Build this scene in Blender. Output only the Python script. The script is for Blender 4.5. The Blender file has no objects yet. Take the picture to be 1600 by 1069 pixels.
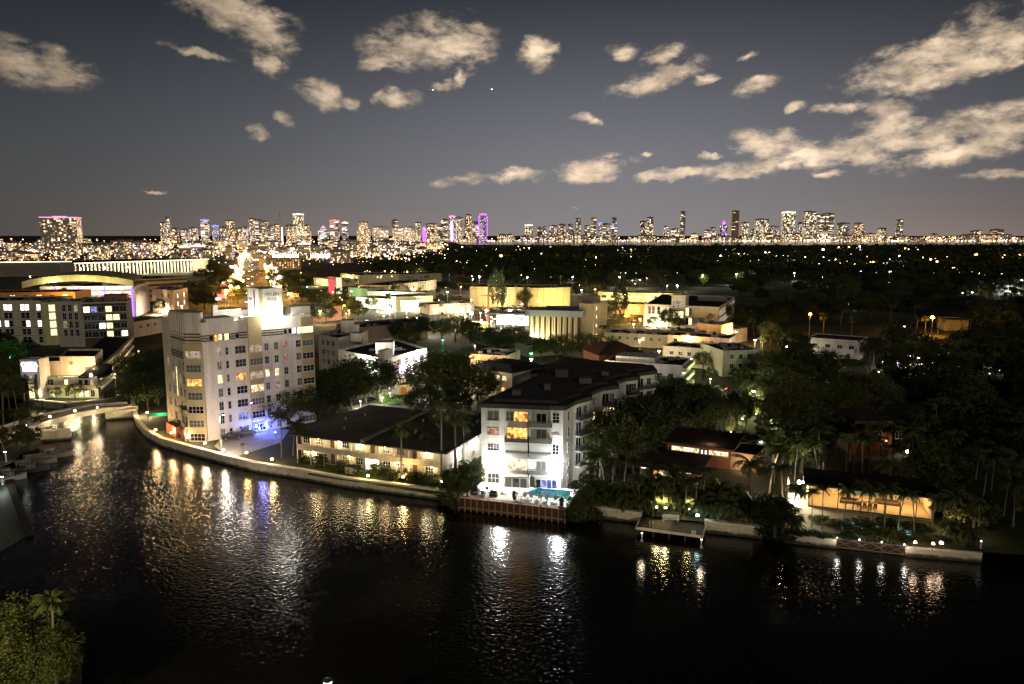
import bpy, math, random
from mathutils import Vector, Matrix
random.seed(7)
S = bpy.context.scene
COL = S.collection
R = math.radians
# ------------------------------------------------------------------ camera model (to turn sizes read in the photo into metres)
F, PITCH, HC = 1164.0, R(8.14), 46.0
CP, SP = math.cos(PITCH), math.sin(PITCH)
G = 1.6                                    # ground level above the water
def ray(x, y):
    r, u = (x-800)/F, (534.5-y)/F
    return Vector((r, CP+SP*u, -SP+CP*u))
def at(x, y, z=G):
    d = ray(x, y); t = (z-HC)/d.z
    return Vector((d.x*t, d.y*t, z))
def atY(x, y, Y):
    d = ray(x, y); t = Y/d.y
    return Vector((d.x*t, Y, HC+d.z*t))
def px(p):
    dy = p.y*CP-(p.z-HC)*SP
    return 800+F*p.x/max(dy, .1)
cam = bpy.data.cameras.new('camera'); co = bpy.data.objects.new('camera', cam); COL.objects.link(co)
co.location = (0, 0, HC); co.rotation_euler = (math.pi/2-PITCH, 0, 0)
cam.sensor_width = 36; cam.lens = F/1600*36; cam.clip_start = .5; cam.clip_end = 200000
S.camera = co
# ------------------------------------------------------------------ materials
def new_mat(name):
    m = bpy.data.materials.new(name); m.use_nodes = True
    n = m.node_tree.nodes; l = m.node_tree.links
    return m, n, l, n['Principled BSDF']
MC = {}
def plain(name, rgb, rough=.7, var=.25, scale=1.5, metal=0, spec=.3, fine=9.0, bump=0, objrand=0):
    if name in MC: return MC[name]
    m, n, l, b = new_mat(name)
    tc = n.new('ShaderNodeTexCoord')
    t1 = n.new('ShaderNodeTexNoise'); t1.inputs['Scale'].default_value = scale; t1.inputs['Detail'].default_value = 5
    t2 = n.new('ShaderNodeTexNoise'); t2.inputs['Scale'].default_value = scale*fine; t2.inputs['Detail'].default_value = 3
    l.new(tc.outputs['Object'], t1.inputs['Vector']); l.new(tc.outputs['Object'], t2.inputs['Vector'])
    a = n.new('ShaderNodeMath'); a.operation = 'ADD'; l.new(t1.outputs['Fac'], a.inputs[0]); l.new(t2.outputs['Fac'], a.inputs[1])
    mr = n.new('ShaderNodeMapRange'); mr.inputs['From Min'].default_value = .65; mr.inputs['From Max'].default_value = 1.35
    mr.inputs['To Min'].default_value = 1-var; mr.inputs['To Max'].default_value = 1+var*.5
    l.new(a.outputs[0], mr.inputs['Value'])
    fac = mr.outputs[0]
    if objrand:
        oi = n.new('ShaderNodeObjectInfo')
        mo = n.new('ShaderNodeMapRange'); mo.inputs['To Min'].default_value = 1-objrand; mo.inputs['To Max'].default_value = 1+objrand
        l.new(oi.outputs['Random'], mo.inputs['Value'])
        mm = n.new('ShaderNodeMath'); mm.operation = 'MULTIPLY'; l.new(fac, mm.inputs[0]); l.new(mo.outputs[0], mm.inputs[1]); fac = mm.outputs[0]
    mx = n.new('ShaderNodeVectorMath'); mx.operation = 'SCALE'; mx.inputs[0].default_value = rgb
    l.new(fac, mx.inputs['Scale']); l.new(mx.outputs[0], b.inputs['Base Color'])
    b.inputs['Roughness'].default_value = rough; b.inputs['Metallic'].default_value = metal; b.inputs['Specular IOR Level'].default_value = spec
    if bump:
        bp = n.new('ShaderNodeBump'); bp.inputs['Strength'].default_value = bump; bp.inputs['Distance'].default_value = .1
        l.new(t2.outputs['Fac'], bp.inputs['Height']); l.new(bp.outputs[0], b.inputs['Normal'])
    MC[name] = m; return m
def wallm(rgb):
    k = 'stucco_%02d%02d%02d' % tuple(int(c*99) for c in rgb)
    if k in MC: return MC[k]
    m = plain(k, rgb, .85, .34, .5, 0, .2, 9); nt = m.node_tree          # rain streaks: noise drawn out down the wall
    t1 = [q for q in nt.nodes if q.type == 'TEX_NOISE'][0]; mp = nt.nodes.new('ShaderNodeMapping'); mp.inputs['Scale'].default_value = (1.6, 1.6, .22)
    tc = [q for q in nt.nodes if q.type == 'TEX_COORD'][0]; nt.links.new(tc.outputs['Object'], mp.inputs['Vector']); nt.links.new(mp.outputs[0], t1.inputs['Vector']); return m
def tidewall(name, rgb):
    m = plain(name, rgb, .85, .4, .7, 0, .2, 9); nt = m.node_tree; b = nt.nodes['Principled BSDF']; src = b.inputs['Base Color'].links[0].from_socket
    tc = [q for q in nt.nodes if q.type == 'TEX_COORD'][0]; sp = nt.nodes.new('ShaderNodeSeparateXYZ'); nt.links.new(tc.outputs['Object'], sp.inputs[0])
    nz = nt.nodes.new('ShaderNodeTexNoise'); nz.inputs['Scale'].default_value = .8; nt.links.new(tc.outputs['Object'], nz.inputs['Vector'])
    ad = nt.nodes.new('ShaderNodeMath'); ad.operation = 'MULTIPLY_ADD'; nt.links.new(nz.outputs['Fac'], ad.inputs[0]); ad.inputs[1].default_value = -.7; nt.links.new(sp.outputs[2], ad.inputs[2])
    mr = nt.nodes.new('ShaderNodeMapRange'); mr.inputs['From Min'].default_value = -.05; mr.inputs['From Max'].default_value = .35; nt.links.new(ad.outputs[0], mr.inputs['Value'])
    mx = nt.nodes.new('ShaderNodeMix'); mx.data_type = 'RGBA'; nt.links.new(mr.outputs[0], mx.inputs['Factor']); mx.inputs['A'].default_value = (.055, .05, .035, 1); nt.links.new(src, mx.inputs['B']); nt.links.new(mx.outputs['Result'], b.inputs['Base Color']); return m
def glow(name, rgb, st, sample=False):
    if name in MC: return MC[name]
    m, n, l, b = new_mat(name); n.remove(b)
    e = n.new('ShaderNodeEmission'); e.inputs[0].default_value = (*rgb, 1); e.inputs[1].default_value = st
    l.new(e.outputs[0], n['Material Output'].inputs[0])
    m.cycles.emission_sampling = 'AUTO' if sample else 'NONE'
    MC[name] = m; return m
def litpane(name, rgb, st, contrast=.8, sc=1.6):
    """a lit room behind glass: curtains, walls and furniture as uneven patches of light"""
    if name in MC: return MC[name]
    m, n, l, b = new_mat(name); n.remove(b)
    tc = n.new('ShaderNodeTexCoord'); oi = n.new('ShaderNodeObjectInfo')
    ad = n.new('ShaderNodeVectorMath'); ad.operation = 'MULTIPLY_ADD'; ad.inputs[1].default_value = (sc, sc, sc*.8)
    l.new(tc.outputs['Object'], ad.inputs[0])
    sc2 = n.new('ShaderNodeVectorMath'); sc2.operation = 'SCALE'; sc2.inputs[0].default_value = (37, 91, 53); l.new(oi.outputs['Random'], sc2.inputs['Scale'])
    l.new(sc2.outputs[0], ad.inputs[2])
    v = n.new('ShaderNodeTexVoronoi'); v.inputs['Scale'].default_value = 1.3; l.new(ad.outputs[0], v.inputs['Vector'])
    no = n.new('ShaderNodeTexNoise'); no.inputs['Scale'].default_value = 1.0; no.inputs['Detail'].default_value = 3; l.new(ad.outputs[0], no.inputs['Vector'])
    sp = n.new('ShaderNodeSeparateColor'); l.new(v.outputs['Color'], sp.inputs[0])
    a = n.new('ShaderNodeMath'); a.operation = 'MULTIPLY'; l.new(sp.outputs[0], a.inputs[0]); l.new(no.outputs['Fac'], a.inputs[1])
    mr = n.new('ShaderNodeMapRange'); mr.inputs['From Min'].default_value = .05; mr.inputs['From Max'].default_value = .45
    mr.inputs['To Min'].default_value = 1-contrast; mr.inputs['To Max'].default_value = 1.25
    l.new(a.outputs[0], mr.inputs['Value'])
    s = n.new('ShaderNodeMath'); s.operation = 'MULTIPLY'; s.inputs[1].default_value = st; l.new(mr.outputs[0], s.inputs[0])
    e = n.new('ShaderNodeEmission'); e.inputs[0].default_value = (*rgb, 1); l.new(s.outputs[0], e.inputs[1])
    l.new(e.outputs[0], n['Material Output'].inputs[0]); m.cycles.emission_sampling = 'NONE'
    MC[name] = m; return m
PANE = {
 'd': plain('dark_glass', (.012, .014, .018), .12, .3, .5, 0, .5),
 'g': plain('grey_glass', (.10, .10, .095), .3, .4, .8, 0, .5),
 'o': litpane('orange_room', (1, .42, .10), 1.5, .85),
 'w': litpane('warm_room', (1, .72, .38), 1.6, .75),
 'y': litpane('yellow_room', (1, .84, .38), 1.5, .35),
 'W': litpane('white_room', (1, .93, .8), 1.8, .5),
 'r': litpane('reddish_room', (.9, .35, .22), .5, .9),
 'm': litpane('dim_room', (1, .75, .5), .35, .8),
 'b': litpane('blue_room', (.35, .4, 1), .6, .8),
 'h': plain('closed_shutter', (.42, .42, .39), .6, .15, 1.0),
}
FRAME = plain('white_window_frame', (.55, .54, .5), .5, .1)
DKMETAL = plain('dark_metal', (.05, .05, .05), .5, .2, 3, .3)
STEEL = plain('grey_steel', (.3, .3, .3), .45, .2, 3, .5)
CONC = tidewall('pale_concrete', (.62, .55, .44))
ROOF = plain('dark_roofing', (.028, .027, .027), .95, .45, .25, 0, .1, 14)
ROOFBROWN = plain('brown_roof_tiles', (.06, .04, .032), .9, .35, .5, 0, .1, 8)
ASPH = plain('asphalt', (.05, .05, .052), .9, .3, .2, 0, .2)
WOOD = plain('brown_deck_boards', (.14, .065, .04), .75, .35, .9, 0, .2)
BARK = plain('bark', (.07, .055, .04), .9, .35, 3, 0, .1)
PALMBARK = plain('palm_bark', (.13, .11, .085), .9, .3, 5, 0, .1)
def leafm(name, rgb):
    if name in MC: return MC[name]
    m, n, l, b = new_mat(name)
    tc = n.new('ShaderNodeTexCoord'); t = n.new('ShaderNodeTexNoise'); t.inputs['Scale'].default_value = .9; t.inputs['Detail'].default_value = 4
    l.new(tc.outputs['Object'], t.inputs['Vector'])
    oi = n.new('ShaderNodeObjectInfo'); a = n.new('ShaderNodeMath'); a.operation = 'MULTIPLY_ADD'
    l.new(oi.outputs['Random'], a.inputs[0]); a.inputs[1].default_value = .5; l.new(t.outputs['Fac'], a.inputs[2])
    mr = n.new('ShaderNodeMapRange'); mr.inputs['From Min'].default_value = .3; mr.inputs['From Max'].default_value = 1.2
    mr.inputs['To Min'].default_value = .6; mr.inputs['To Max'].default_value = 1.5; l.new(a.outputs[0], mr.inputs['Value'])
    s = n.new('ShaderNodeVectorMath'); s.operation = 'SCALE'; s.inputs[0].default_value = rgb; l.new(mr.outputs[0], s.inputs['Scale'])
    l.new(s.outputs[0], b.inputs['Base Color']); b.inputs['Roughness'].default_value = .75; b.inputs['Specular IOR Level'].default_value = .12
    MC[name] = m; return m
LEAF = leafm('dark_leaves', (.030, .042, .015)); LEAF2 = leafm('olive_leaves', (.062, .070, .020)); PLEAF = leafm('palm_leaves', (.052, .062, .020))
HEDGE = leafm('bright_hedge_leaves', (.05, .11, .02))
# ------------------------------------------------------------------ mesh helper
class MB:
    def __init__(s): s.v = []; s.f = []; s.m = []
    def face(s, pts, m=0):
        i = len(s.v); s.v += [tuple(p) for p in pts]; s.f.append(tuple(range(i, i+len(pts)))); s.m.append(m)
    def box(s, x0, x1, y0, y1, z0, z1, m=0):
        i = len(s.v)
        s.v += [(x0,y0,z0),(x1,y0,z0),(x1,y1,z0),(x0,y1,z0),(x0,y0,z1),(x1,y0,z1),(x1,y1,z1),(x0,y1,z1)]
        for q in ((0,3,2,1),(4,5,6,7),(0,1,5,4),(1,2,6,5),(2,3,7,6),(3,0,4,7)): s.f.append(tuple(i+k for k in q)); s.m.append(m)
        return s
    def prism(s, poly, z0, z1, m=0, top=True, bottom=True, mt=None):
        i = len(s.v); n = len(poly)
        s.v += [(p[0], p[1], z0) for p in poly]+[(p[0], p[1], z1) for p in poly]
        for k in range(n):
            j = (k+1) % n; s.f.append((i+k, i+j, i+n+j, i+n+k)); s.m.append(m)
        if top: s.f.append(tuple(i+n+k for k in range(n))); s.m.append(m if mt is None else mt)
        if bottom: s.f.append(tuple(i+k for k in reversed(range(n)))); s.m.append(m)
        return s
    def tube(s, pts, radii, n=7, m=0, cap=True):
        pts = [Vector(p) for p in pts]; i0 = len(s.v)
        for k, p in enumerate(pts):
            d = (pts[min(k+1, len(pts)-1)]-pts[max(k-1, 0)]).normalized()
            a = d.cross(Vector((0, 0, 1)) if abs(d.z) < .9 else Vector((1, 0, 0))).normalized(); b = d.cross(a)
            r = radii[k] if hasattr(radii, '__len__') else radii
            for q in range(n):
                t = 2*math.pi*q/n; s.v.append(tuple(p+a*(r*math.cos(t))+b*(r*math.sin(t))))
        for k in range(len(pts)-1):
            for q in range(n):
                q2 = (q+1) % n; s.f.append((i0+k*n+q, i0+k*n+q2, i0+(k+1)*n+q2, i0+(k+1)*n+q)); s.m.append(m)
        if cap:
            s.f.append(tuple(i0+q for q in range(n))); s.m.append(m)
            s.f.append(tuple(i0+(len(pts)-1)*n+q for q in reversed(range(n)))); s.m.append(m)
        return s
    def lathe(s, prof, cx=0, cy=0, n=14, m=0):
        i0 = len(s.v)
        for r, z in prof:
            for q in range(n):
                t = 2*math.pi*q/n; s.v.append((cx+r*math.cos(t), cy+r*math.sin(t), z))
        for k in range(len(prof)-1):
            for q in range(n):
                q2 = (q+1) % n; s.f.append((i0+k*n+q, i0+k*n+q2, i0+(k+1)*n+q2, i0+(k+1)*n+q)); s.m.append(m)
        return s
    def ball(s, c, r, m=0, n=10, k=6, sz=1):
        return s.lathe([(r*math.sin(math.pi*j/k)+1e-4, c[2]+sz*r*math.cos(math.pi*j/k)) for j in range(k, -1, -1)], c[0], c[1], n, m)
    def mesh(s, name, mats):
        me = bpy.data.meshes.new(name); me.from_pydata(s.v, [], s.f)
        for m in (mats if isinstance(mats, (list, tuple)) else [mats]): me.materials.append(m)
        if len(me.materials) > 1: me.polygons.foreach_set('material_index', s.m)
        me.update(); return me
    def build(s, name, mats, parent=None, loc=(0, 0, 0), rz=0):
        return link(s.mesh(name, mats), name, parent, loc, rz)
def link(me, name, parent=None, loc=(0, 0, 0), rz=0, scale=None):
    o = bpy.data.objects.new(name, me); COL.objects.link(o); o.parent = parent; o.location = loc; o.rotation_euler = (0, 0, rz)
    if scale: o.scale = scale
    return o
def tag(o, label=None, cat=None, group=None, kind=None):
    if label: o['label'] = label
    if cat: o['category'] = cat
    if group: o['group'] = group
    if kind: o['kind'] = kind
    return o
def thing(name, label, cat, loc=(0, 0, 0), rz=0, group=None, scale=None):
    o = link(None, name, None, loc, rz, scale); o.empty_display_size = .2
    return tag(o, label, cat, group)
def kids(o): return [c for c in KID.get(o.name, [])]
KID = {}
def dup(root, loc, rz=0, scale=None):
    """copy of a thing with copies of its parts and sub-parts (mesh data shared)"""
    r = root.copy(); COL.objects.link(r); r.location = loc; r.rotation_euler = (0, 0, rz)
    if scale: r.scale = scale
    for c in root.children:
        k = c.copy(); COL.objects.link(k); k.parent = r
        for d in c.children:
            q = d.copy(); COL.objects.link(q); q.parent = k
    return r
def point(loc, rgb, w, rad=.25, parent=None, name='lamp_light'):
    d = bpy.data.lights.new(name, 'POINT'); d.color = rgb; d.energy = w; d.shadow_soft_size = rad
    o = bpy.data.objects.new(name, d); COL.objects.link(o); o.location = loc; o.parent = parent; return o
def spot(loc, target, rgb, w, angle=90, rad=.2, blend=.6):
    d = bpy.data.lights.new('flood_light', 'SPOT'); d.color = rgb; d.energy = w; d.spot_size = R(angle); d.spot_blend = blend; d.shadow_soft_size = rad
    o = bpy.data.objects.new('flood_light', d); COL.objects.link(o); o.location = loc
    o.rotation_euler = (Vector(target)-Vector(loc)).to_track_quat('-Z', 'Y').to_euler(); return o
WARM, WHITE, ORANGE, YEL, COOL, GREEN, BLUE = (1, .68, .36), (1, .93, .82), (1, .42, .08), (1, .78, .34), (.86, .93, 1), (.1, 1, .35), (.12, .16, 1)
# ------------------------------------------------------------------ world: dim sky, city glow, night clouds
FILL_EL, FILL_AZ = R(14), R(165)           # the added fill light stands behind the camera, a little to its right
w = bpy.data.worlds.new('World'); S.world = w; w.use_nodes = True
N, L = w.node_tree.nodes, w.node_tree.links
bg = N['Background']
def wm(op, a, b=None, c=None, clamp=False):
    n = N.new('ShaderNodeMath'); n.operation = op; n.use_clamp = clamp
    for i, x in enumerate((a, b, c)):
        if x is None: continue
        if isinstance(x, (int, float)): n.inputs[i].default_value = x
        else: L.new(x, n.inputs[i])
    return n.outputs[0]
sky = N.new('ShaderNodeTexSky'); sky.sky_type = 'NISHITA'; sky.sun_disc = False; sky.sun_elevation = FILL_EL; sky.sun_rotation = FILL_AZ
tc = N.new('ShaderNodeTexCoord'); sep = N.new('ShaderNodeSeparateXYZ'); L.new(tc.outputs['Generated'], sep.inputs[0])
az = wm('MULTIPLY', wm('ARCTAN2', sep.outputs[0], sep.outputs[1]), 57.2958)
el = wm('MULTIPLY', wm('ARCSINE', sep.outputs[2]), 57.2958)
# glow of the city: strongest low over the middle of the skyline
def gauss(x, c, s): 
    d = wm('DIVIDE', wm('SUBTRACT', x, c), s); return wm('EXPONENT', wm('MULTIPLY', wm('MULTIPLY', d, d), -1))
gaz = wm('MULTIPLY_ADD', gauss(az, 8, 27), .80, .20)
elp = wm('MAXIMUM', el, 0)
low = wm('EXPONENT', wm('MULTIPLY', elp, -1/5.0))
mid = gauss(elp, 5, 9.5)
def scl(rgb, f):
    n = N.new('ShaderNodeVectorMath'); n.operation = 'SCALE'; n.inputs[0].default_value = rgb; L.new(f, n.inputs['Scale']); return n.outputs[0]
def vadd(a, b):
    n = N.new('ShaderNodeVectorMath'); n.operation = 'ADD'; L.new(a, n.inputs[0]); L.new(b, n.inputs[1]); return n.outputs[0]
glowc = vadd(scl((.098, .082, .074), wm('MULTIPLY', low, gaz)), scl((.082, .084, .100), wm('MULTIPLY', mid, gaz)))
glowc = vadd(glowc, scl((.060, .034, .018), wm('MULTIPLY', wm('EXPONENT', wm('MULTIPLY', elp, -1/2.2)), wm('ADD', gauss(az, 30, 12), wm('MULTIPLY', gauss(az, -16, 16), .6)))))
nis = N.new('ShaderNodeVectorMath'); nis.operation = 'SCALE'; nis.inputs['Scale'].default_value = .0022; L.new(sky.outputs[0], nis.inputs[0])
skyc = vadd(glowc, nis.outputs[0])
hi = N.new('ShaderNodeVectorMath'); hi.operation = 'SCALE'; L.new(skyc, hi.inputs[0])
fade = N.new('ShaderNodeMapRange'); fade.interpolation_type = 'SMOOTHSTEP'; fade.inputs['From Min'].default_value = 17; fade.inputs['From Max'].default_value = 40
fade.inputs['To Min'].default_value = 1; fade.inputs['To Max'].default_value = .25; L.new(el, fade.inputs['Value']); L.new(fade.outputs[0], hi.inputs['Scale'])
skyc = hi.outputs[0]
# clouds: (x, y, half width, half height, tilt) as seen in the photo, kept as bearings and elevations
CL = [(10,92,120,34,-8),(95,105,52,22,-8),(365,18,95,30,-12),(410,48,50,38,-20),(420,100,22,14,-30),(305,82,45,7,-12),
 (672,68,95,36,5),(725,70,45,40,-10),(600,95,40,12,14),(716,118,12,22,0),(498,148,40,20,-12),(548,162,14,12,0),(622,153,32,16,-5),(590,148,14,10,30),(690,132,20,8,0),
 (446,186,16,11,-15),(402,207,14,12,0),(840,82,30,26,25),(975,80,24,13,0),(1040,82,34,12,20),(1030,122,78,17,17),(1105,122,18,8,0),(1180,134,34,14,12),(1168,90,16,6,15),
 (918,188,26,8,-10),(1240,168,18,7,10),(1315,168,40,9,0),(1200,225,58,22,-6),(1300,235,120,20,8),(1230,258,150,13,3),(1395,190,52,36,10),(1420,222,110,22,5),(1560,190,70,28,-4),(1510,236,130,20,10),
 (1460,85,125,32,14),(1540,60,90,42,8),(1400,110,60,26,10),(1500,112,110,18,12),(1570,272,60,7,3),(1290,272,30,6,0),
 (720,280,44,9,8),(805,273,38,10,6),(925,262,66,18,8),(905,280,60,8,0),(1050,272,68,9,6),(1165,272,60,7,6),(1110,245,18,5,0),(1255,244,26,8,0),(955,243,22,6,0),(1010,238,10,4,0),
 (900,325,10,2,0),(240,300,16,2,0)]
azel = N.new('ShaderNodeCombineXYZ'); L.new(az, azel.inputs[0]); L.new(el, azel.inputs[1])
wn = N.new('ShaderNodeTexNoise'); wn.inputs['Scale'].default_value = .8; wn.inputs['Detail'].default_value = 3; L.new(azel.outputs[0], wn.inputs['Vector'])
wv = N.new('ShaderNodeVectorMath'); wv.operation = 'MULTIPLY_ADD'; wv.inputs[1].default_value = (1.6, 1.0, 0); wv.inputs[2].default_value = (-.8, -.5, 0); L.new(wn.outputs['Color'], wv.inputs[0])
pos = N.new('ShaderNodeVectorMath'); pos.operation = 'ADD'; L.new(azel.outputs[0], pos.inputs[0]); L.new(wv.outputs[0], pos.inputs[1])
acc = None
for (x, y, a, b, t) in CL:
    d = ray(x, y).normalized(); A, E = math.degrees(math.atan2(d.x, d.y)), math.degrees(math.asin(d.z))
    k = 57.3/F*(d.y)                              # degrees per photo pixel, near enough
    mp = N.new('ShaderNodeMapping'); mp.vector_type = 'TEXTURE'
    mp.inputs['Location'].default_value = (A, E, 0); mp.inputs['Rotation'].default_value = (0, 0, R(t)); mp.inputs['Scale'].default_value = (a*k, b*k, 1)
    L.new(pos.outputs[0], mp.inputs['Vector'])
    ln = N.new('ShaderNodeVectorMath'); ln.operation = 'LENGTH'; L.new(mp.outputs[0], ln.inputs[0])
    acc = ln.outputs['Value'] if acc is None else wm('SMOOTH_MIN', acc, ln.outputs['Value'], .12)
st = N.new('ShaderNodeVectorMath'); st.operation = 'MULTIPLY'; st.inputs[1].default_value = (1, 1.9, 1); L.new(azel.outputs[0], st.inputs[0])
n1 = N.new('ShaderNodeTexNoise'); n1.inputs['Scale'].default_value = .42; n1.inputs['Detail'].default_value = 8; n1.inputs['Roughness'].default_value = .6; n1.inputs['Distortion'].default_value = .25; L.new(st.outputs[0], n1.inputs['Vector'])
n2 = N.new('ShaderNodeTexNoise'); n2.inputs['Scale'].default_value = .34; n2.inputs['Detail'].default_value = 5; n2.inputs['Roughness'].default_value = .52; n2.inputs['Distortion'].default_value = .15
of = N.new('ShaderNodeVectorMath'); of.operation = 'ADD'; of.inputs[1].default_value = (.25, .8, 4.3); L.new(st.outputs[0], of.inputs[0]); L.new(of.outputs[0], n2.inputs['Vector'])
fld = wm('ADD', wm('MULTIPLY', acc, .62), wm('MULTIPLY', wm('SUBTRACT', n1.outputs['Fac'], .47), 2.6))
n3 = N.new('ShaderNodeTexNoise'); n3.inputs['Scale'].default_value = 1.9; n3.inputs['Detail'].default_value = 6; n3.inputs['Roughness'].default_value = .62; L.new(st.outputs[0], n3.inputs['Vector'])
fld = wm('ADD', fld, wm('MULTIPLY', wm('SUBTRACT', n3.outputs['Fac'], .5), .5))
den = N.new('ShaderNodeMapRange'); den.interpolation_type = 'SMOOTHSTEP'
den.inputs['From Min'].default_value = .95; den.inputs['From Max'].default_value = -.12; L.new(fld, den.inputs['Value'])
far = N.new('ShaderNodeMapRange'); far.inputs['From Min'].default_value = 1.25; far.inputs['From Max'].default_value = .85; L.new(acc, far.inputs['Value'])
dens = wm('MULTIPLY', den.outputs[0], far.outputs[0], clamp=True)
sh = N.new('ShaderNodeMapRange'); sh.inputs['From Min'].default_value = .3; sh.inputs['From Max'].default_value = .7; sh.inputs['To Min'].default_value = .5; sh.inputs['To Max'].default_value = 1.35
L.new(n2.outputs['Fac'], sh.inputs['Value'])
caz = wm('MULTIPLY_ADD', gauss(az, 16, 34), .62, .38)
cloudc = scl((.68, .52, .36), wm('MULTIPLY', sh.outputs[0], caz))
mixc = N.new('ShaderNodeMix'); mixc.data_type = 'RGBA'; L.new(wm('MULTIPLY', dens, .93), mixc.inputs['Factor']); L.new(skyc, mixc.inputs['A']); L.new(cloudc, mixc.inputs['B'])
L.new(mixc.outputs['Result'], bg.inputs['Color']); bg.inputs['Strength'].default_value = 1.0
fill_sun = bpy.data.lights.new('fill_sun', 'SUN'); fill_sun.energy = .36; fill_sun.angle = R(.5); fill_sun.color = (1, .88, .74)  # weak sun added behind the camera to brighten walls facing it
mo = bpy.data.objects.new('fill_sun', fill_sun); COL.objects.link(mo)
md = Vector((math.sin(FILL_AZ)*math.cos(FILL_EL), math.cos(FILL_AZ)*math.cos(FILL_EL), math.sin(FILL_EL)))
mo.rotation_euler = (-md).to_track_quat('-Z', 'Y').to_euler(); mo.location = md*300
S.view_settings.view_transform = 'Standard'; S.view_settings.look = 'None'; S.view_settings.gamma = 1; S.view_settings.exposure = .6
S.render.engine = 'CYCLES'; cy = S.cycles
cy.use_denoising = True; cy.denoiser = 'OPENIMAGEDENOISE'; cy.max_bounces = 5; cy.diffuse_bounces = 2; cy.glossy_bounces = 3; cy.transparent_max_bounces = 8; cy.transmission_bounces = 3
cy.sample_clamp_indirect = 3; cy.sample_clamp_direct = 0; cy.use_light_tree = True; cy.caustics_reflective = False; cy.caustics_refractive = False
# ------------------------------------------------------------------ water, ground
def water_mat():
    m, n, l, b = new_mat('canal_water')
    b.inputs['Base Color'].default_value = (.008, .007, .005, 1); b.inputs['Roughness'].default_value = .13; b.inputs['IOR'].default_value = 1.33; b.inputs['Specular IOR Level'].default_value = .5
    tc = n.new('ShaderNodeTexCoord')
    mp = n.new('ShaderNodeMapping'); mp.inputs['Scale'].default_value = (.8, 1.0, 1); mp.inputs['Rotation'].default_value = (0, 0, R(20)); l.new(tc.outputs['Object'], mp.inputs['Vector'])
    a = n.new('ShaderNodeTexNoise'); a.inputs['Scale'].default_value = 2.1; a.inputs['Detail'].default_value = 2.5; a.inputs['Roughness'].default_value = .5; a.inputs['Distortion'].default_value = .5; l.new(mp.outputs[0], a.inputs['Vector'])
    # breeze: rippled and calmer patches
    c = n.new('ShaderNodeTexNoise'); c.inputs['Scale'].default_value = .022; c.inputs['Detail'].default_value = 3; l.new(tc.outputs['Object'], c.inputs['Vector'])
    mr = n.new('ShaderNodeMapRange'); mr.inputs['From Min'].default_value = .35; mr.inputs['From Max'].default_value = .65; mr.inputs['To Min'].default_value = .3; mr.inputs['To Max'].default_value = 1.0; l.new(c.outputs['Fac'], mr.inputs['Value'])
    bp = n.new('ShaderNodeBump'); bp.inputs['Distance'].default_value = .092; l.new(a.outputs['Fac'], bp.inputs['Height']); l.new(mr.outputs[0], bp.inputs['Strength'])
    l.new(bp.outputs[0], b.inputs['Normal'])
    return m
WATER = water_mat()
mb = MB(); mb.face([(-60000, -400, 0), (60000, -400, 0), (60000, 90000, 0), (-60000, 90000, 0)])
tag(mb.build('water', WATER), kind='structure')
def gmat(name, c1, c2, sc):
    m, n, l, b = new_mat(name)
    tc = n.new('ShaderNodeTexCoord'); t = n.new('ShaderNodeTexNoise'); t.inputs['Scale'].default_value = sc; t.inputs['Detail'].default_value = 8; l.new(tc.outputs['Object'], t.inputs['Vector'])
    cr = n.new('ShaderNodeValToRGB'); cr.color_ramp.elements[0].position = .42; cr.color_ramp.elements[1].position = .58
    cr.color_ramp.elements[0].color = (*c1, 1); cr.color_ramp.elements[1].color = (*c2, 1); l.new(t.outputs['Fac'], cr.inputs[0]); l.new(cr.outputs[0], b.inputs['Base Color'])
    b.inputs['Roughness'].default_value = .95; b.inputs['Specular IOR Level'].default_value = .1
    return m
GROUND = gmat('ground_grass_and_paving', (.035, .042, .018), (.085, .078, .06), .03)
LAWN = gmat('lawn', (.05, .085, .02), (.075, .11, .03), .3)
PAVE = plain('light_paving', (.30, .27, .23), .85, .3, .4, 0, .2)
# seawall foot, left to right, in photo pixels at water level
SHORE = [(205,622),(208,650),(214,668),(228,684),(252,698),(300,712),(345,724),(400,738),(470,749),(540,762),(600,770),(690,782),(718,797),(882,817),(930,808),(1002,819),(1102,832),(1190,842),(1230,848),(1305,857),(1415,869),(1532,879),(1700,893),(2000,915)]
LEFTB = [(205,622),(165,634),(105,640),(45,634),(-60,622)]
shore = [at(x, y, 0) for x, y in SHORE]; leftb = [at(x, y, 0) for x, y in LEFTB]
def landsheet(name, poly, z, mat):
    mb = MB(); mb.face([(p[0], p[1], z) for p in poly]); o = mb.build(name, mat); o.data.flip_normals() if o.data.polygons[0].normal.z < 0 else None
    return tag(o, kind='structure')
land = [tuple(p)[:2] for p in reversed(leftb)]+[tuple(p)[:2] for p in shore[1:]]+[(420, 90),(900, 800),(1600, 2600),(2600, 3600),(1200, 3450),(300, 3350),(-250, 3700),(-400, 5200),(-500, 9000),(-60000, 9000),(-60000, 2000),(-700, 190)]
landsheet('ground', land, G, GROUND)
landsheet('far_shore_ground', [(-60000, 9003), (-3000, 9003),(-420, 6100),(700, 5750),(2200, 5900),(3600, 6300),(9000, 7200),(60000, 9000),(60000, 88000),(-60000, 88000)], G, GROUND)
# near bank under the camera and the bank at the left with the boats
landsheet('near_bank_ground', [(-400, -300), (300, -300), (300, 64), (40, 66), (-42, 67), (-47, 76), (-60, 84), (-400, 90)], 1.2, GROUND)
lb = [at(x, y, 0) for x, y in [(-200,690),(-30,668),(42,672),(62,690),(70,703),(52,712),(34,716),(24,728),(-10,745),(-200,830)]]
landsheet('left_bank_ground', [tuple(p)[:2] for p in lb], 1.0, GROUND)
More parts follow.
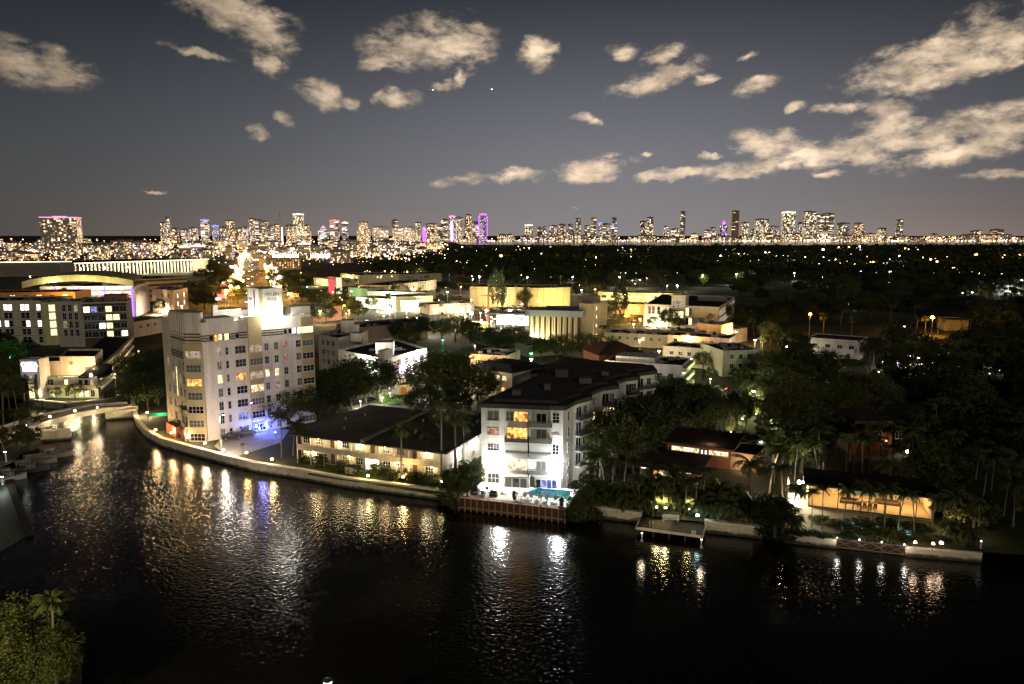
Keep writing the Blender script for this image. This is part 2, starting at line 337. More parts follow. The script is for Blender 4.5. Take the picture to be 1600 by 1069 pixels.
# roads
def strip(name, pts, wd, z, mat):
    mb = MB(); L_, R_ = [], []
    for k, p in enumerate(pts):
        d = (Vector(pts[min(k+1, len(pts)-1)])-Vector(pts[max(k-1, 0)])).normalized(); nrm = Vector((-d.y, d.x))
        L_.append((p[0]+nrm.x*wd/2, p[1]+nrm.y*wd/2, z)); R_.append((p[0]-nrm.x*wd/2, p[1]-nrm.y*wd/2, z))
    for k in range(len(pts)-1): mb.face([R_[k], R_[k+1], L_[k+1], L_[k]])
    return tag(mb.build(name, mat), kind='structure')
def xy(x, y, z=G): p = at(x, y, z); return (p.x, p.y)
strip('avenue_road', [xy(402, 500), xy(400, 470), xy(398, 440), xy(397, 415), xy(396, 398)], 20, G+.006, ASPH)
strip('cross_street_road', [xy(440, 505), xy(600, 502), xy(760, 506), xy(960, 512), xy(1250, 530)], 14, G+.010, ASPH)
strip('side_street_road', [xy(1010, 640), xy(1120, 618), xy(1200, 590), xy(1270, 540)], 9, G+.014, ASPH)
for k, q_ in enumerate(([(480, 742), (500, 722), (690, 745), (690, 775)],)): landsheet('lawn', [xy(*c_) for c_ in q_], G+.026, LAWN)
strip('back_lane_road', [xy(560, 640), xy(610, 625), xy(700, 628), xy(790, 600)], 8, G+.018, PAVE)
# ------------------------------------------------------------------ trees
def rnd(a, b): return random.uniform(a, b)
def leaf_quad(mb, p, s, up=.0, m=0):
    a = Vector((rnd(-1, 1), rnd(-1, 1), rnd(-.6, .6))).normalized(); n = Vector((rnd(-1, 1), rnd(-1, 1), rnd(-.2, 1)+up)); b = a.cross(n).normalized()
    mb.face([p-a*s, p-b*s*.55, p+a*s, p+b*s*.55], m)
def broadleaf_meshes(seed, h, r, nb, per, ls, flat=.6):
    """crown of leaf clumps carried on limbs, tapered trunk that forks"""
    random.seed(seed); cr = MB(); tr = MB()
    th = h*.36
    tr.tube([(0, 0, -.3), (rnd(-.1, .1), rnd(-.1, .1), th*.5), (rnd(-.2, .2), rnd(-.2, .2), th)], [.028*h+.06, .022*h+.05, .018*h+.05], 8)
    cz = h*.64; rz = h*.38
    for k in range(6):
        t = k/6*6.28+rnd(-.3, .3); q = rnd(.45, .75)
        tr.tube([(0, 0, th*.9), (math.cos(t)*r*q*.5, math.sin(t)*r*q*.5, th+(cz-th)*.6), (math.cos(t)*r*q, math.sin(t)*r*q, cz+rnd(-.1, .3)*rz)], [.014*h+.04, .010*h+.03, .03], 5)
    for k in range(nb):
        t = rnd(0, 6.283); c = rnd(-.75, 1); rr = math.sqrt(max(0, 1-c*c)); f = rnd(.62, 1.0)**.7*rnd(.86, 1.1)
        ce = Vector((math.cos(t)*rr*r*f, math.sin(t)*rr*r*f, cz+c*rz*f)); br = r*rnd(.17, .30)
        for q in range(per):
            d = Vector((random.gauss(0, 1), random.gauss(0, 1), random.gauss(0, .75))).normalized()*br*(rnd(.3, 1)**.5)
            leaf_quad(cr, ce+d, ls*rnd(.7, 1.3), .3)
    return cr, tr
def palm_meshes(seed, h, nf=17, fl=3.0, lean=.6, fan=False):
    random.seed(seed); cr = MB(); tr = MB()
    lx, ly = rnd(-lean, lean), rnd(-lean, lean)
    pts = [Vector((lx*(t**1.8), ly*(t**1.8), -.2+(h+.2)*t)) for t in (0, .1, .3, .55, .8, 1)]
    tr.tube(pts, [.26, .19, .16, .14, .13, .15], 8)
    top = pts[-1]
    for k in range(nf):
        t = k*2.399+rnd(-.2, .2); e = rnd(-.15, 1.15) if not fan else rnd(-.7, 1.3)
        d = Vector((math.cos(t), math.sin(t), 0)); Lf = fl*rnd(.8, 1.1); n = 9 if not fan else 6; prev = top; ang = e
        side = Vector((-d.y, d.x, 0)); spine = [top]
        for j in range(n):
            ang -= (1.75 if not fan else 1.1)/n*(.4+j/n*1.2); prev = prev+(d*math.cos(ang)+Vector((0, 0, math.sin(ang))))*Lf/n; spine.append(prev)
        cr.tube(spine, [.05]+[.03]*(n-1)+[.012], 3, 0, False)
        if not fan:
            for j in range(1, n+1):
                for f in (0, .5):
                    p = spine[j-1].lerp(spine[j], f); u = (j-1+f)/n; ll = Lf*.30*(math.sin(math.pi*min(1, u*.85+.16))**.7)
                    ax = (spine[j]-spine[j-1]).normalized()
                    for s in (-1, 1):
                        q = (side*s+ax*.55+Vector((0, 0, -.55+rnd(-.2, .1)))).normalized()*ll*rnd(.85, 1.1); wv = ax*.085
                        cr.face([p-wv, p+wv, p+q+wv*.2, p+q-wv*.2])
        else:
            p = spine[-2]; ax = (spine[-1]-spine[-3]).normalized()
            for s in range(-5, 6):
                q = (ax*math.cos(s*.3)+side*math.sin(s*.3)+Vector((0, 0, -.1*abs(s)*.4))).normalized()*Lf*.5*rnd(.85, 1.1); sd = side*.05
                cr.face([p-sd, p+sd, p+q+sd*.3, p+q-sd*.3])
    return cr, tr
TV = {'broad': [], 'palm': [], 'fan': [], 'small': [], 'bush': [], 'areca': []}
def mk(kind, cm, tm, crm, trm): TV[kind].append((cm.mesh('crown', crm), tm.mesh('trunk', trm)))
for i, (h, r) in enumerate([(10, 5.2), (9, 5.6), (11, 4.8), (10, 6.0), (8.5, 4.6)]): mk('broad', *broadleaf_meshes(20+i, h, r, 85, 72, .215), LEAF if i % 3 else LEAF2, BARK)
for i in range(3): mk('small', *broadleaf_meshes(50+i, 5, 2.2, 40, 60, .14), [LEAF2, LEAF, LEAF2][i], BARK)
for i, (h, fl) in enumerate([(9, 3.3), (11, 3.4), (7, 3.0), (10, 3.6)]): mk('palm', *palm_meshes(70+i, h, 19, fl, 1.3), PLEAF, PALMBARK)
for i, h in enumerate([11, 9]): mk('fan', *palm_meshes(80+i, h, 46, 2.1, .5, True), PLEAF, PALMBARK)
def areca_meshes(seed):
    cr, tr = MB(), MB()
    for k in range(5):
        c, t = palm_meshes(seed+k, 1.2+.7*k*.5, 9, 2.6, .5); ox, oy = rnd(-.7, .7), rnd(-.7, .7)
        for a, b in ((cr, c), (tr, t)):
            i = len(a.v); a.v += [(x+ox, y+oy, z) for x, y, z in b.v]; a.f += [tuple(q+i for q in f) for f in b.f]; a.m += b.m
    return cr, tr
for i in range(2): mk('areca', *areca_meshes(120+10*i), PLEAF, PALMBARK)
def bush_meshes(seed):
    random.seed(seed); cr = MB(); tr = MB()
    for k in range(5): tr.tube([(0, 0, -.1), (rnd(-.6, .6), rnd(-.6, .6), rnd(.7, 1.3))], [.05, .02], 5)
    for k in range(26):
        t = rnd(0, 6.28); q = rnd(0, 1)**.5; ce = Vector((math.cos(t)*q*.8, math.sin(t)*q*.8, .25+rnd(0, 1.0)*(1-q*.55)))
        for j in range(34):
            leaf_quad(cr, ce+Vector((random.gauss(0, .17), random.gauss(0, .17), random.gauss(0, .15))), .10*rnd(.7, 1.4), .3)
    return cr, tr
for i in range(3): mk('bush', *bush_meshes(90+i), [LEAF, LEAF2, LEAF][i], BARK)
BASEH = {'broad': [10, 9, 11, 10, 8.5], 'palm': [11, 13, 9, 12], 'fan': [12, 10], 'small': [5, 5, 5], 'bush': [1.5]*3, 'areca': [4.6, 4.6]}
NAMES = {'broad': 'broadleaf_tree', 'palm': 'palm_tree', 'fan': 'fan_palm', 'small': 'small_tree', 'bush': 'bush', 'areca': 'areca_palm'}
TREES = []                                  # (object, kind) that still want a label
def tree(kind, x, y, h=None, label=None, z=G, wide=1.0, v=None, group=None, rz=None):
    v = random.randrange(len(TV[kind])) if v is None else v
    cm, tm = TV[kind][v]; s = 1 if h is None else h/BASEH[kind][v]
    o = thing(NAMES[kind], label, 'bush' if kind == 'bush' else ('palm tree' if kind in ('palm', 'fan', 'areca') else 'tree'), (x, y, z), rnd(0, 6.28) if rz is None else rz, group, (s*wide, s*wide, s))
    link(cm, 'crown', o)
    if kind != 'bush': link(tm, 'trunk', o)
    else: link(tm, 'stem', o)
    if label is None: TREES.append((o, kind))
    return o
def treep(kind, x, y, h=None, label=None, **k):
    p = at(x, y, k.get('z', G)); return tree(kind, p.x, p.y, h, label, **k)
# ------------------------------------------------------------------ lamps
LAMPS = []
def lamp_meshes(h, head, col, hr, arm):
    p = MB().tube([(0, 0, 0), (0, 0, h)], [.10, .06], 8)
    p.lathe([(.2, 0), (.2, .12), (.11, .35)], n=8)
    if arm: p.tube([(0, 0, h), (arm*.5, 0, h+.25), (arm, 0, h+.2)], .05, 6)
    c = MB().lathe([(.02, h+.42), (hr*.9, h+.30), (hr*1.05, h+.12), (hr*.95, h+.06)], arm, 0, 10)
    g = MB().ball((arm, 0, h+.02), hr*.9, 0, 10, 6, .7)
    return p, c, g
LM = {}
def street_lamp(x, y, z0, h, rgb, watt, label=None, st=14, hr=.35, arm=0, rz=0, cat='street lamp', name='street_lamp', group=None, drop=.8, cut=0):
    key = (round(h, 1), rgb, st, hr, arm)
    if key not in LM:
        p, c, g = lamp_meshes(h, 0, rgb, hr, arm)
        LM[key] = (p.mesh('pole', STEEL), c.mesh('lamp_cap', DKMETAL), g.mesh('lamp_globe', glow('lamp_%d_%d_%d_%d' % (rgb[0]*99, rgb[1]*99, rgb[2]*99, st), rgb, st)))
    o = thing(name, label, cat, (x, y, z0), rz, group)
    a, b, c = LM[key]; link(a, 'pole', o); link(b, 'lamp_cap', o); link(c, 'lamp_globe', o)
    if watt: point((arm, 0, h-hr*.7-drop), rgb, watt, .3, o)
    if label is None: LAMPS.append((o, rgb))
    return o
def lampx(x, y, zh, rgb, watt, label=None, **k):
    """lamp whose globe is seen at photo pixel (x, y), zh metres above the water"""
    p = at(x, y, zh); return street_lamp(p.x, p.y, k.pop('z0', G), zh-k.get('zb', G), rgb, watt, label, **{q: v for q, v in k.items() if q != 'zb'})
def garden_light(x, y, rgb, watt, label, z=G, st=20, r=.16, up=.5):
    """low spike light: stake, bowl and bulb"""
    p = at(x, y, z+1.0); o = thing('garden_light', label, 'garden light', (p.x, p.y, z))
    MB().tube([(0, 0, 0), (0, 0, .85)], .04, 6).build('stake', DKMETAL, o)
    MB().lathe([(.05, .76), (r*1.1, .86), (r*1.2, 1.0)], n=10).build('shade', DKMETAL, o)
    MB().ball((0, 0, 1.02), r, 0, 10, 6).build('bulb', glow('bulb_%d_%d_%d_%d' % (rgb[0]*99, rgb[1]*99, rgb[2]*99, st), rgb, st), o)
    if watt: point((0, 0, 1.02+up), rgb, watt, .34, o)
    return o
def wall_flood(p, nrm, rgb, watt, label, st=25, r=.35, parent=None, off=.9, down=0, name='wall_light'):
    """floodlight on a bracket: plate, hood, bright lens"""
    a = math.atan2(nrm[1], nrm[0]); o = thing(name, label, 'wall light', (p[0], p[1], p[2]), a)
    MB().box(0, .06, -.15, .15, -.2, .2).build('wall_plate', STEEL, o)
    MB().box(.06, .5, -r, r, r*.55, r*.55+.06).build('hood', STEEL, o)
    MB().ball((.3, 0, 0), r, 0, 10, 6, .6).build('lens', glow('flood_%d_%d_%d_%d' % (rgb[0]*99, rgb[1]*99, rgb[2]*99, st), rgb, st), o)
    if watt: point((off+r, 0, -down), rgb, watt, max(.25, r*1.3) if watt > 1200 else .25, o)
    return o
# ------------------------------------------------------------------ buildings
WMC = {}
def win_mesh(w, h, frame, nx, nz, pane, depth=.07):
    key = (round(w, 1), round(h, 1), frame.name, nx, nz, pane)
    if key in WMC: return WMC[key]
    w, h = key[0], key[1]; f = .07 if w > .9 else .05
    m = MB(); m.box(-w/2-f, w/2+f, -depth, 0, -h/2-f, -h/2); m.box(-w/2-f, w/2+f, -depth, 0, h/2, h/2+f)
    m.box(-w/2-f, -w/2, -depth, 0, -h/2, h/2); m.box(w/2, w/2+f, -depth, 0, -h/2, h/2)
    for i in range(1, nx): x = -w/2+w*i/nx; m.box(x-.03, x+.03, -depth+.005, 0, -h/2, h/2)
    for i in range(1, nz): z = -h/2+h*i/nz; m.box(-w/2, w/2, -depth+.01, 0, z-.025, z+.025)
    m.box(-w/2-f-.05, w/2+f+.05, -depth-.08, 0, -h/2-f-.08, -h/2-f-.002)
    g = MB(); g.face([(-w/2, -.025, -h/2), (w/2, -.025, -h/2), (w/2, -.025, h/2), (-w/2, -.025, h/2)])
    WMC[key] = (m.mesh('window', frame), g.mesh('pane', PANE[pane])); return WMC[key]
ALLB = []
class Bldg:
    """poly: footprint corners, counter-clockwise, world xy; z0..z1 walls; face i runs from corner i to i+1, outward normal to its right"""
    def __init__(s, name, label, cat, poly, z1, z0=G, wall=(.5, .47, .42), roof=None, parapet=.5, group=None, cornice=0, wmat=None):
        s.poly = [Vector((p[0], p[1])) for p in poly]
        ar = sum(s.poly[i].x*s.poly[(i+1) % len(poly)].y-s.poly[(i+1) % len(poly)].x*s.poly[i].y for i in range(len(poly)))
        if ar < 0: s.poly.reverse()
        c = sum(s.poly, Vector((0, 0)))/len(poly); s.c = c; s.z0, s.z1 = z0, z1; ALLB.append(s)
        s.o = thing(name, label, cat, (c.x, c.y, z0), 0, group)
        s.loc = Vector((c.x, c.y, z0))
        s.wm = wmat or wallm(wall); P = [(p-c) for p in s.poly]
        m = MB(); m.prism([tuple(p) for p in P], -.3, z1-z0, 0, top=False, bottom=False)
        n = len(P)
        if parapet:                                  # parapet with inner face and cap
            Q = s.inset(P, .25)
            for k in range(n):
                j = (k+1) % n; t = z1-z0
                m.face([(*P[k], t), (*P[j], t), (*Q[j], t), (*Q[k], t)]); m.face([(*Q[k], t), (*Q[j], t), (*Q[j], t-parapet), (*Q[k], t-parapet)])
        else: Q = P
        if cornice:
            O = s.inset(P, -cornice)
            for za, zb in ((z1-z0-.35, z1-z0-.02),):
                for k in range(n):
                    j = (k+1) % n; m.face([(*O[k], za), (*O[j], za), (*O[j], zb), (*O[k], zb)]); m.face([(*O[k], zb), (*O[j], zb), (*P[j], zb), (*P[k], zb)]); m.face([(*P[k], za), (*P[j], za), (*O[j], za), (*O[k], za)])
        m.build('wall', s.wm, s.o)
        m = MB(); m.prism([tuple(p) for p in Q], z1-z0-parapet-.12, z1-z0-(parapet if parapet else -.03), 0, bottom=False); s.roof = m.build('roof', roof or ROOF, s.o)
    @staticmethod
    def inset(P, d):
        n = len(P); out = []
        for k in range(n):
            a, b, c = P[k-1], P[k], P[(k+1) % n]; e1 = (b-a).normalized(); e2 = (c-b).normalized()
            n1 = Vector((-e1.y, e1.x)); n2 = Vector((-e2.y, e2.x)); t = n1+n2; t = t/max(.3, t.dot(n1)) if t.length > 1e-6 else n1
            out.append(b+t*d)
        return out
    def nearest(s, x, y):
        """face seen at this pixel: nearest front-facing hit"""
        best = None
        for i in range(len(s.poly)):
            r = s.hit(i, x, y)
            if r and r[0] > -.01 and r[0] < r[3]+.01 and (best is None or r[2] < best[1][2]): best = (i, r)
        return best
    def hit(s, i, x, y):
        A, B = s.poly[i], s.poly[(i+1) % len(s.poly)]; e = (B-A); Lh = e.length; e = e/Lh; nrm = Vector((e.y, -e.x)); d = ray(x, y)
        den = nrm.x*d.x+nrm.y*d.y
        if den > -1e-4: return None
        t = (nrm.x*A.x+nrm.y*A.y)/den
        if t <= 0: return None
        return ((d.x*t-A.x)*e.x+(d.y*t-A.y)*e.y, HC+d.z*t, t, Lh)
    def frame(s, i):
        A, B = s.poly[i], s.poly[(i+1) % len(s.poly)]; e = (B-A).normalized(); return A, e, math.atan2(e.y, e.x), (B-A).length
    def put(s, i, u, z):
        A, e, a, l = s.frame(i); p = A+e*u; return (p.x-s.loc.x, p.y-s.loc.y, z-s.loc.z), a
    def win(s, i, u, z, w, h, pane='d', nx=2, nz=2, frame=None, off=0):
        loc, a = s.put(i, u, z); loc = (loc[0]+math.sin(a)*off, loc[1]-math.cos(a)*off, loc[2]); fm, pm = win_mesh(w, h, frame or FRAME, nx, nz, pane)
        o = link(fm, 'window', s.o, loc, a); link(pm, 'pane', o)
        return o
    def grid(s, i, us, zs, w, h, panes='d', nx=2, nz=2, frame=None):
        for z in zs:
            for u in us: s.win(i, u, z, w, h, random.choice(panes), nx, nz, frame)
    def part(s, name, mb, mats, i=None, u=0, z=None):
        """a mesh in face coordinates: x along the face, -y outward, z up"""
        if i is None: return mb.build(name, mats, s.o)
        loc, a = s.put(i, u, s.z0 if z is None else z); return mb.build(name, mats, s.o, loc, a)
    def roofbox(s, name, x, y, wd, dp, h, mat=None, z=None, rot=None):
        """box on the roof whose front-left foot is seen at pixel (x, y)"""
        zr = s.z1-.5 if z is None else z; p = at(x, y, zr); a = s.frame(0)[2] if rot is None else rot
        m = MB().box(0, wd, 0, dp, 0, h); m.box(-.08, wd+.08, -.08, dp+.08, h, h+.12)
        return m.build(name, mat or s.wm, s.o, (p.x-s.loc.x, p.y-s.loc.y, zr-s.loc.z), a)
def rect(xa, ya, xb, yb, z, depth, skew=0):
    A, B = at(xa, ya, z), at(xb, yb, z); A, B = Vector((A.x, A.y)), Vector((B.x, B.y)); e = (B-A).normalized(); n = Vector((-e.y, e.x))
    n = Vector((n.x*math.cos(skew)-n.y*math.sin(skew), n.x*math.sin(skew)+n.y*math.cos(skew)))
    return [A, B, B+n*depth, A+n*depth]
# ------------------------------------------------------------------ the deco hotel on the point
e = Vector((.735, .678)).normalized(); n = Vector((-e.y, e.x))
M_ = at(311, 690); cc = 2.4; C0 = Vector((M_.x, M_.y))-(e+n)*cc/2
HL, HD, HZ = 28.2, 16.8, 27.6
H = Bldg('deco_hotel', 'cream eight storey deco hotel with floodlit roof tower beside the seawall', 'hotel',
         [C0+e*cc, C0+e*HL, C0+e*HL+n*HD, C0+n*HD, C0+n*cc], HZ, wall=(.66, .61, .53), parapet=.7)
SPAN = plain('ochre_spandrel', (.44, .36, .20), .85, .2, .5); BRICKRED = plain('red_brown_band', (.16, .07, .05), .85, .3, .8); DBAND = plain('dark_brown_band', (.06, .04, .03), .8, .2, 1)
Lf = H.frame(0)[3]
def ux(i, x, y=560): return H.hit(i, x, y)[0]
z1 = H.hit(0, 342, 549)[1]; rows = [z1-3.02*k for k in range(8)]; attic = H.hit(0, 376, 524)[1]
b0, b1 = ux(0, 388.5), ux(0, 409.5)
def bay(i, u0, u1, za, zb, pr, name='bay'):
    m = MB().box(u0, u1, -pr, 0, za, zb); m.box(u0-.06, u1+.06, -pr-.06, 0, zb, zb+.2); return H.part(name, m, SPAN, i, 0, 0)
bay(0, b0, b1, G+3, HZ+.4, .45); bay(0, Lf-2.9, Lf+.35, G+3, HZ-.8, .4); Lc = H.frame(4)[3]
bay(4, -.35, Lc+.35, G, attic-1.2, .4, 'corner_bay')
hp = 'ddddgmw'
lit = {(376, 4): 'd', (342, 2): 'y', (376, 2): 'o', (417, 2): 'w', (432, 2): 'w', (446.5, 0): 'r', (446.5, 1): 'r', (432, 3): 'm', (468, 1): 'g', (468, 0): 'd', (342, 0): 'm'}
for x, wd, ht in ((342, .95, 1.75), (355, .55, 1.6), (376, 2.3, 1.65), (417, .95, 1.6), (432, .95, 1.6), (446.5, .95, 1.6), (468, 1.5, 1.6)):
    for k, z in enumerate(rows):
        pn = lit.get((x, k), 'b' if x == 376 and k > 4 else ('d' if (int(x)+k) % 3 else 'g'))
        H.win(0, ux(0, x), z-.1, wd, ht, pn, 3 if wd > 2 else (2 if wd > .8 else 1), 2)
for k, z in enumerate(rows):
    H.win(0, (b0+b1)/2, z-.1, 2.9, 1.5, 'mgmwgdd'[k] if k < 7 else 'd', 4, 2, off=.45)
    if k < 7: H.win(0, Lf-1.3, z-.1, 2.7, 1.3, 'gdddggg'[k], 3, 2, off=.4)
    if k < 8: H.win(4, Lc/2, z-.3, Lc-.2, 1.5, 'mgogdgdd'[k], 4, 2, off=.4)
for k, z in enumerate(rows):                      # the short face over the water
    for u in (HD-cc-1.9, HD-cc-4.2, 6.0, 3.0):
        if k > 0: H.win(3, u, z-.1, 1.0, 1.8, 'd' if (k+int(u)) % 4 else 'm', 2, 2)
H.win(3, HD-cc-6.4, rows[2]-1, .5, 6.5, 'y', 1, 4)
# attic storey: dark bands, a few lit windows, red brown panels at the corner
m = MB()
for dz in (.55, 0, -.55): m.box(0, b0-.1, -.08, 0, attic+dz-.13, attic+dz+.13); m.box(b1+.1, Lf-3, -.08, 0, attic+dz-.13, attic+dz+.13)
H.part('attic_bands', m, DBAND, 0, 0, 0)
for x, pn in ((338, 'o'), (343, 'w'), (353.5, 'y'), (459, 'W'), (467, 'W')): H.win(0, ux(0, x, 522), attic-.05, .95, 1.35, pn, 1, 1, off=.09)
H.win(0, Lf-1.3, attic, 2.9, 1.4, 'y', 3, 1, off=.4)
for k in range(7): H.win(0, b1+1.2+k*1.15 if k > 3 else 2.2+k*1.9, attic-.05, .8, 1.1, 'd' if k != 1 else 'g', 1, 1, off=.085)
m = MB(); Ls = H.frame(3)[3]
for dz in (1.0, .35, -.35, -3.2, -3.75, -4.3): m.box(Ls-9, Ls+.02, -.1, 0, attic+dz-.16, attic+dz+.16)
H.part('corner_bands', m, BRICKRED, 3, 0, 0)
m = MB()
for dz in (1.0, .35, -.35): m.box(-.05, Lc+.05, -.1, 0, attic+dz-.16, attic+dz+.16)
H.part('corner_bands', m, BRICKRED, 4, 0, 0)
m = MB()                                           # raised crown with pilasters over the waterfront corner
P3, P4, P0 = H.poly[3]-H.c, H.poly[4]-H.c, H.poly[0]-H.c; zt = HZ-G
crown = [P4+n*9, P4+n*.2, P0-n*.02+e*.2, P0+e*1.4+n*2, P0+e*1.4+n*9]
m.prism([tuple(p) for p in crown], zt-.05, zt+1.9); m.prism([tuple(p) for p in Bldg.inset(crown, -.18)], zt+1.92, zt+2.15)
for k in range(7):
    p = P4+n*(8.6-k*1.35)-e*.04; m.prism([tuple(p+e*.3), tuple(p-e*.2), tuple(p-e*.2+n*.55), tuple(p+e*.3+n*.55)], zt-3.2, zt+1.75)
d4 = (P0-P4).normalized(); o4 = Vector((d4.y, -d4.x))
for k in range(3):
    p = P4+d4*(.25+k*1.25); m.prism([tuple(p), tuple(p+o4*.25), tuple(p+o4*.25+d4*.5), tuple(p+d4*.5)], zt-2.2, zt+1.75)
H.part('corner_crown', m, H.wm)
m = MB(); m.prism([tuple(p) for p in (P0+e*1.45-n*.02, P0+e*7.5-n*.02, P0+e*7.5+n*5, P0+e*1.45+n*5)], zt-.02, zt+.75); H.part('raised_parapet', m, H.wm)
WALLW = wallm((.62, .60, .55))
H.roofbox('stair_head', 341, 497, 5.5, 4, 1.8, WALLW, rot=math.atan2(e.y, e.x)); H.roofbox('lift_house', 360, 495, 5.0, 3, 1.3, WALLW, rot=math.atan2(e.y, e.x))
H.roofbox('plant_room', 455, 492, 5.0, 4, 1.7, WALLW, rot=math.atan2(e.y, e.x)); H.roofbox('chimney', 333, 498, 1.2, 1.2, 3.0, H.wm, rot=math.atan2(e.y, e.x))
for x, y in ((362, 503), (367, 502), (376, 501), (381, 501), (440, 498), (449, 497), (453, 497)): H.roofbox('air_handler', x, y, .9, .9, .7, STEEL, rot=math.atan2(e.y, e.x))
# the floodlit tower
T0 = at(409, 501, HZ-.6); tb = HZ-.6; tt = atY(409, 453.5, T0.y).z; tx, tyd = 5.1, 7.0
tw = MB().box(0, tx, 0, tyd, 0, tt-tb); tw.box(-.12, tx+.12, -.12, tyd+.12, tt-tb, tt-tb+.25); tw.box(-.3, .35, -.3, .35, 0, tt-tb+.1, 1)
tw.box(-.06, .0, 3.1, 3.7, 2.2, tt-tb-.1, 2); tw.box(-.06, 0, 1.4, 1.75, 0, 3.6, 2)
TA = math.atan2(e.y, e.x); tl = (T0.x-H.loc.x, T0.y-H.loc.y, tb-H.loc.z)
TW = tw.build('roof_tower', [WALLW, SPAN, DBAND], H.o, tl, TA)
def text(s, size, name, mat, parent, loc, rot, ext=.04, al='CENTER'):
    c = bpy.data.curves.new(name, 'FONT'); c.body = s; c.size = size; c.extrude = ext; c.align_x = al; c.materials.append(mat)
    t = bpy.data.objects.new('type', c); COL.objects.link(t); bpy.context.view_layer.update()
    me = bpy.data.meshes.new_from_object(t.evaluated_get(bpy.context.evaluated_depsgraph_get())); bpy.data.objects.remove(t); me.name = name
    o = link(me, name, parent, loc); o.rotation_euler = rot; return o
LETTER = plain('grey_lettering', (.16, .17, .16), .7, .1)
for s_, zz in (('HELEN', 4.95), ('MAR', 3.85)):
    text(s_, 1.15, 'lettering', LETTER, TW, (tx/2+.1, -.06, zz*(tt-tb)/6.3), (math.pi/2, 0, 0))
text('MAR', .9, 'lettering', LETTER, TW, (-.06, tyd-1.6, 3.9*(tt-tb)/6.3), (math.pi/2, 0, -math.pi/2))
def roof_flood(x, y, z, rgb, w, label, st=20):
    p = Vector((x, y, z)); o = thing('roof_floodlight', label, 'floodlight', (x, y, z), TA)
    MB().box(-.25, .25, -.15, .15, 0, .12).build('base', DKMETAL, o); MB().box(-.3, .3, -.2, .2, .14, .45).build('housing', STEEL, o)
    MB().box(-.26, .26, -.16, .16, .452, .5).build('lens', glow('rooflens', (1, .95, .82), st), o)
    point((0, 0, 1.1), rgb, w, .3, o)
W2 = lambda u, v: (T0.x+e.x*u+n.x*v, T0.y+e.y*u+n.y*v)
for (u, v), lb in (((1.2, -2.0), 'small floodlight at the tower foot, by its lettered face on the left'), ((4.0, -2.0), 'small floodlight at the tower foot, by its lettered face on the right'), ((-2.2, 2), 'small floodlight beside the narrow left face of the roof tower'), ((-2.2, 5), 'small floodlight behind the narrow left face of the roof tower')):
    roof_flood(*W2(u, v), tb+.05, (1, .94, .8), 1050, lb)
roof_flood(*W2(8.2, 2.2), tb+.05, (1, .9, .7), 420, 'small floodlight on the hotel roof right of the tower')
roof_flood(*W2(-5.5, 1.2), tb+.05, (1, .9, .7), 300, 'small floodlight on the hotel roof left of the tower')
# entrance side: striped awning, red porch, green canopy
m = MB()
for k in range(8): m.face([(k*.35, -.05, 3.2), ((k+1)*.35, -.05, 3.2), ((k+1)*.35, -1.2, 2.3), (k*.35, -1.2, 2.3)], k % 2)
H.part('striped_awning', m, [plain('white_canvas', (.6, .58, .52), .8, .1), plain('black_canvas', (.04, .04, .04), .8, .1)], 3, HD-cc-4.5)
H.part('porch', MB().box(0, 6, -1.5, 0, 0, 2.4).box(-.1, 6.1, -1.6, 0, 2.4, 2.55), plain('red_porch', (.28, .08, .05), .8, .2), 3, HD-cc-11)
for zb in (rows[5]-1.35, rows[5]-1.35-3.02):
    m = MB().box(0, 2.2, -.9, 0, zb, zb+.15)
    for k in range(12): m.box(k*.19, k*.19+.05, -.9, -.85, zb+.15, zb+1.05)
    m.box(0, 2.2, -.92, -.83, zb+1.05, zb+1.12); H.part('balcony', m, BRICKRED, 3, HD-cc-5.4, 0)
    H.part('balcony', MB().box(0, 2.2, -.9, 0, zb, zb+.15).box(0, 2.2, -.92, -.85, zb+.15, zb+1.1), BRICKRED, 3, HD-cc-3.0, 0)
gc = at(252, 650, 3.6); GC = thing('canopy', 'green canvas canopy in the garden left of the deco hotel', 'canopy', (gc.x, gc.y, G), .15)
m = MB()
for k in range(8): m.face([(-2.6+k*.65, -1, 2.2), (-2.6+(k+1)*.65, -1, 2.2), (-2.6+(k+1)*.65, 0, 2.75), (-2.6+k*.65, 0, 2.75)]); m.face([(-2.6+k*.65, 0, 2.75), (-2.6+(k+1)*.65, 0, 2.75), (-2.6+(k+1)*.65, 1, 2.2), (-2.6+k*.65, 1, 2.2)])
m.build('cover', plain('green_canvas', (.05, .42, .22), .7, .1), GC)
for x, y in ((-2.5, -.95), (2.5, -.95), (-2.5, .95), (2.5, .95)): MB().tube([(x, y, 0), (x, y, 2.2)], .05, 6).build('post', STEEL, GC)
point((0, -.6, 3.4), (.6, 1, .7), 90, .2, GC)
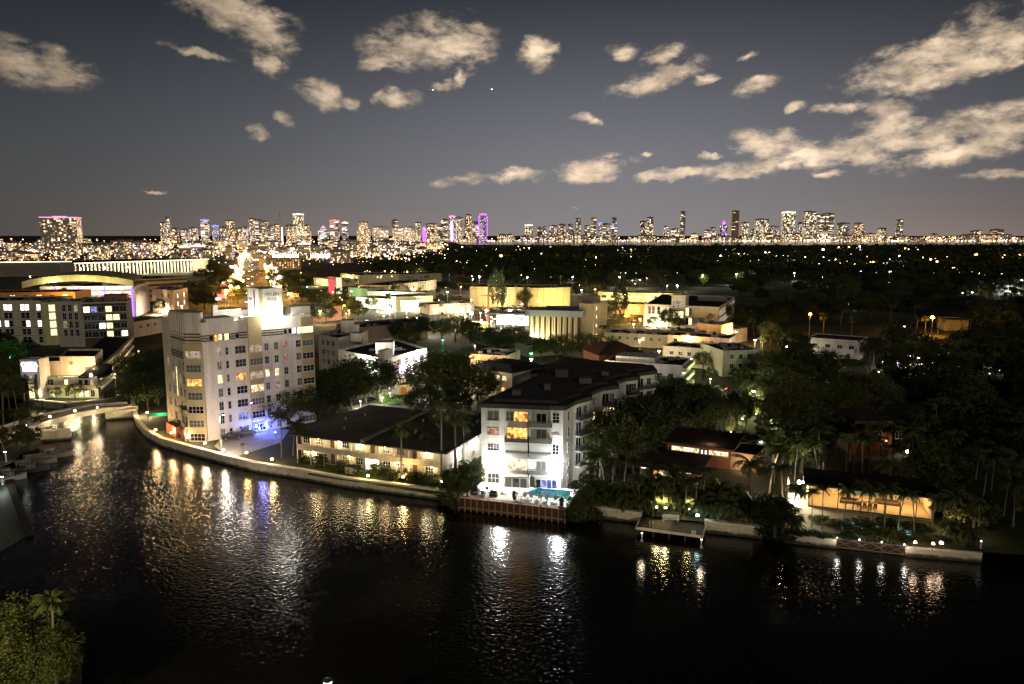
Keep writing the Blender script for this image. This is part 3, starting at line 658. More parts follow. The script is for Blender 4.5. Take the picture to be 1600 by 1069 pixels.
# ------------------------------------------------------------------ seawalls
def seawall(name, label, pts, top, th=.7, mat=CONC):
    q = [at(x, y, 0) for x, y in pts]; o = thing(name, label, 'seawall', (q[0].x, q[0].y, 0)); m = MB(); N_ = len(q); I, O, IC, OC = [], [], [], []
    for k in range(N_):
        d = (q[min(k+1, N_-1)]-q[max(k-1, 0)]); d.z = 0; d.normalize(); nr = Vector((d.y, -d.x, 0)); b = q[k]-q[0]
        O.append(b+nr*.12); I.append(b-nr*th); OC.append(b+nr*.22); IC.append(b-nr*(th+.05))
    up = lambda p, z: (p.x, p.y, z)
    for k in range(N_-1):
        m.face([up(O[k], -1), up(O[k+1], -1), up(O[k+1], top-.28), up(O[k], top-.28)])
        m.face([up(I[k+1], -.2), up(I[k], -.2), up(I[k], top-.28), up(I[k+1], top-.28)])
    m.build('face', mat, o); m = MB()
    for k in range(N_-1):
        m.face([up(OC[k], top-.28), up(OC[k+1], top-.28), up(OC[k+1], top), up(OC[k], top)]); m.face([up(OC[k], top), up(OC[k+1], top), up(IC[k+1], top), up(IC[k], top)])
        m.face([up(IC[k+1], top-.28), up(IC[k], top-.28), up(IC[k], top), up(IC[k+1], top)]); m.face([up(IC[k], top-.28), up(IC[k+1], top-.28), up(OC[k+1], top-.28), up(OC[k], top-.28)])
    for k in (0, N_-1): m.face([up(OC[k], top-.28), up(IC[k], top-.28), up(IC[k], top), up(OC[k], top)]); 
    m.build('coping', plain('wall_coping', (.68, .62, .51), .85, .2, .6), o); return o
seawall('seawall', 'long curving pale seawall below the hotel and the motel', SHORE[0:12]+[(700, 784)], 2.0)
seawall('seawall', 'pale seawall panel between the pool deck hedge and the wooden dock', [(925, 808), (1002, 819)], 2.0)
seawall('seawall', 'pale seawall panel just right of the wooden dock', [(1100, 832), (1192, 842)], 2.0)
seawall('seawall', 'pale seawall panel left of the dark boat gate', [(1226, 848), (1306, 857)], 1.5)
seawall('seawall', 'pale seawall panel right of the dark boat gate, with a post at its end', [(1414, 869), (1533, 879)], 1.5)
seawall('seawall', 'grey curved seawall under the creekside hotel with the sign tower', list(reversed(LEFTB[:4]))+[], 1.9, mat=plain('grey_concrete', (.22, .2, .18), .85, .25, .5))
# ------------------------------------------------------------------ footbridge
bp = [(215, 634), (165, 637), (120, 645), (80, 656), (40, 669), (0, 683), (-60, 700)]
bz = [2.6, 3.4, 3.9, 4.0, 3.7, 3.2, 2.6]
bpt = [at(x, y, z) for (x, y), z in zip(bp, bz)]
BR = thing('bridge', 'pale arched bridge over the creek with lamps on its parapet', 'bridge', (bpt[3].x, bpt[3].y, 0)); o0 = Vector((bpt[3].x, bpt[3].y, 0))
def bridge_mesh(w0, w1, dz0, dz1):
    m = MB(); A, B = [], []
    for k, p in enumerate(bpt):
        d = bpt[min(k+1, 6)]-bpt[max(k-1, 0)]; d.z = 0; d.normalize(); nr = Vector((d.y, -d.x, 0)); A.append(p-o0+nr*w0); B.append(p-o0+nr*w1)
    u = lambda p, z: (p.x, p.y, p.z+z)
    for k in range(6):
        m.face([u(A[k], dz1), u(A[k+1], dz1), u(B[k+1], dz1), u(B[k], dz1)]); m.face([u(A[k], dz0), u(B[k], dz0), u(B[k+1], dz0), u(A[k+1], dz0)])
        m.face([u(A[k], dz0), u(A[k+1], dz0), u(A[k+1], dz1), u(A[k], dz1)]); m.face([u(B[k], dz1), u(B[k+1], dz1), u(B[k+1], dz0), u(B[k], dz0)])
    return m
bridge_mesh(0, 7, -1.1, -.6).build('deck', CONC, BR); bridge_mesh(-.15, .2, -1.2, 0).build('parapet', CONC, BR); bridge_mesh(6.8, 7.15, -1.2, 0).build('parapet', CONC, BR)
for x, y in ((168, 656), (60, 690)):
    p = at(x, y, 0); MB().box(-.8, .8, -.3, 6.5, -1, 2.4).build('pier', CONC, BR, (p.x-o0.x, p.y-o0.y, 0), -1.2)
for (x, y, z), lb in zip(((40, 665, 4.4), (78, 651, 4.8), (117, 642, 4.7), (152, 637, 4.4)), ('nearest', 'second nearest', 'third', 'farthest')):
    p = at(x, y, z); o = thing('bridge_lamp', 'white globe lamp on the bridge parapet, the %s of four' % lb, 'lamp', (p.x, p.y, z-.75), 0, 'lamps on the bridge parapet')
    MB().tube([(0, 0, 0), (0, 0, .6)], .05, 6).build('stem', DKMETAL, o); MB().ball((0, 0, .75), .22 if lb != 'farthest' else .14, 0).build('globe', glow('bridgeglobe', (1, .9, .72), 20), o)
    point((.5, -1.1, .3), (1, .8, .5), 160, .2, o)
# ------------------------------------------------------------------ creekside hotel with curved wing
cw = Bldg('creekside_hotel', 'two storey pale creekside hotel with lit ground floor behind the bridge', 'hotel', [xy(57, 588, 7.6), xy(152, 589, 7.6), xy(150, 571, 7.6), xy(70, 568, 7.6)], 7.6, wall=(.52, .49, .40), parapet=.6)
cw.part('roof_terrace', MB().box(-.3, cw.frame(0)[3]+.3, -1.2, .1, 2.9, 3.15).box(-.3, cw.frame(0)[3]+.3, -1.25, -1.15, 3.15, 3.9), plain('tan_band', (.25, .2, .13), .8, .2), 0)
for x, pn in ((63, 'd'), (72, 'd'), (77, 'd'), (81, 'd'), (104, 'y'), (126, 'd'), (135, 'd'), (144, 'm')):
    r_ = cw.hit(0, x, 600)
    if r_: cw.win(0, r_[0], 6.0, 1.0, 1.5, pn, 1, 1); cw.win(0, r_[0], 3.0, 1.1, 1.8, 'dydyymyy'[int(x) % 8], 2, 1)
cu = Bldg('creekside_hotel_block', 'tall floodlit blank upper block behind the creekside hotel front', 'building', [xy(93, 557, 12.4), xy(148, 557, 12.4), xy(160, 545, 12.4), xy(105, 545, 12.4)], 12.4, wall=(.55, .46, .33), parapet=.6)
cv = Bldg('creekside_hotel_annex', 'small plain tan block between the sign tower and the floodlit block', 'building', [xy(63, 565, 11.2), xy(93, 564, 11.2), xy(98, 556, 11.2), xy(70, 556, 11.2)], 11.2, wall=(.42, .36, .27), parapet=.5)
fr = [at(x, y) for x, y in ((152, 617), (168, 603), (188, 583), (206, 560))]
wp = [(p.x, p.y) for p in fr]+[(p.x-11, p.y+3) for p in reversed(fr)]
wg = Bldg('curved_wing', 'curved three storey hotel wing with dark balcony bands running back from the creek', 'building', wp, 9.4, wall=(.12, .11, .09), parapet=.4)
for z in (9.0, 6.2, 3.4):
    m = MB(); base = [p-Vector((wg.c.x, wg.c.y, G)) for p in fr]
    for k in range(3):
        a, b = base[k], base[k+1]; d = (b-a).normalized(); nr = Vector((d.y, -d.x, 0))*1.0
        m.face([(*(a+nr)[:2], z-G-.5), (*(b+nr)[:2], z-G-.5), (*(b+nr)[:2], z-G+.4), (*(a+nr)[:2], z-G+.4)]); m.face([(*(a+nr)[:2], z-G+.4), (*(b+nr)[:2], z-G+.4), (*b[:2], z-G+.4), (*a[:2], z-G+.4)]); m.face([(*(a+nr)[:2], z-G-.5), (*a[:2], z-G-.5), (*b[:2], z-G-.5), (*(b+nr)[:2], z-G-.5)])
    m.build('balcony_band', wallm((.60, .54, .42)), wg.o)
for i in range(3):
    for k in range(5): wg.win(i, wg.frame(i)[3]*(k+.5)/5, 7.6, 1.6, 1.7, random.choice('dddm'), 2, 1); wg.win(i, wg.frame(i)[3]*(k+.5)/5, 4.8, 1.6, 1.7, random.choice('dddm'), 2, 1)
for k, (x, y) in enumerate(((160, 612), (180, 596), (200, 572))):  # lamps added to brighten the bands of the wing
    q_ = at(x, y); street_lamp(q_.x+5, q_.y-2, G, 5.5, (1, .82, .5), 520, 'added warm lamp to light the curved hotel wing, %s' % ('nearest', 'middle one', 'farthest')[k], st=14, hr=.2)
m = MB(); a = at(110, 586, 8.2); SR = thing('slanted_skylight', 'dark slanted glass roof beside the floodlit wall of the creekside hotel', 'skylight', (a.x, a.y, 7.2), .1)
m.prism([(2, 0), (8.5, 0), (8.5, 6), (4, 6)], 0, .5); m.face([(2, 0, .52), (8.5, 0, .52), (8.5, 6, 3), (4, 6, 3)]); m.face([(4, 6, .5), (8.5, 6, .5), (8.5, 6, 3), (4, 6, 3)]); m.build('glass_roof', PANE['d'], SR)
ts = Bldg('sign_tower', 'slim pale tower with a lit white sign left of the creekside hotel', 'sign tower', rect(30.5, 562, 60, 562, 12.8, 4.5), 12.8, wall=(.42, .38, .38), parapet=.4)
m = MB().box(.5, 4.6, -.25, 0, 7.4, 10.6); lw = ts.frame(0)[3]
sg = ts.part('sign_board', MB().box(.5, lw-.3, -.22, 0, 7.9, 10.9), plain('sign_grey', (.35, .35, .42), .6, .1), 0)
text('OSTA', 1.75, 'lettering', glow('sign_white', (.9, .92, 1), 7), sg, (lw/2+.1, -.24, 9.3), (math.pi/2, 0, 0), .05)
text('HOTEL', 1.0, 'lettering', glow('sign_white', (.9, .92, 1), 7), sg, (lw/2+.1, -.24, 8.2), (math.pi/2, 0, 0), .05) if 0 else MB().box(.8, lw-.6, -.3, -.22, 8.1, 8.95).build('light_strip', glow('sign_white', (.9, .92, 1), 7), sg)
p_ = ts.put(0, lw/2, 12.0); point((p_[0][0], p_[0][1]-2.5, p_[0][2]-1.5), (.8, .85, 1), 160, .3, ts.o)
for z, pn in ((7.3, 'm'), (5.2, 'w'), (3.2, 'y')): ts.win(0, lw/2, z, 1.4, 1.9, pn, 2, 3)
for u in (1.1, lw-1.1): ts.part('pier_strip', MB().box(u-.35, u+.35, -.08, 0, 0, 7.2), DBAND, 0)
p = at(122, 577, 9); point((p.x-1, p.y-3.0, 8.6), (1, .66, .32), 2200, .4); point((at(147, 566, 11).x-1, at(147, 566, 11).y-1.5, 10.8), (1, .7, .36), 1100, .3)
wall_flood((at(110, 574, 9.6)), (0, -1, 0), (1, .7, .35), 0, 'warm wall light on the floodlit upper block of the creekside hotel', 18, .3)
wall_flood((at(143, 560, 11.8)), (0, -1, 0), (1, .75, .42), 0, 'warm corner light high on the floodlit upper block', 14, .3)
for x in (66, 85, 104, 124, 148):
    p = at(x, 612, 3.8); point((p.x, p.y-1.3, 3.6), (1, .88, .45), 260, .2)
# ------------------------------------------------------------------ the five storey apartment house with the pool
AZ = 16.0
ap = [(752, 636), (880, 640.5), (896, 632), (921, 625), (917, 619.5), (938, 610.5), (963, 607.5), (957, 601), (976, 595.5), (996, 593), (990, 588), (1023, 584), (1017, 576), (894, 567)]
A = Bldg('apartment_house', 'five storey white apartment house with balconies above the lit pool', 'apartment house', [xy(x, y, AZ) for x, y in ap], AZ, wall=(.56, .55, .50), parapet=0)
ALp = [p-A.c for p in A.poly]; m = MB(); O_ = Bldg.inset(ALp, -.55); m.prism([tuple(p) for p in O_], AZ-G+.0, AZ-G+.75); I_ = Bldg.inset(ALp, 1.5); m.prism([tuple(p) for p in I_], AZ-G+.75, AZ-G+1.25)
m.build('mansard', plain('dark_shingles', (.045, .042, .04), .9, .35, 1.2), A.o)
for x, y, wd, hh in ((800, 618, 1.6, .9), (850, 610, 1.2, 1.1), (905, 600, 2.4, 1.0), (868, 590, 2.5, 1.4), (940, 588, 1.4, .8)): A.roofbox('roof_unit', x, y, wd, wd, hh, plain('roof_unit_grey', (.08, .08, .085), .7, .2), AZ+1.2, -.1)
fl = [G+2.86*k for k in range(6)]; L0 = A.frame(0)[3]
def ax(x, y=690): return A.hit(0, x, y)[0]
# left window column
uL = ax(771); 
for k, (w_, h_, pn, nx, nz) in enumerate(((2.0, 1.7, 'd', 3, 2), (2.0, 1.0, 'g', 3, 2), (2.0, 1.1, 'd', 4, 3), (2.0, 1.0, 'r', 3, 2), (2.0, 1.7, 'g', 2, 1))): A.win(0, uL, fl[k]+1.5, w_, h_, pn, nx, nz)
uR = ax(868.5)
for k, (h_, pn) in enumerate(((1.6, 'b'), (1.6, 'g'), (1.7, 'd'), (.2, 'h'), (1.7, 'd'))): A.win(0, uR, fl[k]+1.5, 1.05, h_, pn, 2, 3)
RAIL = plain('grey_railing', (.13, .13, .125), .5, .2); RAILD = plain('dark_railing', (.05, .05, .05), .5, .2)
def balcony(b, i, u0, u1, z, dp=1.3, rail=RAIL, panel=True, h=1.0):
    m = MB().box(u0, u1, -dp, 0, z-.2, z); s_ = b.part('balcony', m, b.wm, i, 0, 0); r = MB()
    r.box(u0, u1, -dp, -dp+.06, z+h-.06, z+h); r.box(u0, u0+.06, -dp, 0, z+h-.06, z+h); r.box(u1-.06, u1, -dp, 0, z+h-.06, z+h)
    k = u0
    while k < u1: r.box(k, k+.045, -dp+.01, -dp+.05, z, z+h-.06); k += .16
    for q in range(8): r.box(u0+.01, u0+.05, -dp+q*dp/8, -dp+q*dp/8+.045, z, z+h-.06); r.box(u1-.05, u1-.01, -dp+q*dp/8, -dp+q*dp/8+.045, z, z+h-.06)
    if panel: r.box(u0+.02, u1-.02, -dp+.015, -dp+.03, z+.02, z+.75)
    r.build('railing', rail, s_); return s_
c1a, c1b, c2a, c2b = ax(790), ax(826), ax(828.5), ax(863)
for k in range(1, 5):
    for (ua, ub, off) in ((c1a, c1b, 0), (c2a, c2b, 0)):
        first = ua == c1a; um = (ua+ub)/2
        if first and k == 4: A.win(0, ua+.75, fl[k]+1.5, 1.3, 1.6, 'g', 2, 2); A.win(0, um+.65, fl[k]+1.5, 2.4, 1.7, 'o', 3, 1); continue
        if k == 2:                                            # storey closed with shutters flush with the balcony front
            A.part('shutter', MB().box(ua, ub, -1.25, 0, fl[k]-.05, fl[k]+2.6), PANE['h'], 0, 0, 0)
            balcony(A, 0, ua-.05, ub+.05, fl[k], 1.4, plain('pale_railing', (.30, .30, .28), .6, .15)); continue
        balcony(A, 0, ua, ub, fl[k], 1.4, RAILD if (first and k == 3) else RAIL)
        pn = {(1, 3): 'o', (1, 1): 'w', (0, 1): 'g', (0, 3): 'g', (0, 4): 'd'}[(int(first), k)]
        if pn in 'ow': A.win(0, um, fl[k]+1.25, ub-ua-.5, 2.1, pn, 4, 1)
        else: A.win(0, um, fl[k]+1.15, 1.7, 2.05, pn, 2, 1)
        for u in (ua+.06, ub-.06): A.part('balcony_post', MB().box(u-.09, u+.09, -1.36, -1.2, fl[k]+1.0, fl[k]+2.66), A.wm, 0, 0, 0)
# ground floor: sliding doors, projecting garden room by the pool
A.part('garden_room', MB().box(c1a-.2, c1b+.3, -1.7, 0, G, G+2.5).box(c1a-.3, c1b+.4, -1.8, 0, G+2.5, G+2.64), A.wm, 0, 0, 0)
for k in range(3): A.win(0, c1a+.75+k*1.35, G+1.2, 1.15, 2.0, 'gdg'[k], 1, 1, off=1.7)
A.part('pool_house', MB().box(c2a+.9, L0-.2, -1.2, 0, G, G+2.4).box(c2a+.8, L0-.1, -1.35, 0, G+2.4, G+2.55), A.wm, 0, 0, 0)
for k in range(4): A.win(0, c2a+1.6+k*.95, G+1.3, .75, 1.5, 'dbbb'[k], 1, 1, off=1.2)
# corner window column and the stepped side with balcony stacks
for k in range(5): A.win(1, A.frame(1)[3]*.5, fl[k]+1.4, .7, 1.7, 'd', 1, 2)
for f, us in ((2, (.12, .95)), (5, (.1, .9)), (8, (.1, .9)), (10, (.1, .9))):
    Lf2 = A.frame(f)[3]
    for k in range(1, 5):
        balcony(A, f, Lf2*us[0], Lf2*us[1], fl[k], 1.2, RAILD)
        A.win(f, Lf2*.32, fl[k]+1.2, 1.5, 2.0, 'ow'[k % 2] if (f == 5 and k == 3) else 'd', 2, 1); A.win(f, Lf2*.72, fl[k]+1.45, 1.1, 1.4, 'w' if (f == 5 and k in (3,)) else random.choice('ddg'), 2, 2)
for k in range(5): A.win(4, A.frame(4)[3]*.5, fl[k]+1.4, 1.0, 1.5, 'w' if k == 3 else 'g', 2, 2)
# deck, pool and its furniture
dz = 2.15
DK = thing('pool_deck', 'raised pool terrace with brown timber fender wall on the canal', 'deck', (at(718, 797, 0).x, at(718, 797, 0).y, 0)); d0 = Vector((DK.location.x, DK.location.y))
f0, f1 = Vector(xy(717, 797, 0)), Vector(xy(882, 817, 0)); fd = (f1-f0).normalized(); fn = Vector((-fd.y, fd.x)); FL = (f1-f0).length; ang = math.atan2(fd.y, fd.x)
poolpx = [(815, 771), (838, 762.5), (891, 766.5), (889, 781), (846, 777)]
pool = [Vector(xy(x, y, dz)) for x, y in poolpx]
def dloc(p): d = Vector(p[:2])-f0; return (d.dot(fd), d.dot(fn))
pl = [Vector(dloc(p)) for p in pool]
outer = [Vector((0, 0)), Vector((FL, 0)), Vector((FL+.5, 10.5)), Vector((FL*.6, 9.0)), Vector((.6, 9.6))]
# deck surface with the pool cut out, triangulated around the hole
import mathutils
def ring_faces(mb, out, hole, z):
    pts = [p.to_3d() for p in out]+[p.to_3d() for p in hole]
    tri = mathutils.geometry.tessellate_polygon([[p.to_3d() for p in out], [p.to_3d() for p in hole]])
    for t in tri:
        q = [(pts[k].x, pts[k].y, z) for k in t]
        mb.face(q if (Vector(q[1])-Vector(q[0])).cross(Vector(q[2])-Vector(q[0])).z > 0 else q[::-1])
DK.rotation_euler = (0, 0, ang)
m = MB(); ring_faces(m, outer, pl, dz); m.build('paving', plain('white_pool_paving', (.5, .47, .42), .8, .2, .7), DK)
m = MB().box(.02, FL-.02, 0, 1.1, dz+.005, dz+.06); m.build('timber_walk', WOOD, DK)
m = MB().box(-.1, FL+.1, -.2, .0, 0.2, dz+.05); m.box(-.1, FL+.1, -.3, .02, dz+.05, dz+.2, 1); m.box(-.1, 0, 0, 2.2, .2, dz+.05); m.box(FL, FL+.1, 0, 3, .2, dz+.05)
for k in range(18): m.box(k*FL/17-.1, k*FL/17+.1, -.32, -.2, -.8, dz+.04, 1)
m.box(-.1, FL+.1, -.28, -.2, .55, .75, 1); m.build('fender_wall', [plain('dark_stained_timber', (.09, .042, .028), .8, .35, 1.0), plain('pale_worn_timber', (.30, .19, .12), .8, .3, 1.0)], DK)
m = MB()
for k in range(len(pl)):
    a, b = pl[k], pl[(k+1) % len(pl)]; m.face([(*a, dz), (*b, dz), (*b, dz-1.5), (*a, dz-1.5)]); m.face([(*b, dz), (*a, dz), (*a, dz-1.5), (*b, dz-1.5)])
m.face([(*p, dz-1.5) for p in pl]); m.build('pool_basin', plain('pool_tiles', (.10, .62, .80), .5, .12, 2), DK)
POOLW = bpy.data.materials.new('pool_water'); POOLW.use_nodes = True; q = POOLW.node_tree; q.nodes.remove(q.nodes['Principled BSDF'])
tr_ = q.nodes.new('ShaderNodeBsdfTransparent'); tr_.inputs[0].default_value = (.45, .92, 1, 1); gl_ = q.nodes.new('ShaderNodeBsdfGlossy'); gl_.inputs['Roughness'].default_value = .08
fz = q.nodes.new('ShaderNodeFresnel'); fz.inputs[0].default_value = 1.33; mx_ = q.nodes.new('ShaderNodeMixShader'); nz_ = q.nodes.new('ShaderNodeTexNoise'); nz_.inputs['Scale'].default_value = 2.5; bpn = q.nodes.new('ShaderNodeBump'); bpn.inputs['Distance'].default_value = .05
q.links.new(nz_.outputs[0], bpn.inputs['Height']); q.links.new(bpn.outputs[0], gl_.inputs['Normal']); q.links.new(bpn.outputs[0], fz.inputs['Normal'])
mf_ = q.nodes.new('ShaderNodeMath'); mf_.operation = 'MULTIPLY'; mf_.inputs[1].default_value = .4; q.links.new(fz.outputs[0], mf_.inputs[0]); q.links.new(mf_.outputs[0], mx_.inputs[0]); q.links.new(tr_.outputs[0], mx_.inputs[1]); q.links.new(gl_.outputs[0], mx_.inputs[2]); q.links.new(mx_.outputs[0], q.nodes['Material Output'].inputs[0])
m = MB(); m.face([(*p, dz-.12) for p in pl]); m.build('pool_water', POOLW, DK)
pc = sum(pl, Vector((0, 0)))/len(pl)
for k in (-2.2, 0, 2.2): point((pc.x+k, pc.y, dz-.7), (.6, .92, 1), 60, .2, DK)
m = MB()
k = 9.5
while k < FL: m.tube([(k, 1.25, dz), (k, 1.25, dz+1)], .025, 5); k += .55
m.tube([(9.5, 1.25, dz+1), (FL, 1.25, dz+1)], .03, 5); m.build('guard_rail', STEEL, DK)
def onDeck(u, v): p = f0+fd*u+fn*v; return (p.x, p.y, dz)
WP = plain('white_plastic', (.6, .6, .58), .5, .08); DKC = plain('dark_cushion', (.05, .045, .045), .8, .2)
def lounger(loc, rz, label):
    o = thing('sun_lounger', label, 'sun lounger', loc, rz, 'furniture on the pool terrace')
    MB().box(-.32, .32, 0, 1.3, .28, .36).box(-.32, .32, 1.29, 1.31, .3, .36).build('seat', WP, o)
    m = MB(); m.face([(-.32, 1.3, .36), (.32, 1.3, .36), (.32, 1.85, .85), (-.32, 1.85, .85)]); m.face([(-.32, 1.3, .30), (-.32, 1.85, .79), (.32, 1.85, .79), (.32, 1.3, .30)]); m.face([(-.32, 1.85, .79), (-.32, 1.85, .85), (.32, 1.85, .85), (.32, 1.85, .79)]); m.build('backrest', WP, o)
    for x in (-.27, .27):
        for y in (.1, 1.2): MB().box(x-.03, x+.03, y-.03, y+.03, 0, .28).build('leg', WP, o)
for k in range(5): lounger(onDeck(10.6+k*1.35, 1.9), ang+.15*(k % 2), 'white sun lounger by the pool railing, %s from the left' % ('first', 'second', 'third', 'fourth', 'fifth')[k])
def planter(loc, label, s=1):
    o = thing('potted_plant', label, 'plant', loc, 0, None, (s, s, s)); MB().lathe([(.22, 0), (.32, .45), (.34, .5), (.26, .5), (.22, .42)], n=12).build('pot', DKMETAL, o)
    c = MB(); [leaf_quad(c, Vector((random.gauss(0, .2), random.gauss(0, .2), .75+random.gauss(0, .2))), .11) for _ in range(160)]; c.build('leaves', LEAF, o)
planter(onDeck(9.2, 2.2), 'dark potted plant at the middle of the pool terrace', 1.3); planter(onDeck(FL-1, 1.8), 'dark potted plant at the right end of the pool terrace', 1.2)
def table_set(loc, label, rz=0, um=False):
    o = thing('terrace_table', label, 'table', loc, rz); MB().lathe([(.02, .70), (.55, .70), (.57, .73), (.55, .75), (.02, .75)], n=16).build('tabletop', WP, o); MB().tube([(0, 0, 0), (0, 0, .7)], .05, 8).lathe([(.3, 0), (.3, .04), (.06, .08)], n=10).build('pedestal', STEEL, o)
def chair(loc, rz, label, mat):
    o = thing('terrace_chair', label, 'chair', loc, rz, 'chairs on the pool terrace'); MB().box(-.25, .25, -.25, .25, .4, .47).build('seat', mat, o); MB().box(-.25, .25, .22, .29, .47, .95).build('backrest', mat, o)
    for x in (-.21, .21):
        for y in (-.21, .21): MB().box(x-.025, x+.025, y-.025, y+.025, 0, .4).build('leg', DKMETAL, o)
tp = onDeck(3.6, 3.0); table_set(tp, 'white round table among dark chairs at the left of the terrace')
for k, lb in enumerate(('nearest the canal', 'at the right of the table', 'nearest the house', 'at the left of the table')):
    t = -math.pi/2+ang+k*math.pi/2; chair((tp[0]+.85*math.cos(t), tp[1]+.85*math.sin(t), dz), t-math.pi/2, 'dark cushioned chair %s on the terrace' % lb, DKC)
tp = onDeck(6.2, 4.6); table_set(tp, 'white round table standing alone in the middle of the terrace')
for u, v, lb in ((2.0, 2.4, 'dark wicker sofa seat by the hedge at the terrace edge'), (5.3, 2.6, 'dark armchair turned towards the canal beside the white table')):
    o = thing('armchair', lb, 'armchair', onDeck(u, v), ang); MB().box(-.5, .5, -.4, .4, .05, .42).build('seat', DKC, o); MB().box(-.5, .5, .3, .45, .42, .85).build('backrest', DKC, o); MB().box(-.62, -.5, -.4, .45, 0, .62).build('armrest', DKC, o); MB().box(.5, .62, -.4, .45, 0, .62).build('armrest', DKC, o)
# the two white floodlights
def face_pt(b, i, x, y, out=.02):
    u, z, t, l = b.hit(i, x, y); a, e_, an, _ = b.frame(i); p = a+e_*u+Vector((math.sin(an), -math.cos(an)))*out; return Vector((p.x, p.y, z)), (math.sin(an), -math.cos(an), 0)
p, nr = face_pt(A, 0, 783, 724); wall_flood(p, nr, (1, .96, .88), 2800, 'dazzling white floodlight on the apartment house left of its balconies', 60, .42, off=1.6)
p, nr = face_pt(A, 0, 875, 727); wall_flood(p, nr, (.95, .98, 1), 3400, 'dazzling white floodlight at the right corner above the pool', 80, .5, off=1.9)
# ------------------------------------------------------------------ the two storey motel
mt = rect(470, 679, 692, 706, 7.0, 25); MO = Bldg('motel', 'two storey cream motel with lit galleries and dark flat roof by the seawall', 'motel', mt, 7.0, wall=(.58, .52, .40), parapet=0)
ML = MO.frame(0)[3]; m = MB(); Q = [p-MO.c for p in MO.poly]; O1 = Bldg.inset(Q, -1.5); O2 = Bldg.inset(Q, 3.0); zr = 7.0-G
m.prism([tuple(p) for p in O1], zr+.02, zr+.26)
for k in range(4): j = (k+1) % 4; m.face([(*O1[k], zr+.26), (*O1[j], zr+.26), (*O2[j], zr+.6), (*O2[k], zr+.6)])
m.face([(*p, zr+.6) for p in O2]); m.build('hip_roof', plain('grey_brown_membrane', (.085, .070, .058), .95, .45, .2, 0, .1, 10), MO.o)
a, b = MO.hit(0, 572, 683)[0], 0
MO.part('roof_divider', MB().box(a-.35, a+.35, -1.45, 24.5, zr+.2, zr+.95), plain('pale_strip', (.2, .17, .14), .85, .2), 0)
for k in range(14):
    u, v = rnd(2, ML-2), rnd(4, 22); MO.part('roof_vent', MB().lathe([(.14, zr+.55), (.14, zr+1.0), (.22, zr+1.05), (.2, zr+1.15), (.01, zr+1.17)], u, v, 8), plain('vent_grey', (.25, .25, .25), .6, .1), 0)
g = MB().box(0, ML, -1.35, 0, 2.75, 2.95); MO.part('gallery', g, MO.wm, 0)
MO.part('gallery_parapet', MB().box(0, ML, -1.42, -1.34, 2.75, 3.85), wallm((.50, .45, .36)), 0)
for k in range(11): MO.part('gallery_post', MB().box(k*(ML-.2)/10, k*(ML-.2)/10+.14, -1.40, -1.26, 0, zr), FRAME, 0)
for k in range(10):
    u = 1.4+k*(ML-2.4)/9.6
    for z in (G+1.55, G+4.45):
        if k % 3 == 2: MO.part('door', MB().box(u-.45, u+.45, -.06, 0, z-G-1.35, z-G+.75), plain('brown_door', (.10, .06, .04), .6, .2), 0)
        elif k == 5 and z < 4: continue
        else: MO.win(0, u, z, 1.5, 1.25, 'ddgym'[(k*3+int(z)) % 5], 3, 2)
u5 = 1.4+5*(ML-2.4)/9.6
MO.part('lit_hall', MB().box(u5-1.7, u5+1.7, -.3, 0, 0, 2.5), FRAME, 0); MO.win(0, u5, G+1.3, 3.0, 2.1, 'W', 3, 1, off=.3)
MO.part('stair', MB().box(u5-4, u5-2, -3.4, -.4, 0, .9).box(u5-4, u5-1.4, -3.5, -3.4, 0, 1.3), MO.wm, 0)
for x, y in ((536, 677), (548, 682)): pass
for k, (u, z) in enumerate(((.14, 5.1), (.29, 5.1), (.45, 5.1), (.62, 5.1), (.90, 5.1), (.10, 2.35), (.36, 2.35), (.55, 2.35), (.70, 2.35), (.93, 2.35))):
    a_, e_, an, _ = MO.frame(0); p = a_+e_*(u*ML); nr = (math.sin(an), -math.cos(an), 0)
    wall_flood((p.x, p.y, G+z), nr, (1, .82, .45) if k % 3 else (1, .7, .34), 220 if k < 5 else 150, 'warm gallery light on the motel %s floor, %s from the left' % ('upper' if k < 5 else 'lower', ('first', 'second', 'third', 'fourth', 'last')[k % 5]), 26, .2, off=.75, name='gallery_light')
L1 = MO.frame(1)[3]
for u in (5, 10, 15, 20): MO.win(1, u, G+4.5, 1.2, 1.0, 'd' if u != 10 else 'g', 2, 1)
for u in (3, 8, 13): MO.win(1, u, G+1.6, 1.2, 1.0, 'm', 2, 1)
a_, e_, an, _ = MO.frame(1)
for u, wt in ((6, 900), (14, 1100)):
    p = a_+e_*u+Vector((math.sin(an), -math.cos(an)))*.03; wall_flood((p.x, p.y, 6.2), (math.sin(an), -math.cos(an), 0), (.95, .97, 1), wt, 'white light on the side wall of the motel, %s the canal' % ('nearer' if u == 6 else 'farther from'), 18, .15, off=2.0)
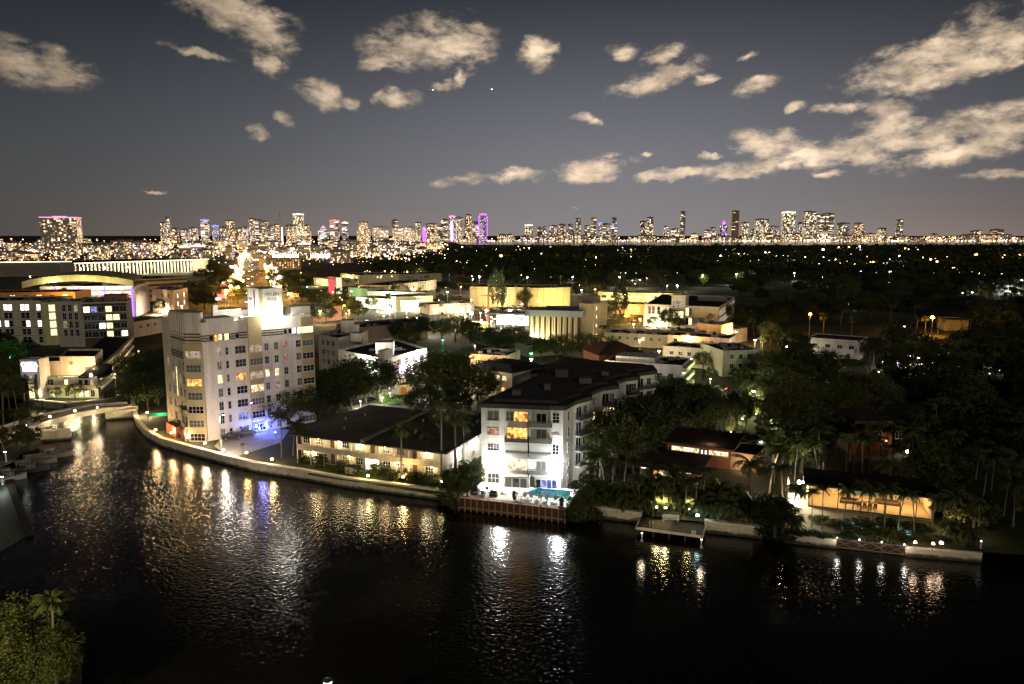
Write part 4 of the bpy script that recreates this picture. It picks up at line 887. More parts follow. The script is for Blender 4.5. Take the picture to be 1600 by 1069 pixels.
# garden in front of the motel
for x, y, c_, w_, lb in ((584, 730, WARM, 120, 'warm garden light in the shrubs left of the motel steps'), (575, 744, YEL, 70, 'yellow garden light on the motel lawn near the seawall'), (630, 746, (1, .6, .25), 260, 'bright orange uplight at the foot of a palm before the motel'), (690, 753, YEL, 80, 'yellow garden light right of the motel garden, by the hedge'),
    (524, 716, (1, .7, .3), 130, 'warm garden light at the left end of the motel garden'), (425, 718, (1, .62, .25), 160, 'warm garden light among the palms left of the motel'), (385, 708, (1, .65, .2), 160, 'warm light under a spiky palm by the parking lot exit'),
    (243, 672, (1, .6, .25), 150, 'warm garden light on the hotel point, second from the bridge'), (230, 645, (1, .72, .36), 420, 'bright warm garden light on the hotel point beside the bridge'), (268, 677, (1, .6, .25), 170, 'warm garden light below the left face of the deco hotel'), (293, 684, (1, .62, .28), 190, 'warm garden light at the foot of the deco hotel corner'), (320, 693, (1, .72, .4), 200, 'warm garden light on the paved corner of the parking lot'), (349, 704, (1, .78, .5), 170, 'warm garden light beside the parking lot lamp post')):
    garden_light(x, y, c_, w_*(5.5 if x < 360 else 3.6), lb, st=28, r=.26)
# ------------------------------------------------------------------ parking lot with blue light
lot = [at(x, y) for x, y in ((335, 698), (365, 715), (438, 692), (452, 672), (400, 664), (352, 674))]
mb = MB(); mb.face([(p.x, p.y, G+.022) for p in lot]); o = mb.build('parking_lot', PAVE); tag(o, kind='structure')
if o.data.polygons[0].normal.z < 0: o.data.flip_normals()
def car(x, y, rz, rgb, label, z=G+.03, loc=None, group=None, lights=None):
    p = loc or at(x, y, z); o = thing('parked_car', label, 'car', (p[0], p[1], z), rz, group)
    paint = plain('car_paint_%02d%02d%02d' % tuple(int(c*99) for c in rgb), rgb, .25, .05, 1, .1, .5)
    prof = [(-2.2, .35), (-2.25, .75), (-2.0, .92), (-1.1, .98), (-.55, 1.42), (.75, 1.45), (1.55, .98), (2.15, .88), (2.25, .55), (2.2, .3)]
    m = MB(); n_ = len(prof)
    def sec(yy, k, q): return [(a*q, yy, b if b < .95 else .95+(b-.95)*k) for a, b in prof]
    A_, B_, C_, D_ = sec(-.85, .9, .97), sec(-.72, 1, 1), sec(.72, 1, 1), sec(.85, .9, .97)
    for P_, Q_ in ((A_, B_), (B_, C_), (C_, D_)):
        for k in range(n_): j = (k+1) % n_; m.face([P_[k], P_[j], Q_[j], Q_[k]])
    m.face(A_[::-1]); m.face(D_); m.build('body', paint, o)
    g = MB()
    for s in (-1, 1): g.face([(-.95, s*.865, 1.0), (-.52, s*.82, 1.36), (.68, s*.82, 1.38), (1.3, s*.865, 1.0)][::s])
    g.face([(-.62, -.7, 1.40), (-1.08, -.75, 1.02), (-1.08, .75, 1.02), (-.62, .7, 1.40)]); g.face([(.85, -.7, 1.41), (.85, .7, 1.41), (1.5, .75, 1.03), (1.5, -.75, 1.03)]); g.build('windows', PANE['d'], o)
    for x_ in (-1.4, 1.4):
        for s in (-1, 1):
            w_ = MB(); w_.tube([(x_, s*.70, .33), (x_, s*.90, .33)], .33, 12); wo = w_.build('wheel', plain('tyre', (.02, .02, .02), .8, .1), o); MB().tube([(x_, s*.89, .33), (x_, s*.915, .33)], .2, 10).build('rim', STEEL, wo)
    for s in (-1, 1):
        MB().box(2.16, 2.28, s*.6-.16, s*.6+.16, .6, .76).build('headlight', glow('headlight', (1, .93, .8), 30) if lights else FRAME, o)
        MB().box(-2.3, -2.18, s*.6-.16, s*.6+.16, .65, .8).build('tail_light', glow('taillight', (1, .06, .03), 12) if lights else plain('red_plastic', (.3, .02, .02), .4, .1), o)
    return o
car(362, 686, .55, (.03, .03, .035), 'dark car parked under the lamp post in the blue lit lot'); car(384, 680, .6, (.20, .18, .15), 'pale tan car parked farther into the blue lit lot')
car(676, 604, .1, (.5, .5, .5), 'white car parked beside the house left of the apartment house'); car(1122, 610, 2.6, (.03, .03, .03), 'dark car on the side street by the lit tree', lights=True); car(352, 672, .55, (.4, .4, .42), 'pale car half hidden by the small tree of the lot')
lampx(343, 648, 9.5, (1, .9, .76), 900, 'tall pale lamp post between parking lot and seawall', st=6, hr=.25, arm=.8); lampx(393, 629, 9.5, (.5, .65, 1), 0, 'tall lamp post in front of the blue lit hotel wall', st=10, hr=.25)
for x, y, wt in ((385, 668, 1500), (400, 666, 1700), (414, 664, 900), (430, 676, 700)):
    _a, _e, _n, _ = H.frame(0); _q = _a+_e*H.hit(0, x, 640)[0]+Vector((math.sin(_n), -math.cos(_n)))*1.3
    garden_light(x if x == 430 else px(Vector((_q.x, _q.y, G+1))), y if x == 430 else 534.5+F*math.tan(math.atan2(HC-G-1, _q.y)-PITCH), (.12, .18, 1), wt*.75, 'blue uplight %s' % {385: 'under the wide window of the deco hotel', 400: 'by the central bay of the deco hotel', 414: 'beneath the cyan lit tree', 430: 'at the far edge of the parking lot'}[x], st=20, r=.2, up=.3)
p = at(404, 652, 4.5); point((p.x, p.y-1, 4.6), (.15, .75, 1), 260, .2)
p = at(380, 700, 6); point((p.x, p.y, 7), (1, .88, .8), 420, .4)
p = at(408, 676, 6); point((p.x, p.y, 5.5), (.32, .32, 1), 620, .4)  # bare light without a fixture, added to tint the lot violet
m = MB(); a = at(372, 668); HG = thing('lot_hedge', 'low hedge between the parking lot and the blue lit wall', 'hedge', (a.x, a.y, G), math.atan2(e.y, e.x)); [leaf_quad(m, Vector((rnd(0, 12), rnd(0, 1), rnd(.1, 1.1))), .14) for _ in range(1500)]; m.build('leaves', LEAF, HG)
# ------------------------------------------------------------------ docks on the right
def dock(name, label, a, b, depth, z, mat, trim):
    p, q_ = Vector(xy(*a, 0)), Vector(xy(*b, 0)); d = (q_-p).normalized(); an = math.atan2(d.y, d.x); o = thing(name, label, 'dock', (p.x, p.y, 0), an); Lw = (q_-p).length
    MB().box(0, Lw, 0, depth, z-.25, z).build('boards', mat, o); MB().box(-.05, Lw+.05, -.15, 0, z-.35, z+.04).box(Lw, Lw+.15, 0, depth, z-.35, z+.04).box(-.15, 0, 0, depth, z-.35, z+.04).build('rim', trim, o)
    for k in range(5):
        for v in (.3, depth*.6): MB().tube([(k*(Lw-.4)/4+.2, v, -1.5), (k*(Lw-.4)/4+.2, v, z-.25)], .16, 8).build('piling', BARK, o)
    return o, Lw
DARKW = plain('dark_dock_boards', (.022, .012, .009), .85, .35, 1)
dk, dl = dock('timber_dock', 'dark timber dock with a pale rim between two seawall panels', (994, 836), (1097, 850), 5.0, 1.3, DARKW, CONC)
MB().tube([(2.0, .5, 1.3), (2.0, .5, 2.4)], .03, 6).tube([(2.5, .5, 1.3), (2.5, .5, 2.4)], .03, 6).tube([(2.0, .5, 2.4), (2.0, -.3, 2.3)], .03, 6).tube([(2.5, .5, 2.4), (2.5, -.3, 2.3)], .03, 6).build('ladder', STEEL, dk)
p = at(1048, 812, 1.6); bn = thing('bench', 'pale bench on the dark timber dock', 'bench', (p.x, p.y, 1.3), -.14); MB().box(-1.3, 1.3, -.3, .3, .35, .45).build('seat', WP, bn); MB().box(-1.3, 1.3, .25, .33, .45, .95).build('backrest', WP, bn); [MB().box(x-.06, x+.06, -.25, .25, 0, .35).build('leg', WP, bn) for x in (-1.1, 1.1)]
for x, y, lb in ((1003, 836, 'left'), (1096, 846, 'right')):  # post lamps added to brighten the seawall panels beside the dock
    p = at(x, y, 2.3); street_lamp(p.x, p.y, 1.3, 1.3, (1, .82, .55), 190, 'added warm post lamp lighting the seawall from the %s dock corner' % lb, st=16, hr=.14, drop=-.1, name='dock_fill_lamp', cat='dock lamp')
for x, y, lb in ((1082, 834, 'left'), (1086, 834, 'right')):
    p = at(x, y, 1.4); o = thing('mooring_post', 'short white mooring post on the dock, the %s of two' % lb, 'post', (p.x, p.y, 1.3)); MB().tube([(0, 0, 0), (0, 0, .5)], .12, 8).lathe([(.16, .5), (.16, .58), (.01, .62)], n=8).build('post', WP, o)
gt = Vector(xy(1306, 858, 0)); gq = Vector(xy(1414, 870, 0)); ga = math.atan2((gq-gt).y, (gq-gt).x); gl2 = (gq-gt).length
o = thing('boat_gate', 'dark timber boat gate with crossed braces and small lights on its rail', 'gate', (gt.x, gt.y, 0), ga); m = MB().box(0, gl2, .3, .4, .1, 1.5); m.build('boards', DARKW, o); m = MB().box(0, gl2, .15, .3, 1.5, 1.6).box(0, gl2, .15, .28, .15, .3)
for k in range(4): x0, x1 = k*gl2/4, (k+1)*gl2/4; m.tube([(x0, .22, .25), (x1, .22, 1.45)], .06, 5); m.tube([(x0, .22, 1.45), (x1, .22, .25)], .06, 5)
m.build('brace', plain('worn_brace', (.12, .08, .06), .8, .3), o)
for k in range(4): MB().ball((.15+k*(gl2-.3)/3, .2, 1.75), .10, 0).build('rail_light', glow('railglow', (.8, .85, 1), 8), o); point((.15+k*(gl2-.3)/3, -.9, 1.75), (1, .9, .75), 55, .15, o); MB().tube([(.15+k*(gl2-.3)/3, .2, -.8), (.15+k*(gl2-.3)/3, .2, 1.65)], .07, 6).build('post', BARK, o)
p = at(1532, 858, 1.5); o = thing('mooring_post', 'pale tall mooring post at the right end of the last seawall', 'post', (p.x, p.y, .0)); MB().tube([(0, 0, -1), (0, 0, 2.6)], .14, 8).build('post', plain('pale_post', (.4, .37, .33), .8, .2), o); MB().ball((0, 0, 2.7), .12, 0).build('cap_light', glow('capglow', (.8, .85, 1), 3), o)
# ------------------------------------------------------------------ villa with the open glass front
va, vb = at(1262, 789, 1.9), at(1456, 811, 1.9); va2, vb2 = Vector((va.x, va.y)), Vector((vb.x, vb.y)); vd = (vb2-va2).normalized(); van = math.atan2(vd.y, vd.x); VL = (vb2-va2).length
V = thing('glass_villa', 'single storey villa with a long brightly lit glass front among dark palms', 'villa', (va.x, va.y, G), van); VD, VHt = 7.5, 3.9
MB().box(0, VL, 0, VD, 0, .3).build('floor', plain('light_wood_floor', (.55, .36, .17), .5, .15, .6), V)
MB().box(0, VL, VD-.2, VD, .3, VHt).box(0, .25, 0, VD, .3, VHt).box(VL-.25, VL, 0, VD-.2, .3, VHt).build('wall', plain('ochre_interior_wall', (.66, .50, .26), .7, .15, .5), V)
MB().box(-.8, VL+.8, -1.0, VD+.4, VHt, VHt+.35).build('roof', ROOF, V)
fm = MB()
for k in range(9): x = VL*k/8; fm.box(x-.06, x+.06, -.08, .08, .3, VHt)
fm.box(0, VL, -.07, .07, VHt-.12, VHt).box(0, VL, -.1, .1, .1, .3); fm.build('window_frame', DKMETAL, V)
MB().box(VL*.28, VL*.62, .35, .5, 2.75, VHt-.15).build('blind', plain('pale_blind', (.6, .66, .62), .7, .1), V)
for k in range(6): MB().box(VL*(k+.5)/6-.5, VL*(k+.5)/6+.5, 3.2, 3.6, VHt-.06, VHt-.005).build('ceiling_light', glow('villa_ceiling', (1, .8, .45), 12), V); point((VL*(k+.5)/6, 3.4, VHt-.5), (1, .77, .40), 260, .3, V)
for k in range(10): MB().box(VL*.55+k*.5, VL*.55+k*.5+.06, VD-.27, VD-.2, .3, VHt).build('wall_slat', plain('slat_wood', (.35, .2, .08), .7, .2), V)
SOFA = plain('brown_sofa', (.12, .06, .03), .8, .2)
def inV(u, v): p = va2+vd*u+Vector((-vd.y, vd.x))*v; return (p.x, p.y, G+.3)
for u, v, lb, w_ in ((VL*.36, 3.2, 'dark sofa inside the glass villa, left of the dining table', 2.6), (VL*.68, 4.5, 'long brown sofa at the right inside the glass villa', 3.4)):
    o = thing('sofa', lb, 'sofa', inV(u, v), van); MB().box(-w_/2, w_/2, -.45, .45, .1, .42).build('seat', SOFA, o); MB().box(-w_/2, w_/2, .3, .5, .42, .85).build('backrest', SOFA, o); MB().box(-w_/2-.18, -w_/2, -.45, .5, .0, .6).build('armrest', SOFA, o); MB().box(w_/2, w_/2+.18, -.45, .5, 0, .6).build('armrest', SOFA, o)
o = thing('dining_table', 'dark dining table in the middle of the lit villa room', 'table', inV(VL*.5, 2.6), van); MB().box(-1.6, 1.6, -.5, .5, .7, .76).build('tabletop', SOFA, o); [MB().box(x-.05, x+.05, y-.05, y+.05, 0, .7).build('leg', SOFA, o) for x in (-1.4, 1.4) for y in (-.4, .4)]
for k in range(4): chp = inV(VL*.5-1.2+k*.8, 1.75); chair(chp, van+math.pi, 'dark dining chair at the villa table, %s from the left' % ('first', 'second', 'third', 'last')[k], SOFA)
p = inV(-.9, 1.0); wall_flood((p[0], p[1], G+3.7), (-vd.x, -vd.y, 0), (1, .88, .62), 9000, 'dazzling warm light on the left end of the glass villa', 60, .55, off=.9, down=.3)
MB().box(-3.5, -1.0, -2, 5, -.2, .35).build('terrace', WALLW, V); MB().box(-3.2, -3.0, 0, 5, .3, 3.2).build('garden_wall', wallm((.6, .5, .3)), V)
sp0, sp1 = at(1318, 828), at(1420, 834); PO = thing('villa_pool', 'narrow pale blue lit pool behind plants before the villa', 'pool', (sp0.x, sp0.y, G), van); wl = (sp1-sp0).length
MB().box(0, wl, 0, .3, -.3, .18).box(0, wl, 2.4, 2.7, -.3, .18).box(-.3, 0, 0, 2.7, -.3, .18).box(wl, wl+.3, 0, 2.7, -.3, .18).build('pool_edge', WALLW, PO); MB().box(.0, wl, .3, 2.4, .02, .06).build('pool_basin', plain('pool_tiles', (.10, .62, .80), .5, .12, 2), PO)
for k in (.15, .5, .85): point((wl*k, 1.3, .7), (.55, .85, 1), 55, .15, PO)
for x, y, c_, w_, lb in ((1255+140-27, 806, COOL, 0, None),) if 0 else (): pass
for x, y, lb in ((1430, 848, 'warm spark like garden light behind the right seawall, left one'), (1458, 850, 'small dim garden light behind the right seawall'), (1471, 849, 'brightest garden light behind the right seawall')): garden_light(x, y, (1, .66, .42), 60, lb, st=30, r=.2 if '1471' not in str(x) else .26)
# ------------------------------------------------------------------ other houses on the right
def house(name, label, a, b, z, depth, wall, roofmat=None, parapet=.3, cat='house', **k): return Bldg(name, label, cat, rect(*a, *b, z, depth), z, wall=wall, roof=roofmat, parapet=parapet, **k)
h1 = house('low_house', 'low dark red house with two long bands of lit windows', (1042, 690), (1140, 702), 5.6, 11, (.20, .075, .045), ROOFBROWN, 0); l1 = h1.frame(0)[3]
for x0, x1 in ((1050, 1092), (1108, 1138)): u0, u1 = h1.hit(0, x0, 700)[0], h1.hit(0, x1, 703)[0]; h1.win(0, (u0+u1)/2, 4.5, u1-u0, .75, 'w', 7, 1)
for x in (1097, 1103): h1.win(0, h1.hit(0, x, 702)[0], 4.4, .35, .7, 'W', 1, 1)
h1.part('eave_roof', MB().box(-1, l1+1, -1, 12, 4.02, 4.25), ROOFBROWN, 0)
h2 = house('garden_annex', 'tan garden annex wall with a round warm wall light', (1142, 706), (1184, 712), 5.0, 8, (.40, .28, .18), None, .2); p, nr = face_pt(h2, 0, 1163, 721); wall_flood(p, nr, (1, .62, .28), 130, 'round warm light on the tan garden annex', 26, .3)
h3 = house('garden_house', 'low house with an orange lit opening behind the uplit palms', (1000, 728), (1088, 739), 4.4, 10, (.22, .12, .07), ROOFBROWN, 0); l3 = h3.frame(0)[3]; u = h3.hit(0, 1041, 740)[0]; h3.win(0, u, 3.0, 3.2, 2.1, 'w', 3, 1); h3.win(0, h3.hit(0, 1024, 738)[0], 3.1, .7, 1.6, 'o', 1, 1); h3.part('eave_roof', MB().box(-1, l3+1, -1.2, 11, 2.82, 3.1), ROOFBROWN, 0)
for x, y in ((1012, 727), (1073, 738)): pt, nr = face_pt(h3, 0, x, y+5); h3.part('eave_light', MB().box(h3.hit(0, x, y)[0]-.9, h3.hit(0, x, y)[0]+.9, -1.28, -1.2, 2.86, 2.98), glow('eaveglow', (1, .75, .55), 2.5), 0)
h4 = house('brick_house', 'dark red brick house with two small lamps by its door', (1336, 657), (1396, 657), 9.0, 11, (.13, .055, .032), ROOFBROWN, 0); h4.win(0, 5, 6, 1.2, 1.4, 'd'); h4.win(0, 9, 6, 1.2, 1.4, 'd'); h4.part('door', MB().box(5.6, 7.2, -.1, 0, 0, 2.3), DKMETAL, 0)
for x, y, wt, lb in ((1344, 685, 25, 'dim narrow lamp at the left of the brick house'), (1384, 688, 70, 'small orange lamp at the right of the brick house')): p, nr = face_pt(h4, 0, x, y); wall_flood(p, nr, (1, .5, .2), wt, lb, 10, .18)
for x, y, lb in ((1320, 697, 'clipped olive round shrub left of the brick house'), (1405, 702, 'clipped olive round shrub right of the brick house')): treep('bush', x, y, 3.6, lb, v=1, wide=.75); p = at(x, y, 2.5); point((p.x, p.y-2.2, 3.6), (1, .8, .4), 30, .2)
garden_light(1418, 706, (1, .96, .9), 60, 'bright white garden light right of the brick house', st=30, r=.3)
h5 = house('white_house', 'white flat roofed house standing alone among dark trees', (1263, 527), (1345, 533), 8.5, 14, (.52, .49, .46), None, .3); l5 = h5.frame(0)[3]; [h5.win(0, u, 5.8, 1.6, 1.2, 'd') for u in (2.5, 7, 11, 15) if u < l5-1]; [h5.win(0, u, 2.9, 1.4, 1.3, 'd') for u in (4, 9, 14) if u < l5-1]
h5.part('gable_porch', MB().box(2, 5, -2, 0, 0, 3.2).prism([(1.8, -2.2), (5.2, -2.2), (5.2, 0), (1.8, 0)], 3.2, 3.4), h5.wm, 0)
pt = at(1305, 560, 7); point((pt.x-6, pt.y-13, 8), (1, .9, .8), 600, .4)
h6 = house('far_villa', 'long pale villa beside the brilliant orange lamp', (1476, 499), (1514, 500), 7, 12, (.45, .38, .28), None, .3, cat='house'); h7 = house('lawn_house', 'white house by a floodlit lawn at the right edge', (1560, 446), (1600, 447), 9, 12, (.5, .5, .46), None, .3); 
p = at(1585, 462); point((p.x, p.y-6, 7), (.9, 1, .75), 2500, .4)
pt = at(1172, 700); PT = thing('patio', 'bright white patio with a small plunge pool right of the low house', 'patio', (pt.x, pt.y, G), -.1); MB().box(-3.5, 3.5, -2, 3, -.2, .15).build('paving', WALLW, PT); MB().box(-2.5, 2, -.5, 1.6, .16, .2).build('plunge_pool', plain('pool_tiles', (.10, .62, .80), .5, .12, 2), PT); MB().box(-3.4, -3.1, -2, 3, .15, 2.2).build('screen_wall', wallm((.6, .55, .4)), PT)
lampx(1189, 690, 4, (.9, .92, 1), 420, 'white lamp over the small patio right of the low house', st=40, hr=.35)
pt = at(1112, 694, 6.2); point((pt.x, pt.y+1, 6.8), (1, .7, .4), 90, .3)
lampx(1178, 611, 4.5, (1, 1, .55), 7000, 'dazzling yellow white lamp in the leaves by the side street', st=60, hr=.5, drop=.4)
lampx(1110, 592, 5, (1, .62, .4), 500, 'pinkish lamp lighting the small tree beside the white apartments', st=16, hr=.3)
lampx(1080, 560, 8, (.7, 1, .6), 260, 'greenish lamp by the end wall of the white apartments', st=14, hr=.3)
def inside_(P, x, y):
    c = False; j = len(P)-1
    for i in range(len(P)):
        if (P[i][1] > y) != (P[j][1] > y) and x < (P[j][0]-P[i][0])*(y-P[i][1])/(P[j][1]-P[i][1])+P[i][0]: c = not c
        j = i
    return c
OLDL = set(o.name for o in COL.objects if o.type == 'LIGHT')
# ------------------------------------------------------------------ the middle of the town
def town(name, label, a, b, z, depth, wall, wins=(), parapet=.5, cat='building', roof=None, poly=None, cornice=0):
    b_ = Bldg(name, label, cat, [xy(x, y, z) for x, y in poly] if poly else rect(*a, *b, z, depth), z, wall=wall, parapet=parapet, roof=roof, cornice=cornice)
    for (face, ncol, zs, w_, h_, panes, *mar) in wins:
        l = b_.frame(face)[3]; mg = mar[0] if mar else 1.5
        for zz in zs:
            for k in range(ncol): b_.win(face, mg+(l-2*mg)*(k+.5)/ncol, zz, w_, h_, random.choice(panes), 2, 2)
    st_ = random.getstate(); random.seed(name+label); Q = [p-b_.c for p in b_.poly]; ctr = Vector((0, 0)); mu = MB(); zr = z-G-parapet
    for k in range(7):                                   # coolers, hatches and pipes on the roof
        c = Q[k % len(Q)]*rnd(.15, .72); a_, h_ = rnd(.5, 1.3), rnd(.5, 1.2); mu = MB().box(c.x-a_, c.x+a_, c.y-a_*.7, c.y+a_*.7, zr, zr+h_)
        if parapet: mu.build('roof_unit', plain('roof_unit_steel', (.16, .16, .155), .6, .3, 1.5), b_.o); MB().tube([(c.x+a_, c.y, zr+.2), (c.x+a_+rnd(1, 3), c.y+rnd(-1, 1), zr+.2)], .1, 5).build('roof_pipe', STEEL, b_.o)
    random.setstate(st_); return b_
CREAM, TAN, GREY, WHT, YELW = (.56, .50, .38), (.42, .34, .22), (.30, .28, .25), (.62, .60, .55), (.58, .52, .30)
D1 = town('flat_block', 'plain grey cream block with four window rows behind the deco hotel', 0, 0, 14.2, 0, (.46, .43, .39), [(0, 3, (12, 9, 6), 1.5, 1.5, 'ddg')], .6, poly=[(497, 523), (529, 528), (575, 516), (540, 510)])
D2 = town('corner_apartments', 'pale three storey corner apartments under two white floodlights', 0, 0, 13.0, 0, (.56, .52, .44), [(0, 4, (11, 7.9, 4.8), 1.4, 1.5, 'dgr'), (1, 5, (11, 7.9, 4.8), 1.5, 1.5, 'dddgW')], .7, poly=[(528, 546), (600, 561), (667, 544), (612, 527)], cat='apartment house')
D2.roofbox('stair_tower', 587, 556, 5.0, 4.5, 3.6, rot=.1); D2.roofbox('roof_house', 548, 534, 3.6, 3.2, 2.6, rot=-.2)
l = D2.frame(1)[3]
st_ = D2.part('stair_shaft', MB().box(-1.8, 2.2, -1.2, .6, 0, 14), D2.wm, 1, 0, G); [D2.win(1, .6, zz, .8, 1.5, 'W', 1, 2, off=1.2) for zz in (11.5, 8.4, 5.4, 3.2)]
for k in range(5): D2.part('air_conditioner', MB().box(2+k*2.8, 2.7+k*2.8, -.45, 0, 5.5, 6.0), STEEL, 1, 0, G)
p, nr = face_pt(D2, 0, 576, 558); wall_flood(p, nr, (1, .97, .9), 1300, 'white floodlight on the left face of the corner apartments', 60, .5, off=1.6)
p, nr = face_pt(D2, 1, 652, 549); wall_flood(p, nr, (1, .98, .94), 2600, 'brilliant white floodlight high on the right face of the corner apartments', 80, .7, off=1.8)
D1.roofbox('roof_house', 533, 521, 4.2, 4, 4.2, rot=.1); D1.roofbox('roof_house', 548, 521, 2.6, 3, 2.8, rot=.1)
pk = at(640, 618); PK = thing('roof_terrace_house', 'small lit garden building with an orange door below the corner apartments', 'building', (pk.x-3, pk.y, G), .3); MB().box(0, 6, 0, 4, 0, 3).build('wall', wallm((.6, .5, .32)), PK); MB().box(-.2, 6.2, -.2, 4.2, 3, 3.2).build('roof', ROOF, PK); MB().box(.6, 2.2, -.06, 0, 0, 2.3).build('door', plain('orange_door', (.5, .2, .05), .6, .1), PK)
um = at(637, 596, 5.0); UM = thing('parasol', 'violet lit parasol on the terrace below the corner apartments', 'parasol', (um.x, um.y, 4.8)); MB().lathe([(2.0, 2.0), (1.2, 2.35), (.02, 2.8)], n=8).lathe([(.02, 2.76), (1.2, 2.31), (2.0, 1.96)], n=8).build('canopy', plain('violet_canvas', (.35, .22, .5), .8, .1), UM); MB().tube([(0, 0, -3.2), (0, 0, 2.75)], .05, 6).build('pole', STEEL, UM); point((.3, -1, 3.6), (.7, .5, 1), 120, .2, UM)
lampx(607, 606, 4.6, (1, .8, .45), 900, 'warm bright lamp on the lit garden building below the corner apartments', st=50, hr=.5)
hh = at(612, 633); HD2 = thing('garden_hedge', 'bright green clipped hedge lit by a garden lamp behind the motel', 'hedge', (hh.x-2.5, hh.y, G), .05); m = MB(); [leaf_quad(m, Vector((rnd(0, 8.5), rnd(0, 1.6), rnd(.1, 2.6))), .16) for _ in range(2600)]; m.build('leaves', HEDGE, HD2)
lampx(597, 621, 4.2, (.95, 1, .6), 420, 'globe lamp at the left end of the bright green hedge', st=24, hr=.3, arm=0); lampx(563, 627, 3.6, (1, .96, .85), 160, 'small white globe lamp by the lane behind the motel', st=20, hr=.22)
pp = at(585, 640); MBW = thing('lane_wall', 'pale low lane wall lit behind the motel roof', 'wall', (pp.x-3, pp.y, G), -.1); MB().box(0, 12, 0, .25, 0, 1.1).build('wall_panel', WALLW, MBW); MB().box(-.05, 12.05, -.05, .3, 1.1, 1.18).build('coping', WALLW, MBW)
N1 = town('villa', 'grey house with two small lit windows left of the apartment house', (736, 573), (800, 583), 9, 14, (.40, .34, .27), [(0, 5, (7.2,), 1.3, 1.1, 'ddwdy'), (0, 4, (4,), 1.3, 1.3, 'dddo')], .4, cat='house')
N2 = town('small_house', 'small cream house with a brown hipped roof behind the apartment house', (826, 581), (850, 586), 8, 9, (.52, .47, .38), [(0, 2, (5.5,), 1, 1.2, 'd')], 0, roof=ROOFBROWN, cat='house'); N3 = town('small_house', 'wide yellowish house with a low roof behind the brown hipped house', (850, 571), (908, 577), 9, 12, (.50, .45, .30), [(0, 4, (6.8, 4), 1.1, 1.3, 'dddg')], 0, roof=ROOFBROWN, cat='house')
for b_, c_ in ((N2, ROOFBROWN), (N3, ROOFBROWN), (N1, ROOF)):
    Q = [p-b_.c for p in b_.poly]; O1 = Bldg.inset(Q, -.7); O2 = Bldg.inset(Q, 3.2); m = MB(); t = b_.z1-G+.05
    for k in range(4): j = (k+1) % 4; m.face([(*O1[k], t), (*O1[j], t), (*O2[j], t+1.5), (*O2[k], t+1.5)])
    m.face([(*p, t+1.5) for p in O2]); m.face([(*p, t-.02) for p in reversed(O1)]); b_.part('hip_roof', m, c_)
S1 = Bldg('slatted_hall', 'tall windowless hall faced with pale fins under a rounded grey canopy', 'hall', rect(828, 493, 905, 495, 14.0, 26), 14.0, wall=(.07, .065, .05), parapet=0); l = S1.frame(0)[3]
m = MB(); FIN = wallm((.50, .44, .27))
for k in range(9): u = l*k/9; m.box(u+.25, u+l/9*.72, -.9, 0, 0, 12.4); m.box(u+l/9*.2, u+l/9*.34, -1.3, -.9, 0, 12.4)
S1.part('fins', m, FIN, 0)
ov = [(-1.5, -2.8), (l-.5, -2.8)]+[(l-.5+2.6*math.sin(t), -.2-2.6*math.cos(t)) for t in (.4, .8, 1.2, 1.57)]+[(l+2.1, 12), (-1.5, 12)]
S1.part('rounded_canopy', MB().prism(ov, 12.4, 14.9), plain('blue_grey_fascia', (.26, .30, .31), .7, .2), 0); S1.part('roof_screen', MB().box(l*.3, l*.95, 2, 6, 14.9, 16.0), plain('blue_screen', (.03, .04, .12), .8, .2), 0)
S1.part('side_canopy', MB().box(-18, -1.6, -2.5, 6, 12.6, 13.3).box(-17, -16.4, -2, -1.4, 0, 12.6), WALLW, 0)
S2 = town('blank_block', 'tall blank yellowish block at the right of the finned hall', (905, 474), (928, 475), 19, 16, (.50, .44, .27), (), .4); [S2.win(1, 3, zz, .9, 1.3, 'W', 1, 1) for zz in (17, 13.5, 10, 6)]; S2.roofbox('lift_house', 908, 474, 6, 6, 3, wallm((.2, .17, .14)))
for x, y, w_ in ((840, 536, 1500), (880, 530, 1500), (915, 527, 1500)): p = at(x, y, 3); point((p.x, p.y-6, 2.8), (1, .88, .5), w_*1.6, .3)
p, nr = face_pt(S1, 0, 833, 530); wall_flood(p, nr, (1, .97, .9), 700, 'white uplight at the left foot of the finned hall', 30, .5, off=1.6)
M0 = Bldg('modern_block', 'white modern two storey block with tall windows and a glazed corner', 'building', [xy(x, y, 12.5) for x, y in ((1008, 475), (1124, 480), (1148, 464), (1035, 459))], 12.5, wall=(.62, .58, .46), parapet=.4); l = M0.frame(0)[3]; l2 = M0.frame(1)[3]
for x, pn in ((1015, 'r'), (1021, 'r'), (1029, 'd'), (1043, 'y'), (1053, 'd'), (1074, 'y'), (1079, 'g')):
    u = M0.hit(0, x, 485)[0]; M0.win(0, u, 9.6, 1.4, 3.6, pn, 1, 2); M0.win(0, u, 5, 1.4, 3.2, 'dgdy'[x % 4], 1, 2)
M0.part('front_panel', MB().box(l*.66, l*.985, -.35, 0, 3.2, 10.2), wallm((.60, .52, .33)), 0); M0.part('pier', MB().box(-.5, .4, -.5, 0, 0, 11.2), M0.wm, 0)
for k in range(4):
    for zz in (9.4, 5.4): M0.win(1, l2*(k+.5)/4, zz, l2/4-1.0, 3.0, 'm', 3, 2)
u = M0.hit(0, 1061, 470)[0]; M0.part('stair_tower', MB().box(u-3.4, u+3.4, -1, 5, 0, 15.6).box(u-4, u+4, -1.6, 5.6, 15.6, 16.0), M0.wm, 0); M0.win(0, u, 13.2, 5.2, 3.2, 'm', 3, 2, off=1.0); M0.win(0, u, 8, 5, 3.5, 'y', 3, 2, off=1.0); M0.roofbox('roof_plant', 1090, 470, 14, 8, 3, wallm((.2, .18, .15)))
for x in (1020, 1050, 1090, 1112): p = at(x, 508); point((p.x, p.y-7, 3), (1, .87, .5), 2600, .3)
